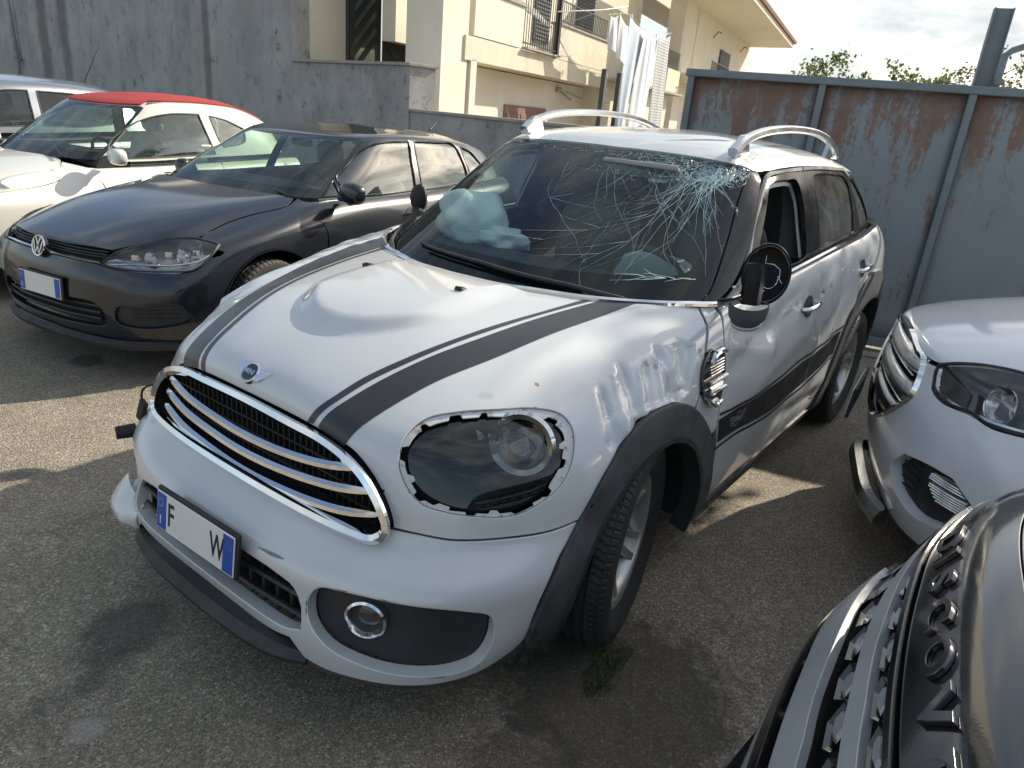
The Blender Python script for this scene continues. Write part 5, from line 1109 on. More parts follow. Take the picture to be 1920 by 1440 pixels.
def cracks(T, ws):
    """radiating cracks and crushed patches of the laminated windscreen"""
    r = np.random.default_rng(12); V = []; F = []
    def uvp(u, v): return T.pos(np.atleast_1d(u), np.atleast_1d(v), .0022)
    def line(p, ang, L, w, wander=.16, branch=.0):
        n = max(3, int(L/.035)); pts = [p]; a = ang
        for i in range(n):
            a += r.normal()*wander; p = p+np.array([math.cos(a)*SU, math.sin(a)*SV])*(L/n)
            if not (abs(p[0]) < 4.45 and .12 < p[1] < 2.93): break
            pts.append(p)
            if branch and r.random() < branch: line(p, a+r.choice([-1, 1])*(.35+.5*r.random()), L*(.2+.3*r.random()), w*.7, wander, 0)
        if len(pts) < 2: return
        P3 = uvp(np.array([q[0] for q in pts]), np.array([q[1] for q in pts])); b = len(V)
        T_ = np.gradient(P3, axis=0); T_ /= np.maximum(np.linalg.norm(T_, axis=1, keepdims=True), 1e-9)
        N_ = T.normal(np.array([q[0] for q in pts]), np.array([q[1] for q in pts])); S_ = np.cross(T_, N_)
        ww = w*np.linspace(1, .35, len(P3))*(.6+.8*r.random(len(P3)))
        for k in range(len(P3)): V.append(P3[k]+S_[k]*ww[k]); V.append(P3[k]-S_[k]*ww[k]+N_[k]*.0004)
        for k in range(len(P3)-1): F.append((b+2*k, b+2*k+1, b+2*k+3, b+2*k+2))
    SU, SV = 4.4/.9, 3/1.15      # metres to surface parameters
    hub = np.array([2.35, 2.45]); h2 = np.array([1.0, 2.35]); h3 = np.array([3.3, 2.55])
    for k in range(95):
        a = r.random()*2*math.pi; line(hub+r.normal(size=2)*[.5, .12], a, .05+.14*r.random(), .0005, .35, .15)
    for k in range(34):
        a = -math.pi/2+r.normal()*.55; line(hub+r.normal(size=2)*[.3, .08], a, .25+.6*r.random(), .0009, .09, .06)
    for k in range(22):
        a = -math.pi/2+r.normal()*.25+.1; line(h2+r.normal(size=2)*[.55, .06], a, .2+.6*r.random(), .0006, .10, .05)
    for k in range(90):
        line(np.array([r.uniform(.3, 3.9), r.uniform(2.45, 2.85)]), r.uniform(-.6, .6)+r.choice([0, math.pi]), .03+.10*r.random(), .0006, .4, .2)
    for k in range(30): line(h3+r.normal(size=2)*[.25, .12], r.random()*6.28, .04+.1*r.random(), .0007, .4, .2)
    for k in range(110):
        line(np.array([r.uniform(-4.2, 4.2), r.uniform(2.66, 2.9)]), r.random()*6.28, .01+.03*r.random(), .0008, .5)
    for k in range(18): line(np.array([r.uniform(-3.9, -2.2), r.uniform(1.3, 2.7)]), r.uniform(-1.2, 1.2), .04+.12*r.random(), .0006, .3, .1)
    for k in range(14): line(np.array([r.uniform(-3.6, -1.2), r.uniform(.9, 1.6)]), -math.pi/2+r.normal()*.3, .05+.2*r.random(), .0006, .1)
    for k in range(8): line(np.array([-2.4, 1.75]), r.random()*6.28, .05+.05*r.random(), .0006, .2)
    for k in range(10): line(np.array([r.uniform(2.6, 3.9), .45]), math.pi+r.normal()*.2, .06+.1*r.random(), .001, .2)
    o = mesh_obj('windscreen_cracks', V, F, M['crack'], ws, True); o['kind'] = 'stuff'
    # crushed powdery patch near the hubs
    Vp = []; Fp = []
    for k in range(1500):
        c0 = hub if k < 800 else (h3 if k < 950 else (h2 if k < 1050 else np.array([r.uniform(.0, 4.0), 2.70])))
        p = c0+r.normal(size=2)*([.48, .12] if k < 1050 else [.3, .07]); 
        if not (abs(p[0]) < 4.3 and .2 < p[1] < 2.95): continue
        s = .002+.006*r.random()**2; a = r.random()*3
        q = T.pos(np.array([p[0]]), np.array([p[1]]), .0026)[0]; n = T.normal(np.array([p[0]]), np.array([p[1]]))[0]; Mx = frame(q, n)
        pl = [(s*math.cos(a), s*math.sin(a), 0), (s*.3*math.cos(a+2), s*.3*math.sin(a+2), 0), (s*math.cos(a+3.3), s*math.sin(a+3.3), .0003)]
        b = len(Vp); Vp += [tuple(v) for v in xf(Mx, pl)]; Fp.append((b, b+1, b+2))
    o = mesh_obj('glass_splinters', Vp, Fp, M['crack'], ws, False); o['kind'] = 'stuff'
M['crack'] = simple('crushed_glass_edge', (.50, .66, .66), .25, var=.25, vscale=40)
def blob(name, parent, mat, pts, r, seed=1, crump=.0, levels=None):
    """soft pillow stretched over ellipsoid radii r at pts"""
    n, m = 36, 22; V = []; F = []; R_ = np.random.default_rng(seed)
    for i in range(m+1):
        th = math.pi*i/m
        for j in range(n):
            ph = 2*math.pi*j/n; V.append((math.sin(th)*math.cos(ph), math.sin(th)*math.sin(ph), math.cos(th)))
    V = np.array(V); V = np.sign(V)*np.abs(V)**.75
    V = V*(1+crump*wav(V, 4, seed)[:, None]+crump*.5*wav(V, 9, seed+1)[:, None])
    V = V*np.array(r)+np.array(pts)
    for i in range(m):
        for j in range(n): F.append((i*n+j, (i+1)*n+j, (i+1)*n+(j+1) % n, i*n+(j+1) % n))
    return mesh_obj(name, V, F, mat, parent, True)
def seat(parent, x, y, mat, name='seat', zs=.55, k=1.0):
    o = blob(name, parent, mat, (x, y, zs), (.26*k, .24*k, .09), 3, .03)
    b = blob('backrest', o, mat, (x-.34, y, zs+.33), (.10, .23*k, .34), 4, .03); b.rotation_euler = (0, 0, 0)
    blob('headrest', o, mat, (x-.42, y, zs+.76), (.06, .13, .10), 5, .02)
    return o
def interior(car, T0):
    seat(car, -1.35, .36, M['fabric']); seat(car, -1.35, -.36, M['fabric'])
    blob('rear_seat', car, M['fabric'], (-2.45, 0, .62), (.30, .62, .14), 8, .02); blob('rear_backrest', car, M['fabric'], (-2.75, 0, .95), (.12, .62, .34), 9, .02)
    # dashboard
    prof = [(-.52, .965), (-.60, 1.0), (-.72, 1.005), (-.80, .99), (-.86, .94), (-.87, .80), (-.80, .62)]
    V = []; F = []; ys = np.linspace(-.73, .73, 25)
    for y in ys:
        e = (abs(y)/.73)**4*.06
        for x, z in prof: V.append((x-e, y, z-e*.4))
    m = len(prof)
    for i in range(len(ys)-1):
        for k in range(m-1): F.append((i*m+k, i*m+k+1, (i+1)*m+k+1, (i+1)*m+k))
    d = mesh_obj('dashboard', V, F, M['dash'], car, True)
    # front deck between dash and glass
    mesh_obj('dash_top', [(-.22, -.45, .972), (-.22, .45, .972), (-.5, .66, .972), (-.56, .70, .968), (-.56, -.70, .968), (-.5, -.66, .972)], [(0, 1, 2, 3, 4, 5)], M['dash'], car)
    # steering wheel with its spent airbag
    Mx = frame((-.93, .37, .93), (-1, 0, .45)); a = np.linspace(0, 2*math.pi, 33)[:-1]
    w = tube('steering_wheel', xf(Mx, [(.185*math.cos(t), .185*math.sin(t), 0) for t in a]), .014, M['dash'], car, n=8, closed=True)
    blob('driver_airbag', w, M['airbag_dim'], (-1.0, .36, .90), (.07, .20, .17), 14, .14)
    # passenger airbag hanging from the dashboard
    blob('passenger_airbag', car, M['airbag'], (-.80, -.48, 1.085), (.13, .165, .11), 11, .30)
    blob('passenger_airbag_fold', car, M['airbag'], (-.80, -.34, 1.03), (.10, .15, .05), 17, .35)
    # curtain airbag along the right windows
    for s in ():
        P = smooth_outline([(-.95, .66*s, 1.20), (-1.15, .62*s, 1.30), (-1.5, .60*s, 1.33), (-2.1, .60*s, 1.33), (-2.5, .60*s, 1.30)], (), .05, False)
        sweep('curtain_airbag', P, [(-.02, -.22), (.02, -.22), (.03, -.05), (.015, .05), (-.015, .05), (-.03, -.05)], M['airbag_dim'], car)
    # rear view mirror
    mb = MB(); mb.box((0, 0, 0), (.022, .22, .065), R=np.array(Matrix.Rotation(.3, 3, 'Y')), bev=.009); mb.V = [(a-.985, b+.01, c+1.325) for a, b, c in mb.V]; mb.tube([(-.985, 0, 1.34), (-1.02, 0, 1.40)], .012, 6)
    mb.build('rear_view_mirror', M['dash'], car, auto=35)
    # roof lining, pillars' inside and sun visor
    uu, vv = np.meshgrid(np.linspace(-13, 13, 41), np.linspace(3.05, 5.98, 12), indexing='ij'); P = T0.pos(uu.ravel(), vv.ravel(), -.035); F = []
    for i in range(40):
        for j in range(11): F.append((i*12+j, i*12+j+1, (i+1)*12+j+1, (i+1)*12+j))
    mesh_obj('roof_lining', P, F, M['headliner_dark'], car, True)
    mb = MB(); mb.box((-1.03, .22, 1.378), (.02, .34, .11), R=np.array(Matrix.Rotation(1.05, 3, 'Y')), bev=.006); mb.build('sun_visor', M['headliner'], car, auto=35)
    # far window pillars seen through the cabin
    for s in (1, -1):
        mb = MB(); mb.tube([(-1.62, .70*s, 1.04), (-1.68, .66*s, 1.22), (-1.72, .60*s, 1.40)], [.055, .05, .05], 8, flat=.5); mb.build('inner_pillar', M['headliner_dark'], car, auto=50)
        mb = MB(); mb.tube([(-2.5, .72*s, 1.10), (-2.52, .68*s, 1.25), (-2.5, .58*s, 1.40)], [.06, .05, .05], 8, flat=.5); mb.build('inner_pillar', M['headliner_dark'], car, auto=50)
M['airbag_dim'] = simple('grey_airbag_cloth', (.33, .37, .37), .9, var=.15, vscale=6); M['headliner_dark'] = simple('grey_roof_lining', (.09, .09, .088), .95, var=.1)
def broken_mirror(car):
    # open back of the mirror, its ring and the hanging lower shell
    c = np.array([-.610, .925, 1.135]); d = norm((.93, .30, .18)); Mx = frame(c, d)@mat4((0, 0, 0), (.86, 0, 0), (0, 1.12, 0), (0, 0, 1))
    mb = MB(); mb.lathe([(.088, .020), (.086, .026), (.078, .022), (.074, -.004), (.04, -.012), (0, -.012)], 40, Mx); mb.lathe([(.088, .020), (.086, -.02), (.07, -.045), (0, -.05)], 40, Mx)
    o = mb.build('wing_mirror', M['frame_black'], car, auto=40)
    mb = MB(); mb.lathe([(.076, .024), (.079, .0285), (.082, .024)], 40, Mx); 
    mb.tube(xf(Mx, [(-.01, .055, .0), (-.01, .03, .004), (.02, .03, .004), (.045, .018, .0), (.05, -.01, 0), (.062, -.02, 0)]), .0018, 5)
    mb.tube(xf(Mx, [(.03*math.cos(a)+.015, .03*math.sin(a)-.01, 0) for a in np.linspace(2.5, 6.6, 14)]), .0016, 5); mb.build('broken_edge', M['satin'], o, auto=50)
    # stem that leans out of the door corner
    V, F = sweep_geo([(-.480, .928, 1.185), (-.480, .930, 1.165), (-.475, .935, 1.12), (-.47, .94, 1.06)], [(-.026, -.016), (-.016, -.026), (.02, -.026), (.03, -.014), (.028, .016), (.016, .026), (-.014, .028), (-.026, .018)], False, (1, 0, 0), [.82, .98, 1.05, 1.0]); mesh_obj('mirror_stem', V, F, M['frame_black'], o, True, auto=30)
    mb = MB(); mb.tube([(-.60, .80, 1.015), (-.52, .87, 1.045), (-.455, .925, 1.08)], [.014, .013, .012], 8); mb.build('mirror_arm', M['piano'], o, auto=40)
    mb = MB(); R_ = np.random.default_rng(3)
    for k in range(5): mb.box(np.array([-.49, .915, 1.10])+R_.normal(size=3)*.012, (.018, .006, .014), R=np.array(Matrix.Rotation(R_.random()*3, 3, 'X')), bev=.001)
    mb.build('torn_bracket', M['satin'], o)
    # hanging cap
    n = 14; V = []; F = []
    for j, (z, k) in enumerate(((1.075, 1.0), (1.05, 1.02), (1.03, .95), (1.012, .72), (1.004, .4))):
        for i in range(n):
            a = math.pi*(i/(n-1))-.35; V.append((-.445+.055*k*math.sin(a)*.8-.0*j+(.0), .945+.060*k*math.cos(a), z-.02*math.sin(a)))
    for j in range(4):
        for i in range(n-1): F.append((j*n+i, j*n+i+1, (j+1)*n+i+1, (j+1)*n+i))
    mesh_obj('mirror_cap', V, F, M['plastic_worn'], o, True, auto=60)
    tube('cap_trim', [V[3*n+i] for i in range(n)], .006, M['strip'], o, n=6)
    tube('loose_wire', curve([(-.50, .93, 1.075), (-.53, .96, 1.062), (-.56, .97, 1.05)], .01), .0025, M['plastic'], o, n=5)
def torn_corner(car):
    # white tongue of bumper skin sticking out on the right
    g = [[(.800, -.40, .30), (.79, -.47, .305), (.775, -.54, .315), (.75, -.60, .32)], [(.83, -.40, .265), (.835, -.475, .262), (.825, -.55, .265), (.79, -.61, .275)], [(.825, -.40, .232), (.85, -.475, .225), (.845, -.555, .228), (.805, -.62, .240)], [(.80, -.39, .212), (.835, -.47, .203), (.83, -.55, .205), (.79, -.615, .222)]]
    G = np.array(g); V = []; n = 14
    rows = np.array([smooth_outline(r_, (), .016, False)[:n] if len(smooth_outline(r_, (), .016, False)) >= n else np.array([r_[0]+(np.array(r_[-1])-r_[0])*t for t in np.linspace(0, 1, n)]) for r_ in G])
    cols = [smooth_outline(rows[:, i], (), .012, False)[:9] for i in range(n)]; k = min(len(c) for c in cols); F = []
    for c in cols: V += [tuple(p) for p in c[:k]]
    for i in range(n-1):
        for j in range(k-1): F.append((i*k+j, i*k+j+1, (i+1)*k+j+1, (i+1)*k+j))
    o = mesh_obj('torn_bumper_corner', V, F, M['white'], car, True)
    m = o.modifiers.new('s', 'SOLIDIFY'); m.thickness = .004
    # loose sensor on its cable
    b = MB(); b.box((.66, -.66, .50), (.018, .035, .09), R=np.array(Matrix.Rotation(-.5, 3, 'X')), bev=.004); b.build('hanging_sensor', M['bare_plastic'], car, auto=35)
    tube('sensor_cable', curve([(.63, -.545, .62), (.655, -.585, .615), (.665, -.63, .585), (.662, -.65, .545)], .01), .004, M['bare_plastic'], car, n=6)
    b = MB(); b.lathe([(.0, .03), (.022, .03), (.024, -.03), (0, -.035)], 12, frame((.72, -.66, .44), (1, -.3, 0))); b.build('broken_fixing', M['bare_plastic'], car, auto=35)

# ================================================================= the crashed white car
def sm(t): t = np.clip(t, 0, 1); return t*t*(3-2*t)
def crease(P, a, b, w, amp, w2=None):
    """gaussian fold of width w along the 3D segment a-b"""
    a = np.array(a); b = np.array(b); d = b-a; L = d@d
    t = np.clip(((P-a)@d)/L, 0, 1); q = np.linalg.norm(P-a-t[:, None]*d, axis=1)
    ww = w*(.45+.55*t) if w2 is None else w+(w2-w)*t
    return amp*np.exp(-(q/ww)**2)*(.5+.5*sm(t*4+.2))
def polydist(poly, X):
    poly = np.asarray(poly, float); ins = inside(poly, X); d = np.full(len(X), 9.)
    for i in range(len(poly)):
        a = poly[i]; b = poly[(i+1) % len(poly)]; e = b-a
        t = np.clip(((X-a)@e)/(e@e), 0, 1); d = np.minimum(d, np.linalg.norm(X-a-t[:, None]*e, axis=1))
    return np.where(ins, d, -d)
def wav(P, s, seed):
    r = np.random.default_rng(seed); o = 0
    for k in range(7):
        w = r.normal(size=3); w = w/np.linalg.norm(w)*s*(.6+1.1*r.random()); o = o+np.sin(P@w+r.random()*6.28)/(1+.5*k)
    return o/3
CR_POLY = [(.085, .862), (-.02, .897), (-.11, .916), (-.22, .936), (-.31, .95), (-.355, .928), (-.315, .87), (-.27, .79), (-.06, .80), (.06, .80), (.14, .80)]
def mini_disp(P, N):
    sh = P.shape; P2 = P.reshape(-1, 3); x, y, z = P2.T; d = np.zeros(len(P2))
    hood = (z > .70) & (x > -1.2)
    # power dome of the bonnet
    ay = np.abs(y); xf = .455-.16*(ay/.25)**2.2
    d += np.where(hood, .028*sm((xf-x)/.095)*sm((.315-ay)/.11)*sm((x+.36)/.42), 0)
    # soft crown line running along each side of the bonnet
    d += np.where(hood, .006*np.exp(-((ay-(.60-.10*x))/.035)**2)*sm((.40-x)/.2)*sm((x+.5)/.2)*(z > .86), 0)
    L = y > .3
    # crumpled left wing
    pd = polydist(CR_POLY, P2[:, [0, 2]]); w = np.where(L, sm(pd/.022), 0); d += -.015*w
    w2 = np.where(L, sm((pd+.01)/.04), 0)
    f = 0
    for a, b, wd, am in (((.075, .76, .868), (.125, .85, .755), .021, -.022), ((-.036, .752, .903), (.010, .865, .785), .023, -.026), ((-.118, .79, .907), (-.045, .866, .79), .017, -.016),
                         ((-.205, .778, .933), (-.190, .88, .80), .022, -.028), ((.012, .757, .888), (.075, .86, .775), .012, .009), ((-.085, .788, .902), (-.02, .86, .80), .012, .011),
                         ((-.165, .79, .925), (-.125, .868, .81), .014, .014), ((-.285, .82, .925), (-.25, .865, .86), .024, -.014), ((-.255, .80, .935), (-.235, .87, .83), .012, .010)):
        f = f+crease(P2, a, b, wd*1.2, am*.72)
    d += np.where(L, f, 0)*sm((x+.45)/.05)
    d += w2*.0010*wav(P2, 95, 3)
    # dented left doors and quarter panel
    dr = np.where(L & (x < -.5) & (x > -3.1), 1., 0.)*sm((-.5-x)/.12)*sm((1.06-z)/.12)
    g = crease(P2, (-.60, .87, .93), (-.95, .89, .86), .03, -.014, .05)+crease(P2, (-.62, .87, .87), (-.98, .89, .80), .03, .010, .05)
    g = g+crease(P2, (-.58, .88, .80), (-1.30, .88, .95), .055, -.016, .07)+crease(P2, (-.85, .89, .66), (-1.5, .89, .80), .06, .010, .06)
    g = g+crease(P2, (-1.45, .89, .94), (-1.75, .89, .72), .06, -.015, .08)+crease(P2, (-1.62, .885, .90), (-1.60, .885, .97), .03, -.012, .03)
    g = g+crease(P2, (-1.70, .885, .95), (-1.76, .89, .80), .025, .010, .04)+crease(P2, (-1.95, .87, 1.02), (-2.02, .89, .60), .05, -.012, .07)
    g = g+crease(P2, (-2.15, .88, 1.05), (-2.20, .90, .80), .04, .010, .05)+crease(P2, (-2.42, .88, 1.04), (-2.46, .90, .90), .03, -.016, .03)
    g = g+crease(P2, (-1.5, .88, .46), (-2.0, .88, .42), .05, .012, .05)+crease(P2, (-1.3, .88, .40), (-1.9, .88, .36), .035, -.010, .03)
    g = g+crease(P2, (-.62, .88, .905), (-.80, .885, .875), .008, .006, .012)+crease(P2, (-1.10, .885, .905), (-1.32, .885, .955), .012, .006, .02)
    d += dr*g+dr*.0035*wav(P2, 14, 9)*sm((z-.3)/.1)
    d += dr*sm((.16-np.hypot(x+.72, z-.87))/.08)*.0022*wav(P2, 75, 5)
    # ragged right wing
    Rr = np.where(y < -.45, 1., 0.)*sm((-y-.50)/.12)*sm((x+.75)/.2)*(z > .5)
    d += Rr*(.012+.010*wav(P2, 30, 21)+.004*wav(P2, 80, 22))
    # slight waves everywhere so that the sheet metal is not perfect
    d += .0006*wav(P2, 7, 30)
    return (N.reshape(-1, 3)*d[:, None]).reshape(sh)
def mini_top_disp(P, N):
    sh = P.shape; P2 = P.reshape(-1, 3); x, y, z = P2.T; d = np.zeros(len(P2))
    q = np.linalg.norm(P2-np.array([-1.27, .60, 1.44]), axis=1)
    d += sm((.13-q)/.09)*(-.008+.0045*wav(P2, 70, 41))
    d += crease(P2, (-1.15, .05, 1.46), (-1.50, .30, 1.50), .04, -.006, .06)+crease(P2, (-1.18, .35, 1.45), (-1.32, .52, 1.46), .03, -.005, .04)
    return (N.reshape(-1, 3)*d[:, None]).reshape(sh)

def stained(base, name, spots, scuffs=()):
    """copy of a paint with small chips and rust marks at given places"""
    m = base.copy(); m.name = name; nt = m.node_tree; b = nt.nodes['Principled BSDF']; N = nt.nodes; L = nt.links
    src = b.inputs['Base Color'].links[0].from_socket
    tc = N.new('ShaderNodeTexCoord'); nz = noise(nt, 55, 5, .7); cur = src
    for p, r, c in spots:
        d = N.new('ShaderNodeVectorMath'); d.operation = 'DISTANCE'; L.new(tc.outputs['Object'], d.inputs[0]); d.inputs[1].default_value = p
        mr = N.new('ShaderNodeMapRange'); mr.inputs['From Min'].default_value = 0; mr.inputs['From Max'].default_value = r; mr.inputs['To Min'].default_value = 1; mr.inputs['To Max'].default_value = 0
        L.new(d.outputs['Value'], mr.inputs['Value'])
        ad = N.new('ShaderNodeMath'); ad.operation = 'ADD'; L.new(mr.outputs[0], ad.inputs[0]); L.new(nz, ad.inputs[1])
        rp = ramp(nt, ad.outputs[0], [(.98, 0.), (1.08, .85)])
        cur = mix(nt, rp, cur, c)
    for p, r in scuffs:      # fields of fine scratches
        d = N.new('ShaderNodeVectorMath'); d.operation = 'DISTANCE'; L.new(tc.outputs['Object'], d.inputs[0]); d.inputs[1].default_value = p
        mr = N.new('ShaderNodeMapRange'); mr.inputs['From Min'].default_value = r*.5; mr.inputs['From Max'].default_value = r; mr.inputs['To Min'].default_value = 1; mr.inputs['To Max'].default_value = 0; L.new(d.outputs['Value'], mr.inputs['Value'])
        s1 = ramp(nt, noise(nt, 1, 6, .75, mscale=(300, 40, 90)), [(.52, 0.), (.60, 1.)]); s2 = ramp(nt, noise(nt, 14, 5, .7), [(.42, 0.), (.60, .55)])
        k = mix(nt, 1.0, mix(nt, 1.0, s1, s2, 'MULTIPLY'), mr.outputs[0], 'MULTIPLY'); cur = mix(nt, k, cur, (.34, .33, .31))
    L.new(cur, b.inputs['Base Color']); return m
RUST = (.30, .15, .06); CHIP = (.16, .14, .11); GREYP = (.30, .31, .30)
M['white_wing'] = stained(M['white'], 'white_paint_with_chips', [((-.046, .86, .819), .016, RUST), ((-.147, .875, .803), .015, RUST), ((-.148, .81, .895), .018, GREYP), ((.221, .644, .88), .014, RUST), ((-.37, .855, .90), .03, GREYP), ((-.12, .79, .905), .03, GREYP), ((0, .79, .88), .03, GREYP)], [((-.20, .84, .89), .20), ((.05, .82, .84), .15)])
M['white_door'] = stained(M['white'], 'white_paint_scraped', [((-1.63, .89, .925), .035, RUST), ((-1.70, .89, .95), .03, GREYP), ((-.75, .89, .87), .05, GREYP)], [((-.68, .885, .86), .16), ((-1.68, .89, .92), .14), ((-2.2, .9, .85), .2)])
M['white_roof'] = stained(M['white'], 'white_paint_rust_corner', [((-1.265, .615, 1.43), .045, (.42, .28, .14)), ((-1.25, .62, 1.41), .03, RUST)])

def tyre_geo(R, W, rim_r, n=220, tread=True):
    """tyre about the y axis, with tread blocks cut into the running surface"""
    h = W/2
    prof = [(rim_r-.004, -h*.72), (rim_r+.012, -h*.82), (rim_r+.05, -h*.99), (R-.055, -h*1.0), (R-.025, -h*.93), (R-.010, -h*.80)]
    ys = np.linspace(-h*.78, h*.78, 23)
    grooves = [-.42, -.14, .14, .42]
    mid = []
    for y in ys:
        t = y/h; mid.append((R-.010*(abs(t)/.78)**3, y, 1))
    prof2 = [(p[0], p[1], 0) for p in prof]+mid+[(p[0], -p[1], 0) for p in prof[::-1]]
    V = []; F = []; m = len(prof2)
    for i in range(n):
        a = 2*math.pi*i/n
        for k, (r, y, tr) in enumerate(prof2):
            rr = r
            if tr and tread:
                t = y/h
                if min(abs(t-g) for g in grooves) < .035: rr -= .007
                s = (i+int(round(abs(t)*6))) % 4
                if s == 0: rr -= .006 if abs(t) > .45 else .003
            elif tread and k in (4, 5, m-5, m-6) and i % 4 == 0: rr -= .005
            V.append((rr*math.cos(a), y, rr*math.sin(a)))
    for i in range(n):
        j = (i+1) % n
        for k in range(m-1): F.append((i*m+k, i*m+k+1, j*m+k+1, j*m+k))
    return V, F
def rim_geo(r, W, style='five', depth=.03):
    """alloy wheel about the y axis, face towards +y"""
    mb = MB(); h = W/2
    A = mat4((0, 0, 0), (1, 0, 0), (0, 0, -1), (0, 1, 0))        # lathe axis -> y
    mb.lathe([(r+.004, -h*.75), (r-.012, -h*.7), (r-.03, -h*.3), (r-.03, h*.45), (r-.014, h*.66), (r-.004, h*.74), (r+.006, h*.76), (r+.006, h*.70)], 64, A)
    mb.lathe([(.068, -.01), (.068, h*.30), (.05, h*.42), (.0, h*.43)], 32, A)
    nsp = {'five': 5, 'ten': 10, 'seven': 7}[style]
    for k in range(nsp):
        a = 2*math.pi*k/nsp+.3
        for s in ((-1, 1) if style == 'five' else (0,)):
            a2 = a+s*.13
            p0 = np.array([.045*math.cos(a+s*.35), h*.34, .045*math.sin(a+s*.35)]); p2 = np.array([(r-.018)*math.cos(a2+s*.06), h*.60, (r-.018)*math.sin(a2+s*.06)])
            p1 = (p0+p2)/2+np.array([0, -.006, 0])
            V, F = sweep_geo(smooth_outline([p0, p1, p2], (), .03, False), [(-.014, -.012), (.014, -.012), (.011, .006), (-.011, .006)], False, (0, 1, 0), None); mb.add(V, F)
    for k in range(5):
        a = 2*math.pi*k/5; mb.lathe([(.008, h*.30), (.008, h*.36), (0, h*.36)], 8, mat4((.042*math.cos(a), 0, .042*math.sin(a)), (1, 0, 0), (0, 0, -1), (0, 1, 0)))
    return mb
_tyres = {}
def wheel(parent, loc, R=.34, W=.225, rim=.216, side=1, steer=0.0, style='five', mat='rim', tread=True, spin=0.3, lugs=220):
    mb = rim_geo(rim, W, style); V = np.array(mb.V)*np.array([1, side, 1])
    F = mb.F if side > 0 else [f[::-1] for f in mb.F]
    o = mesh_obj('wheel', V, F, M[mat], parent, True, auto=35); o.location = loc; o.rotation_euler = (0, spin, steer)
    Vt, Ft = tyre_geo(R, W, rim, lugs if tread else 96, tread)
    mesh_obj('tyre', Vt, Ft, M['rubber'], o, True, auto=28)
    d = MB(); d.lathe([(.05, -.02*side), (rim-.05, -.02*side), (rim-.05, -.0*side), (.05, 0)], 40, mat4((0, 0, 0), (1, 0, 0), (0, 0, -1), (0, 1, 0)))
    d.build('brake_disc', M['disc_metal'], o, auto=30)
    return o
def arch_liner(parent, cx, cz, R, y0, y1):
    """dark tunnel the wheel turns in"""
    V = []; F = []; n = 20
    for i in range(n+1):
        a = math.radians(-12+204*i/n)
        for y in (y0, y1): V.append((cx+R*math.cos(a), y, cz+R*math.sin(a)))
    for i in range(n): F.append((2*i, 2*i+1, 2*i+3, 2*i+2))
    c = len(V); V.append((cx, y1, cz))
    for i in range(n): F.append((2*i+1, 2*i+3, c))
    return mesh_obj('arch_liner', V, F, M['bare_plastic'], parent, True, auto=40)

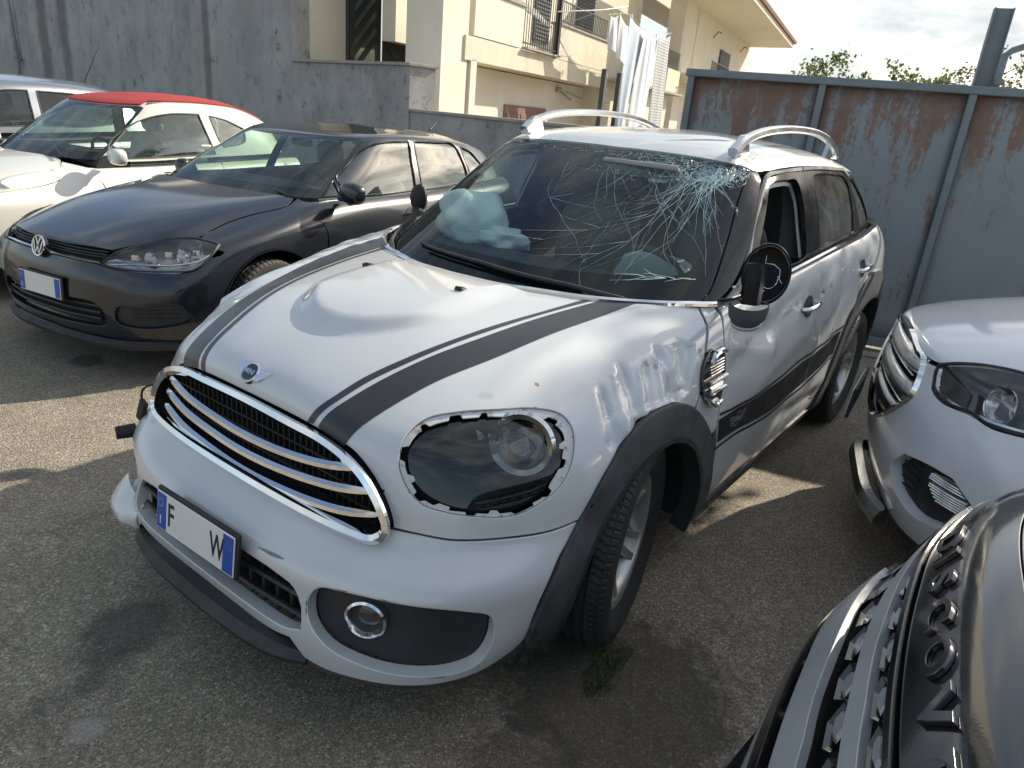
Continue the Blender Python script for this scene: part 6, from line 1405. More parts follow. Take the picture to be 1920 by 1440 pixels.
def build_mini():
    car = thing('parked_car', 'white hatchback with black bonnet stripes, crumpled left wing and cracked windscreen, nearest in the yard', 'car', group='cars parked in the yard')
    B = Surf(MINI_BODY, disp=mini_disp); B0 = Surf(MINI_BODY); T = Surf(MINI_TOP, disp=mini_top_disp); T0 = Surf(MINI_TOP)
    # ---- bonnet, a clamshell with the headlight wells in it
    ring = [(.601, .518, .727), (.567, .503, .784), (.505, .513, .819), (.437, .559, .833), (.36, .618, .837), (.276, .676, .836), (.224, .727, .823), (.219, .765, .796),
            (.249, .799, .741), (.293, .809, .683), (.358, .793, .64), (.437, .754, .613), (.501, .703, .616), (.554, .645, .625), (.59, .589, .641), (.603, .545, .68)]
    hood = [(.655, 0, .765), (.655, .2, .762), (.652, .33, .752), (.645, .40, .738), (.637, .455, .70), (.634, .505, .645), (.636, .535, .595), (.634, .54, .572),
            (.61, .594, .569), (.557, .669, .561), (.455, .757, .561), (.356, .818, .563), (.269, .851, .572),
            (.163, .86, .690), (.06, .862, .770), (-.086, .875, .800), (-.20, .884, .785), (-.315, .88, .735), (-.36, .872, .80), (-.375, .866, .852), (-.415, .842, .927), (-.48, .80, .968), (-.545, .745, .985),
            (-.46, .685, .995), (-.385, .611, .999), (-.275, .472, 1.0), (-.17, .25, 1.0), (-.14, 0, 1.0)]
    panel('bonnet', B, hood, M['white_wing'], car, holes=[ring], step=.0125, gap=.0025, sym=True, corners=(0, 7, 12, 22, len(hood)-1), flange=.02, hflange=.008)
    # bonnet seam side: inner flange and the notched socket ring of each headlight
    notch = [(758, 867)]
    hole_pts = HEAD_HOLE
    base = B0.uv(smooth_outline(np.array(hole_pts), (), .006))
    cen = base.mean(0); out = []; n = len(base)
    tabs = [(.02, .035, 1), (.10, .018, 1), (.17, .03, 1), (.235, .02, 1), (.30, .03, 1), (.40, .03, 1), (.475, .02, -1), (.52, .022, 1), (.60, .02, 1), (.665, .05, 1), (.735, .02, -1), (.79, .02, 1), (.86, .03, -1), (.915, .025, 1), (.96, .015, -1)]
    for i in range(n):
        f = i/n; k = 1.0
        for c0, w0, s in tabs:
            if abs(f-c0) < w0/2: k = 1+.075*s
        out.append(cen+(base[i]-cen)*k)
    nh = np.array(out)
    for sgn in (1, -1):
        r_uv = B0.uv(smooth_outline(np.array(ring), (), .012)); h = nh.copy()
        if sgn < 0: r_uv = r_uv*[-1, 1]; h = h*[-1, 1]
        if sgn < 0: continue
        o = panel('headlight_socket', B, r_uv, M['socket'], car, holes=[h], step=.012, off=-.006, flange=.004, raw=True, r=.0008)
        headlight(car, B, B0)
    # right headlight: lamp only
    # ---- bumper
    bump = [(.712, 0, .532), (.708, .17, .535), (.70, .338, .532), (.684, .444, .533), (.665, .507, .540), (.640, .527, .566), (.61, .594, .566), (.557, .669, .558), (.455, .757, .558), (.356, .818, .560), (.269, .851, .569),
            (.309, .853, .529), (.356, .855, .493), (.412, .858, .421), (.435, .849, .357), (.448, .833, .287), (.51, .80, .236), (.565, .765, .214), (.63, .715, .206), (.70, .655, .203), (.765, .56, .203), (.80, .47, .206), (.81, .42, .215), (.815, .375, .258), (.82, .30, .243), (.82, .15, .235), (.82, 0, .235)]
    lowgr = [(.83, 0, .43), (.83, .18, .425), (.82, .30, .418), (.812, .375, .398), (.81, .402, .355), (.808, .41, .300), (.812, .36, .283), (.815, .20, .275), (.815, 0, .272)]
    lowfull = np.array(lowgr+[(a, -b, c) for a, b, c in lowgr[1:-1][::-1]])
    fog = [(.812, .425, .385), (.80, .45, .428), (.774, .511, .437), (.70, .655, .433), (.60, .765, .415), (.55, .80, .392), (.54, .80, .33), (.56, .775, .258), (.60, .745, .240), (.685, .678, .240), (.76, .575, .256), (.80, .49, .285), (.812, .435, .335)]
    bu = panel('front_bumper', B, bump, M['white'], car, holes=[lowfull, fog], step=.016, gap=.003, sym=True, corners=(0, 5, 10, 22, 23, len(bump)-1), hcorners={0: (4, 5)}, flange=.03, hflange=.035, r=.004)
    # fog light inserts
    for s in (1, -1):
        f_uv = B0.uv(smooth_outline(np.array(fog), (), .014)); c0 = f_uv.mean(0)
        if s < 0: f_uv = f_uv*[-1, 1]; c0 = f_uv.mean(0)
        def rec(u, v, o, c0=c0):
            q = np.exp(-(((u-c0[0])/.9)**2+((v-c0[1])/.7)**2)*.5)
            return B.pos(u, v, -.030-.028*q)
        ins = panel('fog_light_surround', B, f_uv, M['plastic'], bu, step=.016, raw=True, flange=0, pos=rec)
        lamp(bu, np.array([.722, .545*s, .352]), (1, .50*s, .02), .050)
    # lower grille: dark tray, ribs, bars
    mb = MB()
    mb.box((.755, 0, .35), (.01, .80, .19)); mb.build('grille_tray', M['void'], bu)
    mb = MB()
    for i in range(15):
        y = -.385+.055*i; mb.box((.785-.02*(abs(y)/.4)**2, y, .345), (.035, .011, .15), bev=.002)
    for z in (.315, .375): mb.tube(curve([(.797, -.39, z), (.812, -.2, z), (.815, 0, z), (.812, .2, z), (.797, .39, z)], .05), .008, 6)
    mb.build('lower_grille_bars', M['plastic'], bu, auto=30)
    mb = MB()
    for y in (-.10, -.03, .06, .13): mb.box((.775, y, .345), (.006, .030, .05), bev=.002)
    mb.build('radiator_tabs', M['reflector'], bu)
    # ---- black lip under the bumper
    lipc = [(.857, 0), (.855, .15), (.846, .27), (.828, .37), (.805, .42)]
    path = np.array([(x, y, .208) for x, y in lipc]); path = np.concatenate([path[1:][::-1]*[1, -1, 1], path])
    P = smooth_outline(path, (), .03, False)
    sc_ = 1-.35*np.clip((np.abs(P[:, 1])-.30)/.12, 0, 1)
    sweep('bumper_lip', P, [(.022, -.022), (.030, .0), (.012, .030), (-.03, .034), (-.045, -.02), (0, -.035)], M['plastic'], car, scale=sc_)
    low = [(.82, .0, .232), (.82, .30, .24), (.81, .41, .215), (.765, .56, .202), (.70, .655, .202), (.63, .715, .205), (.565, .765, .213), (.51, .80, .235), (.448, .833, .285), (.43, .845, .262), (.43, .835, .205), (.62, .71, .191), (.74, .60, .191), (.81, .42, .191), (.825, 0, .191)]
    panel('lower_valance', B, low, M['plastic_worn'], car, step=.02, sym=True, corners=(0, 8, 14), flange=.012, off=-.003)
    # ---- wheel arch cladding
    fo = [(.405, .842, .200), (.435, .842, .262), (.448, .835, .287), (.432, .852, .36), (.405, .86, .425), (.352, .857, .493), (.269, .852, .574), (.163, .86, .690), (.06, .862, .770), (-.086, .875, .800), (-.20, .884, .785), (-.315, .884, .735), (-.43, .887, .65), (-.52, .888, .555), (-.565, .887, .47), (-.60, .883, .37), (-.60, .87, .25), (-.52, .86, .205)]
    fi = [(-.485, .86, .205), (-.49, .88, .30), (-.475, .888, .41), (-.43, .888, .50), (-.357, .89, .585), (-.27, .891, .645), (-.16, .891, .685), (-.055, .891, .690), (.03, .888, .672), (.10, .885, .63), (.184, .876, .554), (.255, .88, .475), (.300, .878, .40), (.322, .873, .33), (.325, .84, .22), (.33, .83, .200)]
    outl = fo+fi
    ro = [(-2.0, .86, .24), (-2.05, .88, .36), (-2.09, .893, .50), (-2.14, .90, .66), (-2.22, .905, .79), (-2.36, .907, .885), (-2.55, .907, .92), (-2.76, .90, .89), (-2.94, .885, .79), (-3.06, .87, .64), (-3.10, .855, .50), (-3.12, .84, .36)]
    ri = [(-3.03, .85, .36), (-3.02, .87, .50), (-2.96, .885, .62), (-2.86, .897, .71), (-2.70, .905, .765), (-2.55, .908, .775), (-2.42, .908, .755), (-2.30, .905, .69), (-2.21, .90, .59), (-2.16, .892, .47), (-2.15, .88, .36), (-2.16, .855, .24)]
    for s in (1, -1):
        for ol, cs in ((outl, (0, 17, 18, len(outl)-1)), (ro+ri, (0, 11, 12, 23))):
            A = np.array(ol)*[1, s, 1]
            panel('wheel_arch_trim', B0, A, M['plastic_worn'], car, step=.02, off=.012, flange=.02, corners=cs, r=.006)
        # inner lip of the front arch
        pin = smooth_outline(np.array(fi)*[1, s, 1], (), .03, False)
        sweep('arch_edge', pin, [(-.012, -.05), (.004, -.05), (.006, .014), (-.012, .014)], M['plastic'], car, up=(0, s, 0))
        pin = smooth_outline(np.array(ri)*[1, s, 1], (), .03, False)
        sweep('arch_edge', pin, [(-.012, -.05), (.004, -.05), (.006, .014), (-.012, .014)], M['plastic'], car, up=(0, s, 0))
        arch_liner(car, -.08, .33, .42, s*.86, s*.42); arch_liner(car, -2.6, .33, .44, s*.86, s*.42)
    # gap between bumper and cladding filled by torn dark plastic
    mb = MB(); r_ = np.random.default_rng(4)
    for i in range(16):
        t = i/15; p = np.array([.44-.12*t, .852, .30+.20*t]); mb.box(p+r_.normal(size=3)*.006, (.02+.02*r_.random(), .012, .018+.02*r_.random()), R=np.array(Matrix.Rotation(r_.random()*3, 3, 'Y')), bev=.002)
    mb.build('torn_clips', M['bare_plastic'], car)
    # ---- left and right flanks
    sill_z = .345
    for s in (1, -1):
        def m(pts): return np.array(pts)*[1, s, 1]
        fen = [(-.335, .884, .722), (-.375, .878, .80), (-.39, .866, .852), (-.43, .842, .927), (-.49, .80, .968), (-.553, .747, .985), (-.60, .77, .995), (-.545, .835, .965), (-.53, .859, .909), (-.535, .882, .80), (-.538, .887, .70), (-.545, .888, .60), (-.50, .888, .585), (-.43, .887, .655)]
        panel('front_wing', B, m(fen), M['white_wing'], car, step=.014, gap=.0005, corners=(0, 5, 6, 11), flange=.015)
        fd = [(-.612, .78, .998), (-.552, .835, .965), (-.535, .859, .909), (-.54, .882, .80), (-.542, .887, .70), (-.553, .888, .59), (-.60, .887, .47), (-.615, .884, .37), (-.62, .88, .345), (-1.0, .88, .345), (-1.5, .88, .338), (-1.60, .88, .336),
              (-1.645, .885, .46), (-1.64, .89, .62), (-1.625, .892, .78), (-1.60, .885, .92), (-1.575, .86, 1.02), (-1.565, .83, 1.058), (-1.40, .83, 1.050), (-1.0, .83, 1.025), (-.75, .82, 1.010)]
        hd = [(-1.30, .886, .905), (-1.40, .886, .925), (-1.50, .886, .925), (-1.50, .886, .865), (-1.40, .886, .855), (-1.30, .886, .865)]
        panel('front_door', B, m(fd), M['white_door'] if s > 0 else M['white'], car, step=.014, gap=.004, corners=(0, 5, 8, 11, 17), flange=.015)
        rd = [(-1.60, .88, .336), (-1.9, .88, .336), (-2.0, .88, .340), (-2.06, .89, .42), (-2.10, .896, .53), (-2.14, .90, .66), (-2.21, .905, .79), (-2.32, .90, .87), (-2.40, .89, .95), (-2.42, .87, 1.03), (-2.40, .835, 1.105), (-2.0, .835, 1.085), (-1.565, .83, 1.058), (-1.575, .86, 1.02), (-1.60, .885, .92), (-1.625, .892, .78), (-1.64, .89, .62), (-1.645, .885, .46)]
        panel('rear_door', B, m(rd), M['white_door'] if s > 0 else M['white'], car, step=.016, gap=.004, corners=(0, 3, 10, 12), flange=.015)
        rq = [(-2.40, .835, 1.105), (-2.42, .87, 1.03), (-2.40, .89, .95), (-2.34, .903, .875), (-2.55, .907, .915), (-2.76, .90, .885), (-2.94, .885, .785), (-3.06, .87, .64), (-3.10, .855, .50), (-3.12, .84, .36), (-3.32, .77, .30), (-3.335, .775, .49), (-3.31, .77, .62), (-3.29, .765, .76), (-3.26, .75, .90), (-3.22, .70, 1.05), (-3.15, .62, 1.12), (-2.93, .77, 1.125), (-2.6, .82, 1.115)]
        panel('rear_quarter_panel', B, m(rq), M['white_door'] if s > 0 else M['white'], car, step=.02, gap=.003, corners=(0, 3, 9, 10, 16), flange=.015)
        sl = [(-.61, .885, .365), (-.615, .884, .345), (-2.02, .88, .338), (-2.04, .88, .36), (-2.0, .87, .262), (-1.9, .865, .245), (-.62, .865, .25), (-.605, .876, .30)]
        panel('sill', B, m([sl[1], sl[2], sl[4], sl[6]]), M['white'], car, step=.02, gap=.003, corners=(0, 1, 2, 3), flange=.02, off=-.004)
        panel('sill_trim', B0, m([(-.61, .862, .252), (-2.0, .862, .252), (-2.0, .845, .205), (-.61, .845, .205)]), M['plastic_worn'], car, step=.03, corners=(0, 1, 2, 3), flange=.03, off=.004)
        # chrome moulding at the foot of the windows
        bl = smooth_outline(m([(-.60, .80, 1.002), (-.75, .818, 1.016), (-1.0, .826, 1.032), (-1.4, .83, 1.058), (-2.0, .832, 1.094), (-2.4, .832, 1.118), (-2.62, .815, 1.13), (-2.9, .77, 1.138), (-3.15, .62, 1.135)]), (), .04, False)
        sweep('belt_moulding', bl, [(.008, -.006), (.011, .002), (.004, .009), (-.008, .009), (-.010, -.004)], M['chrome'], car, up=(0, s*.35, 1) if s > 0 else (0, -.35, 1))
    # ---- tail (not seen from the front, kept simple but closed)
    tail = [(-3.335, .775, .49), (-3.33, .77, .35), (-3.30, .74, .22), (-3.42, .42, .20), (-3.44, 0, .20)]
    panel('tailgate', B, [(-3.44, 0.0001, 1.02), (-3.38, .43, 1.02), (-3.235, .725, 1.02), (-3.285, .76, .76), (-3.33, .77, .49), (-3.46, .45, .49), (-3.49, 0.0001, .49)][::1], M['white'], car, step=.05, corners=(0, 2, 4, 6), flange=.015)
    panel('tailgate', B, [(-3.44, -0.0001, 1.02), (-3.38, -.43, 1.02), (-3.235, -.725, 1.02), (-3.285, -.76, .76), (-3.33, -.77, .49), (-3.46, -.45, .49), (-3.49, -0.0001, .49)], M['white'], car, step=.05, corners=(0, 2, 4, 6), flange=.015)
    for s in (1, -1):
        panel('rear_bumper', B, [(-3.49, .0001*s, .485), (-3.46, .45*s, .485), (-3.335, .775*s, .485), (-3.12, .84*s, .355), (-3.14, .83*s, .25), (-3.30, .72*s, .22), (-3.43, .42*s, .21), (-3.45, .0001*s, .21)], M['plastic_worn'], car, step=.05, corners=(0, 2, 3, 7), flange=.015)
    # ---- bonnet and flank stripes (vinyl laid on the paint)
    thin = [(.653, .238, .762), (.607, .273, .826), (.518, .297, .868), (.402, .336, .909), (.272, .373, .941), (.12, .405, .966), (-.073, .443, .986), (-.272, .472, 1.0)]
    thin2 = [(-.284, .495, 1.0), (-.192, .478, .995), (-.01, .446, .978), (.205, .405, .95), (.393, .359, .908), (.509, .321, .869), (.599, .295, .826), (.652, .262, .764)]
    wide = [(.652, .280, .762), (.592, .313, .827), (.501, .341, .868), (.377, .378, .91), (.221, .420, .944), (-.007, .462, .978), (-.294, .512, 1.0)]
    wide2 = [(-.375, .605, .999), (-.184, .588, .984), (.028, .550, .959), (.248, .508, .919), (.416, .458, .881), (.513, .430, .844), (.604, .400, .796), (.647, .375, .740)]
    for s in (1, -1):
        panel('bonnet_stripe', B, np.array(thin+thin2)*[1, s, 1], M['vinyl'], car, step=.0125, off=.0016, flange=.0, corners=(0, 7, 8, 15), r=0)
        panel('bonnet_stripe', B, np.array(wide+wide2)*[1, s, 1], M['vinyl'], car, step=.0125, off=.0016, flange=.0, corners=(0, 6, 7, 14), r=0)
    def flank(pts, x0, x1):
        return pts
    ft = [(-.552, .888, .628), (-.70, .889, .625), (-.86, .89, .617), (-1.187, .89, .609), (-1.369, .89, .618), (-1.52, .891, .624), (-1.638, .892, .622)]
    fb = [(-1.638, .887, .505), (-1.50, .886, .495), (-1.2, .885, .478), (-1.0, .886, .495), (-.78, .887, .519), (-.585, .888, .530)]
    panel('flank_stripe', B, ft+fb, M['vinyl_dark'], car, step=.016, off=.0016, flange=0, corners=(0, 6, 7, 12), r=0)
    ft = [(-1.652, .892, .622), (-1.736, .892, .621), (-1.95, .895, .640), (-2.10, .90, .664)]
    fb = [(-2.075, .896, .545), (-1.95, .893, .528), (-1.816, .889, .515), (-1.652, .887, .506)]
    panel('flank_stripe', B, ft+fb, M['vinyl_dark'], car, step=.016, off=.0016, flange=0, corners=(0, 3, 4, 7), r=0)
    for top, x0 in (([(-.552, .888, .652), (-.70, .889, .640), (-.935, .891, .630), (-1.187, .891, .630), (-1.35, .891, .645), (-1.50, .891, .652), (-1.638, .892, .645)], 0), ([(-1.652, .892, .645), (-1.80, .893, .650), (-1.95, .895, .662), (-2.125, .90, .690)], 0),
                    ([(-.56, .888, .512), (-.78, .887, .505), (-1.0, .886, .483), (-1.2, .885, .468), (-1.42, .885, .478), (-1.638, .886, .495)], 0), ([(-1.652, .886, .495), (-1.80, .888, .503), (-2.07, .896, .535)], 0)):
        a = np.array(top); b = a.copy(); b[:, 2] -= .011
        panel('flank_pinstripe', B, np.concatenate([a, b[::-1]]), M['vinyl_dark'], car, step=.016, off=.0016, flange=0, corners=(0, len(a)-1, len(a), 2*len(a)-1), r=0)
    # winged outline badge printed on the flank stripe
    q = B.uv([(-.75, .889, .575)]); c0 = B.pos(q[:, 0], q[:, 1], .0032)[0]; nn = B.normal(q[:, 0], q[:, 1])[0]; Mx = frame(c0, nn)
    mb = MB()
    mb.add(*[xf(Mx, g) if i == 0 else g for i, g in enumerate(ring_flat(.030, .026, 28))])
    for sg in (1, -1):
        for k in range(4):
            y = .018-.012*k; L = .060-.009*k
            mb.add(xf(Mx, [(sg*.034, y, 0), (sg*(.034+L), y+.010, 0), (sg*(.034+L-.004), y+.005, 0), (sg*.034, y-.005, 0)]), [(0, 1, 2, 3)])
    V, F = text_geo('MINI', .026, .0004, bold=.0004); mb.add(xf(Mx, V), F)
    mb.build('flank_badge', M['badge_grey'], car)
    # ---- radiator grille
    go = [(.672, 0, .752), (.672, -.2, .748), (.668, -.32, .742), (.664, -.41, .72), (.662, -.475, .685), (.662, -.53, .625), (.664, -.548, .580), (.676, -.522, .552), (.692, -.44, .545), (.706, -.30, .543), (.713, -.12, .543), (.714, 0, .543)]
    gp = np.array(go); gp = np.concatenate([gp, (gp*[1, -1, 1])[1:-1][::-1]]); gp[:, 0] += .004
    GP = smooth_outline(gp, (), .02)
    g = sweep('radiator_grille', GP, [(-.014, -.010), (.0, -.012), (.013, -.004), (.014, .006), (.0, .014), (-.013, .006)], M['chrome'], car, closed=True, up=(1, 0, 0))
    inner = GP.copy(); cen = np.array([.64, 0, .62]); 
    I2 = np.array([cen+(p-cen)*[1, .97, .93] for p in inner])
    mb = MB(); n = len(I2)
    V = [(.615, p[1], p[2]) for p in I2]+[(p[0]-.002, p[1], p[2]) for p in I2]
    mb.add(V, [tuple(range(n))]+[(i, (i+1) % n, n+(i+1) % n, n+i) for i in range(n)])
    mb.build('grille_backing', M['void'], g)
    mb = MB()
    for i in range(41):
        y = -.50+.025*i; zt = .735-.09*max(0, (abs(y)-.36)/.16)**1.5; zb = .512+.02*(abs(y)/.5)**2
        mb.box((.628, y, (zt+zb)/2), (.012, .004, zt-zb))
    for z in (.548, .585, .625, .665, .705): mb.box((.632, 0, z), (.010, .95 if z < .68 else .84, .006))
    mb.build('grille_mesh', M['plastic'], g)
    # three bright bars
    for pts in (((.668, -.43, .694), (.690, -.30, .676), (.700, -.12, .664), (.703, 0, .662), (.700, .12, .664), (.692, .25, .674), (.680, .36, .690), (.662, .455, .712)),
                ((.664, -.465, .640), (.690, -.32, .622), (.703, -.12, .611), (.706, 0, .609), (.703, .12, .612), (.694, .27, .624), (.680, .40, .642), (.660, .50, .664)),
                ((.664, -.485, .585), (.690, -.34, .566), (.704, -.12, .553), (.707, 0, .551), (.704, .12, .553), (.694, .28, .563), (.680, .41, .580), (.660, .515, .606))):
        P = smooth_outline(pts, (), .025, False); t = np.linspace(0, 1, len(P)); scl = np.minimum(1, .15+1.0*np.sqrt(np.clip(np.minimum(t, 1-t)*9, 0, 1)))
        sweep('grille_bar', P, [(-.011, -.004), (-.004, .006), (.006, .008), (.012, .001), (.008, -.007), (-.006, -.009)], M['chrome'], g, up=(1, 0, 0), scale=scl)
    # ---- winged badge on the nose
    q = B.uv([(.640, -.03, .815)]); c0 = B.pos(q[:, 0], q[:, 1], .003)[0]; nn = B.normal(q[:, 0], q[:, 1])[0]; Mx = frame(c0, nn)
    mb = MB(); mb.lathe([(.0, .006), (.026, .006), (.028, .0065), (.031, .0065), (.033, .004), (.033, -.006)], 36, Mx)
    for sg in (1, -1):
        for k, (y0, y1, L) in enumerate(((.013, .020, .074), (.003, .011, .066), (-.007, .001, .056), (-.016, -.009, .044))):
            poly = [(.024, y0), (L, y0+.004), (L-.004, y1+.001), (.024, y1)]
            poly = [(sg*a, b) for a, b in poly]
            if sg < 0: poly = poly[::-1]
            mb.prism(poly, .004, Mx)
        poly = [(.02, -.019), (.045, -.016), (.076, .022), (.02, .022)]; poly = [(sg*a, b) for a, b in poly]
        if sg < 0: poly = poly[::-1]
        mb.prism(poly, .0022, Mx)
    bd = mb.build('badge', M['chrome'], car, auto=30)
    mb = MB(); mb.lathe([(0, .0075), (.0255, .0075), (.0255, .005)], 32, Mx); mb.build('badge_disc', M['piano'], bd, auto=30)
    V, F = text_geo('MINI', .021, .0014, bold=.0004); mb = MB(); V = V+np.array([0, 0, .0082]); mb.add(xf(Mx, V), F); mb.build('badge_letters', M['chrome'], bd)
    # ---- washer jets
    for y in (-.235, .195):
        q = B.uv([(.035, y, .99)]); c0 = B.pos(q[:, 0], q[:, 1], .0)[0]; nn = B.normal(q[:, 0], q[:, 1])[0]; Mx = frame(c0, nn, up=(1, 0, 0))
        V = [(-.009, .022, 0), (.009, .022, 0), (.013, -.014, 0), (-.013, -.014, 0), (-.004, .014, .006), (.004, .014, .006), (.010, -.012, .012), (-.010, -.012, .012)]
        V = np.array(V)*[1.1, -1.0, 1]
        mesh_obj('washer_jet', xf(Mx, V), [(0, 1, 5, 4), (1, 2, 6, 5), (2, 3, 7, 6), (3, 0, 4, 7), (4, 5, 6, 7)], M['plastic'], car)
    # ---- number plate
    number_plate(car, (.868, .022, .428), .36, .115, (1, .03, .12), 'F', 'W', frame_mat='plastic', roll=-.0)
    # small moulding scar on the bumper
    panel('scuff_mark', B, [(.825, .235, .462), (.815, .29, .468), (.808, .33, .462), (.815, .29, .455)], M['bare_grey'], car, off=.0012, flange=0, r=0, step=.01)
    # ---- glasshouse
    wso = [(-.175, 0, .990), (-.195, .26, .990), (-.295, .47, .990), (-.425, .615, .990), (-.57, .715, .992), (-.635, .735, 1.02), (-.85, .68, 1.17), (-1.03, .628, 1.315), (-1.165, .595, 1.412), (-1.175, .575, 1.428), (-1.155, .52, 1.437), (-1.135, .42, 1.446), (-1.12, .22, 1.452), (-1.115, 0, 1.453)]
    ws = panel('windscreen', T, wso, M['glass'], car, step=.03, sym=True, corners=(0, len(wso)-1), flange=.004, r=.001, bstep=.02)
    wi = [(-.31, 0, 1.066), (-.33, .26, 1.066), (-.42, .44, 1.064), (-.53, .57, 1.062), (-.63, .638, 1.075), (-.69, .650, 1.11), (-.87, .612, 1.23), (-1.02, .575, 1.33), (-1.085, .54, 1.378), (-1.075, .46, 1.392), (-1.06, .32, 1.396), (-1.055, 0, 1.398)]
    wifull = np.array(wi); wifull = np.concatenate([wifull, (wifull*[1, -1, 1])[1:-1][::-1]])
    panel('windscreen_border', T, wso, M['frit'], ws, holes=[wifull], step=.03, sym=True, corners=(0, len(wso)-1), off=-.006, flange=0, r=0, bstep=.02)
    cracks(T, ws)
    roof = [(-1.118, 0, 1.4545), (-1.123, .22, 1.4535), (-1.138, .42, 1.4475), (-1.158, .53, 1.438), (-1.185, .59, 1.429), (-1.225, .628, 1.425), (-1.36, .645, 1.428), (-1.57, .65, 1.4375), (-1.87, .65, 1.4395), (-2.22, .642, 1.4335), (-2.48, .632, 1.422), (-2.62, .622, 1.40), (-2.75, .607, 1.395), (-2.95, .52, 1.395), (-3.06, .38, 1.395), (-3.09, .2, 1.395), (-3.10, 0.0, 1.395)]
    ruv = T0.uv(smooth_outline(np.array(roof), (5,), .025, False)); ruv[0, 0] = 0; ruv[-1, 0] = T.half
    top = np.stack([np.linspace(T.half, -T.half, 120), np.full(120, T.m-1.0005)], 1)
    panel('roof', T, np.concatenate([(ruv*[-1, 1])[1:][::-1], ruv, top]), M['white_roof'], car, step=.018, flange=.012, r=0, raw=True)
    for s in (1, -1):
        def m(pts): return np.array(pts)*[1, s, 1]
        # A pillar
        ap = [(-.575, .722, .990), (-.64, .742, 1.02), (-.855, .687, 1.17), (-1.035, .634, 1.315), (-1.17, .602, 1.408), (-1.22, .628, 1.418), (-1.205, .650, 1.385), (-1.075, .690, 1.27), (-.92, .742, 1.125), (-.80, .782, 1.01), (-.75, .79, .992), (-.68, .77, .987)]
        panel('a_pillar', T, m(ap), M['piano'] if s < 0 else M['pillar'], car, step=.02, corners=(0, 4, 5, 10), flange=.01, off=.002)
        # dark window surround with an open front window and tinted glass behind
        ar = [(-.765, .79, .995), (-.81, .782, 1.015), (-.93, .742, 1.128), (-1.082, .690, 1.272), (-1.212, .652, 1.385), (-1.26, .648, 1.410), (-1.38, .648, 1.420), (-1.57, .655, 1.430), (-1.87, .655, 1.432), (-2.22, .647, 1.425), (-2.48, .640, 1.412), (-2.64, .640, 1.38), (-2.76, .66, 1.30), (-2.88, .69, 1.20), (-2.98, .72, 1.12), (-2.6, .78, 1.095), (-2.25, .80, 1.07), (-1.78, .80, 1.04), (-1.25, .80, 1.01), (-.95, .80, .99)]
        fw = [(-.93, .775, 1.055), (-1.02, .738, 1.15), (-1.14, .692, 1.27), (-1.24, .662, 1.355), (-1.30, .660, 1.372), (-1.45, .672, 1.382), (-1.545, .68, 1.380), (-1.565, .70, 1.33), (-1.545, .755, 1.18), (-1.535, .785, 1.085), (-1.30, .795, 1.062)]
        rw = [(-1.74, .79, 1.085), (-1.745, .76, 1.18), (-1.775, .70, 1.33), (-1.79, .675, 1.39), (-1.85, .670, 1.400), (-2.20, .665, 1.395), (-2.40, .665, 1.378), (-2.46, .685, 1.33), (-2.42, .73, 1.21), (-2.375, .775, 1.12), (-2.2, .788, 1.11)]
        qw = [(-2.54, .78, 1.135), (-2.53, .72, 1.25), (-2.52, .68, 1.34), (-2.55, .665, 1.375), (-2.61, .660, 1.36), (-2.74, .68, 1.27), (-2.88, .715, 1.15), (-2.72, .755, 1.14)]
        fr = panel('window_surround', T, m(ar), M['frame_black'], car, holes=[m(fw)] + ([m(rw), m(qw)]), step=.03, off=.004, flange=.008, hflange=.02, corners=(0, 5, 14), hcorners={0: (0, 5, 8), 1: (0, 3, 7, 9), 2: (0, 3, 6)}, r=.002)
        panel('rear_window', T0, m(rw), M['glass_dark'], fr, step=.04, off=-.004, flange=0, corners=(0, 3, 7, 9), r=0)
        panel('quarter_window', T0, m(qw), M['glass_dark'], fr, step=.04, off=-.004, flange=0, corners=(0, 3, 6), r=0)
        if s < 0: panel('door_window', T0, m(fw), M['glass_side'], fr, step=.04, off=-.004, flange=0, corners=(0, 5, 8), r=0)
        # pale seal lines of the door frame
        top = smooth_outline(m([(-.66, .80, 1.01), (-.80, .79, 1.05), (-.93, .748, 1.135), (-1.082, .698, 1.278), (-1.20, .664, 1.378), (-1.25, .656, 1.404), (-1.38, .655, 1.416), (-1.64, .661, 1.426)]), (), .03, False)
        sweep('door_frame_strip', top, [(-.007, -.006), (.007, -.006), (.007, .007), (-.007, .007)], M['strip'], fr, up=(0, s, .3))
        top = smooth_outline(m([(-1.66, .661, 1.426), (-1.87, .661, 1.430), (-2.22, .653, 1.422), (-2.44, .648, 1.412), (-2.50, .66, 1.385)]), (), .03, False)
        sweep('door_frame_strip', top, [(-.007, -.006), (.007, -.006), (.007, .007), (-.007, .007)], M['strip'], fr, up=(0, s, .3))
        top = smooth_outline(m([(-1.26, .645, 1.348), (-1.32, .648, 1.358), (-1.45, .655, 1.366), (-1.53, .660, 1.362), (-1.55, .69, 1.30), (-1.53, .74, 1.17), (-1.52, .775, 1.07)]), (3,), .03, False)
        sweep('door_seal', top, [(-.008, -.004), (.008, -.004), (.008, .004), (-.008, .004)], M['strip'], fr, up=(0, s, .3))
        # roof rail
        rl = m([(-1.185, .520, 1.476), (-1.215, .522, 1.497), (-1.27, .525, 1.523), (-1.36, .527, 1.546), (-1.50, .53, 1.567), (-1.75, .53, 1.584), (-2.0, .53, 1.588), (-2.25, .53, 1.580), (-2.47, .53, 1.553), (-2.62, .528, 1.515), (-2.69, .525, 1.476)])
        P = smooth_outline(rl, (), .03, False); t = np.linspace(0, 1, len(P)); scl = 1+.35*np.exp(-((t)/.05)**2)+.3*np.exp(-((1-t)/.05)**2)
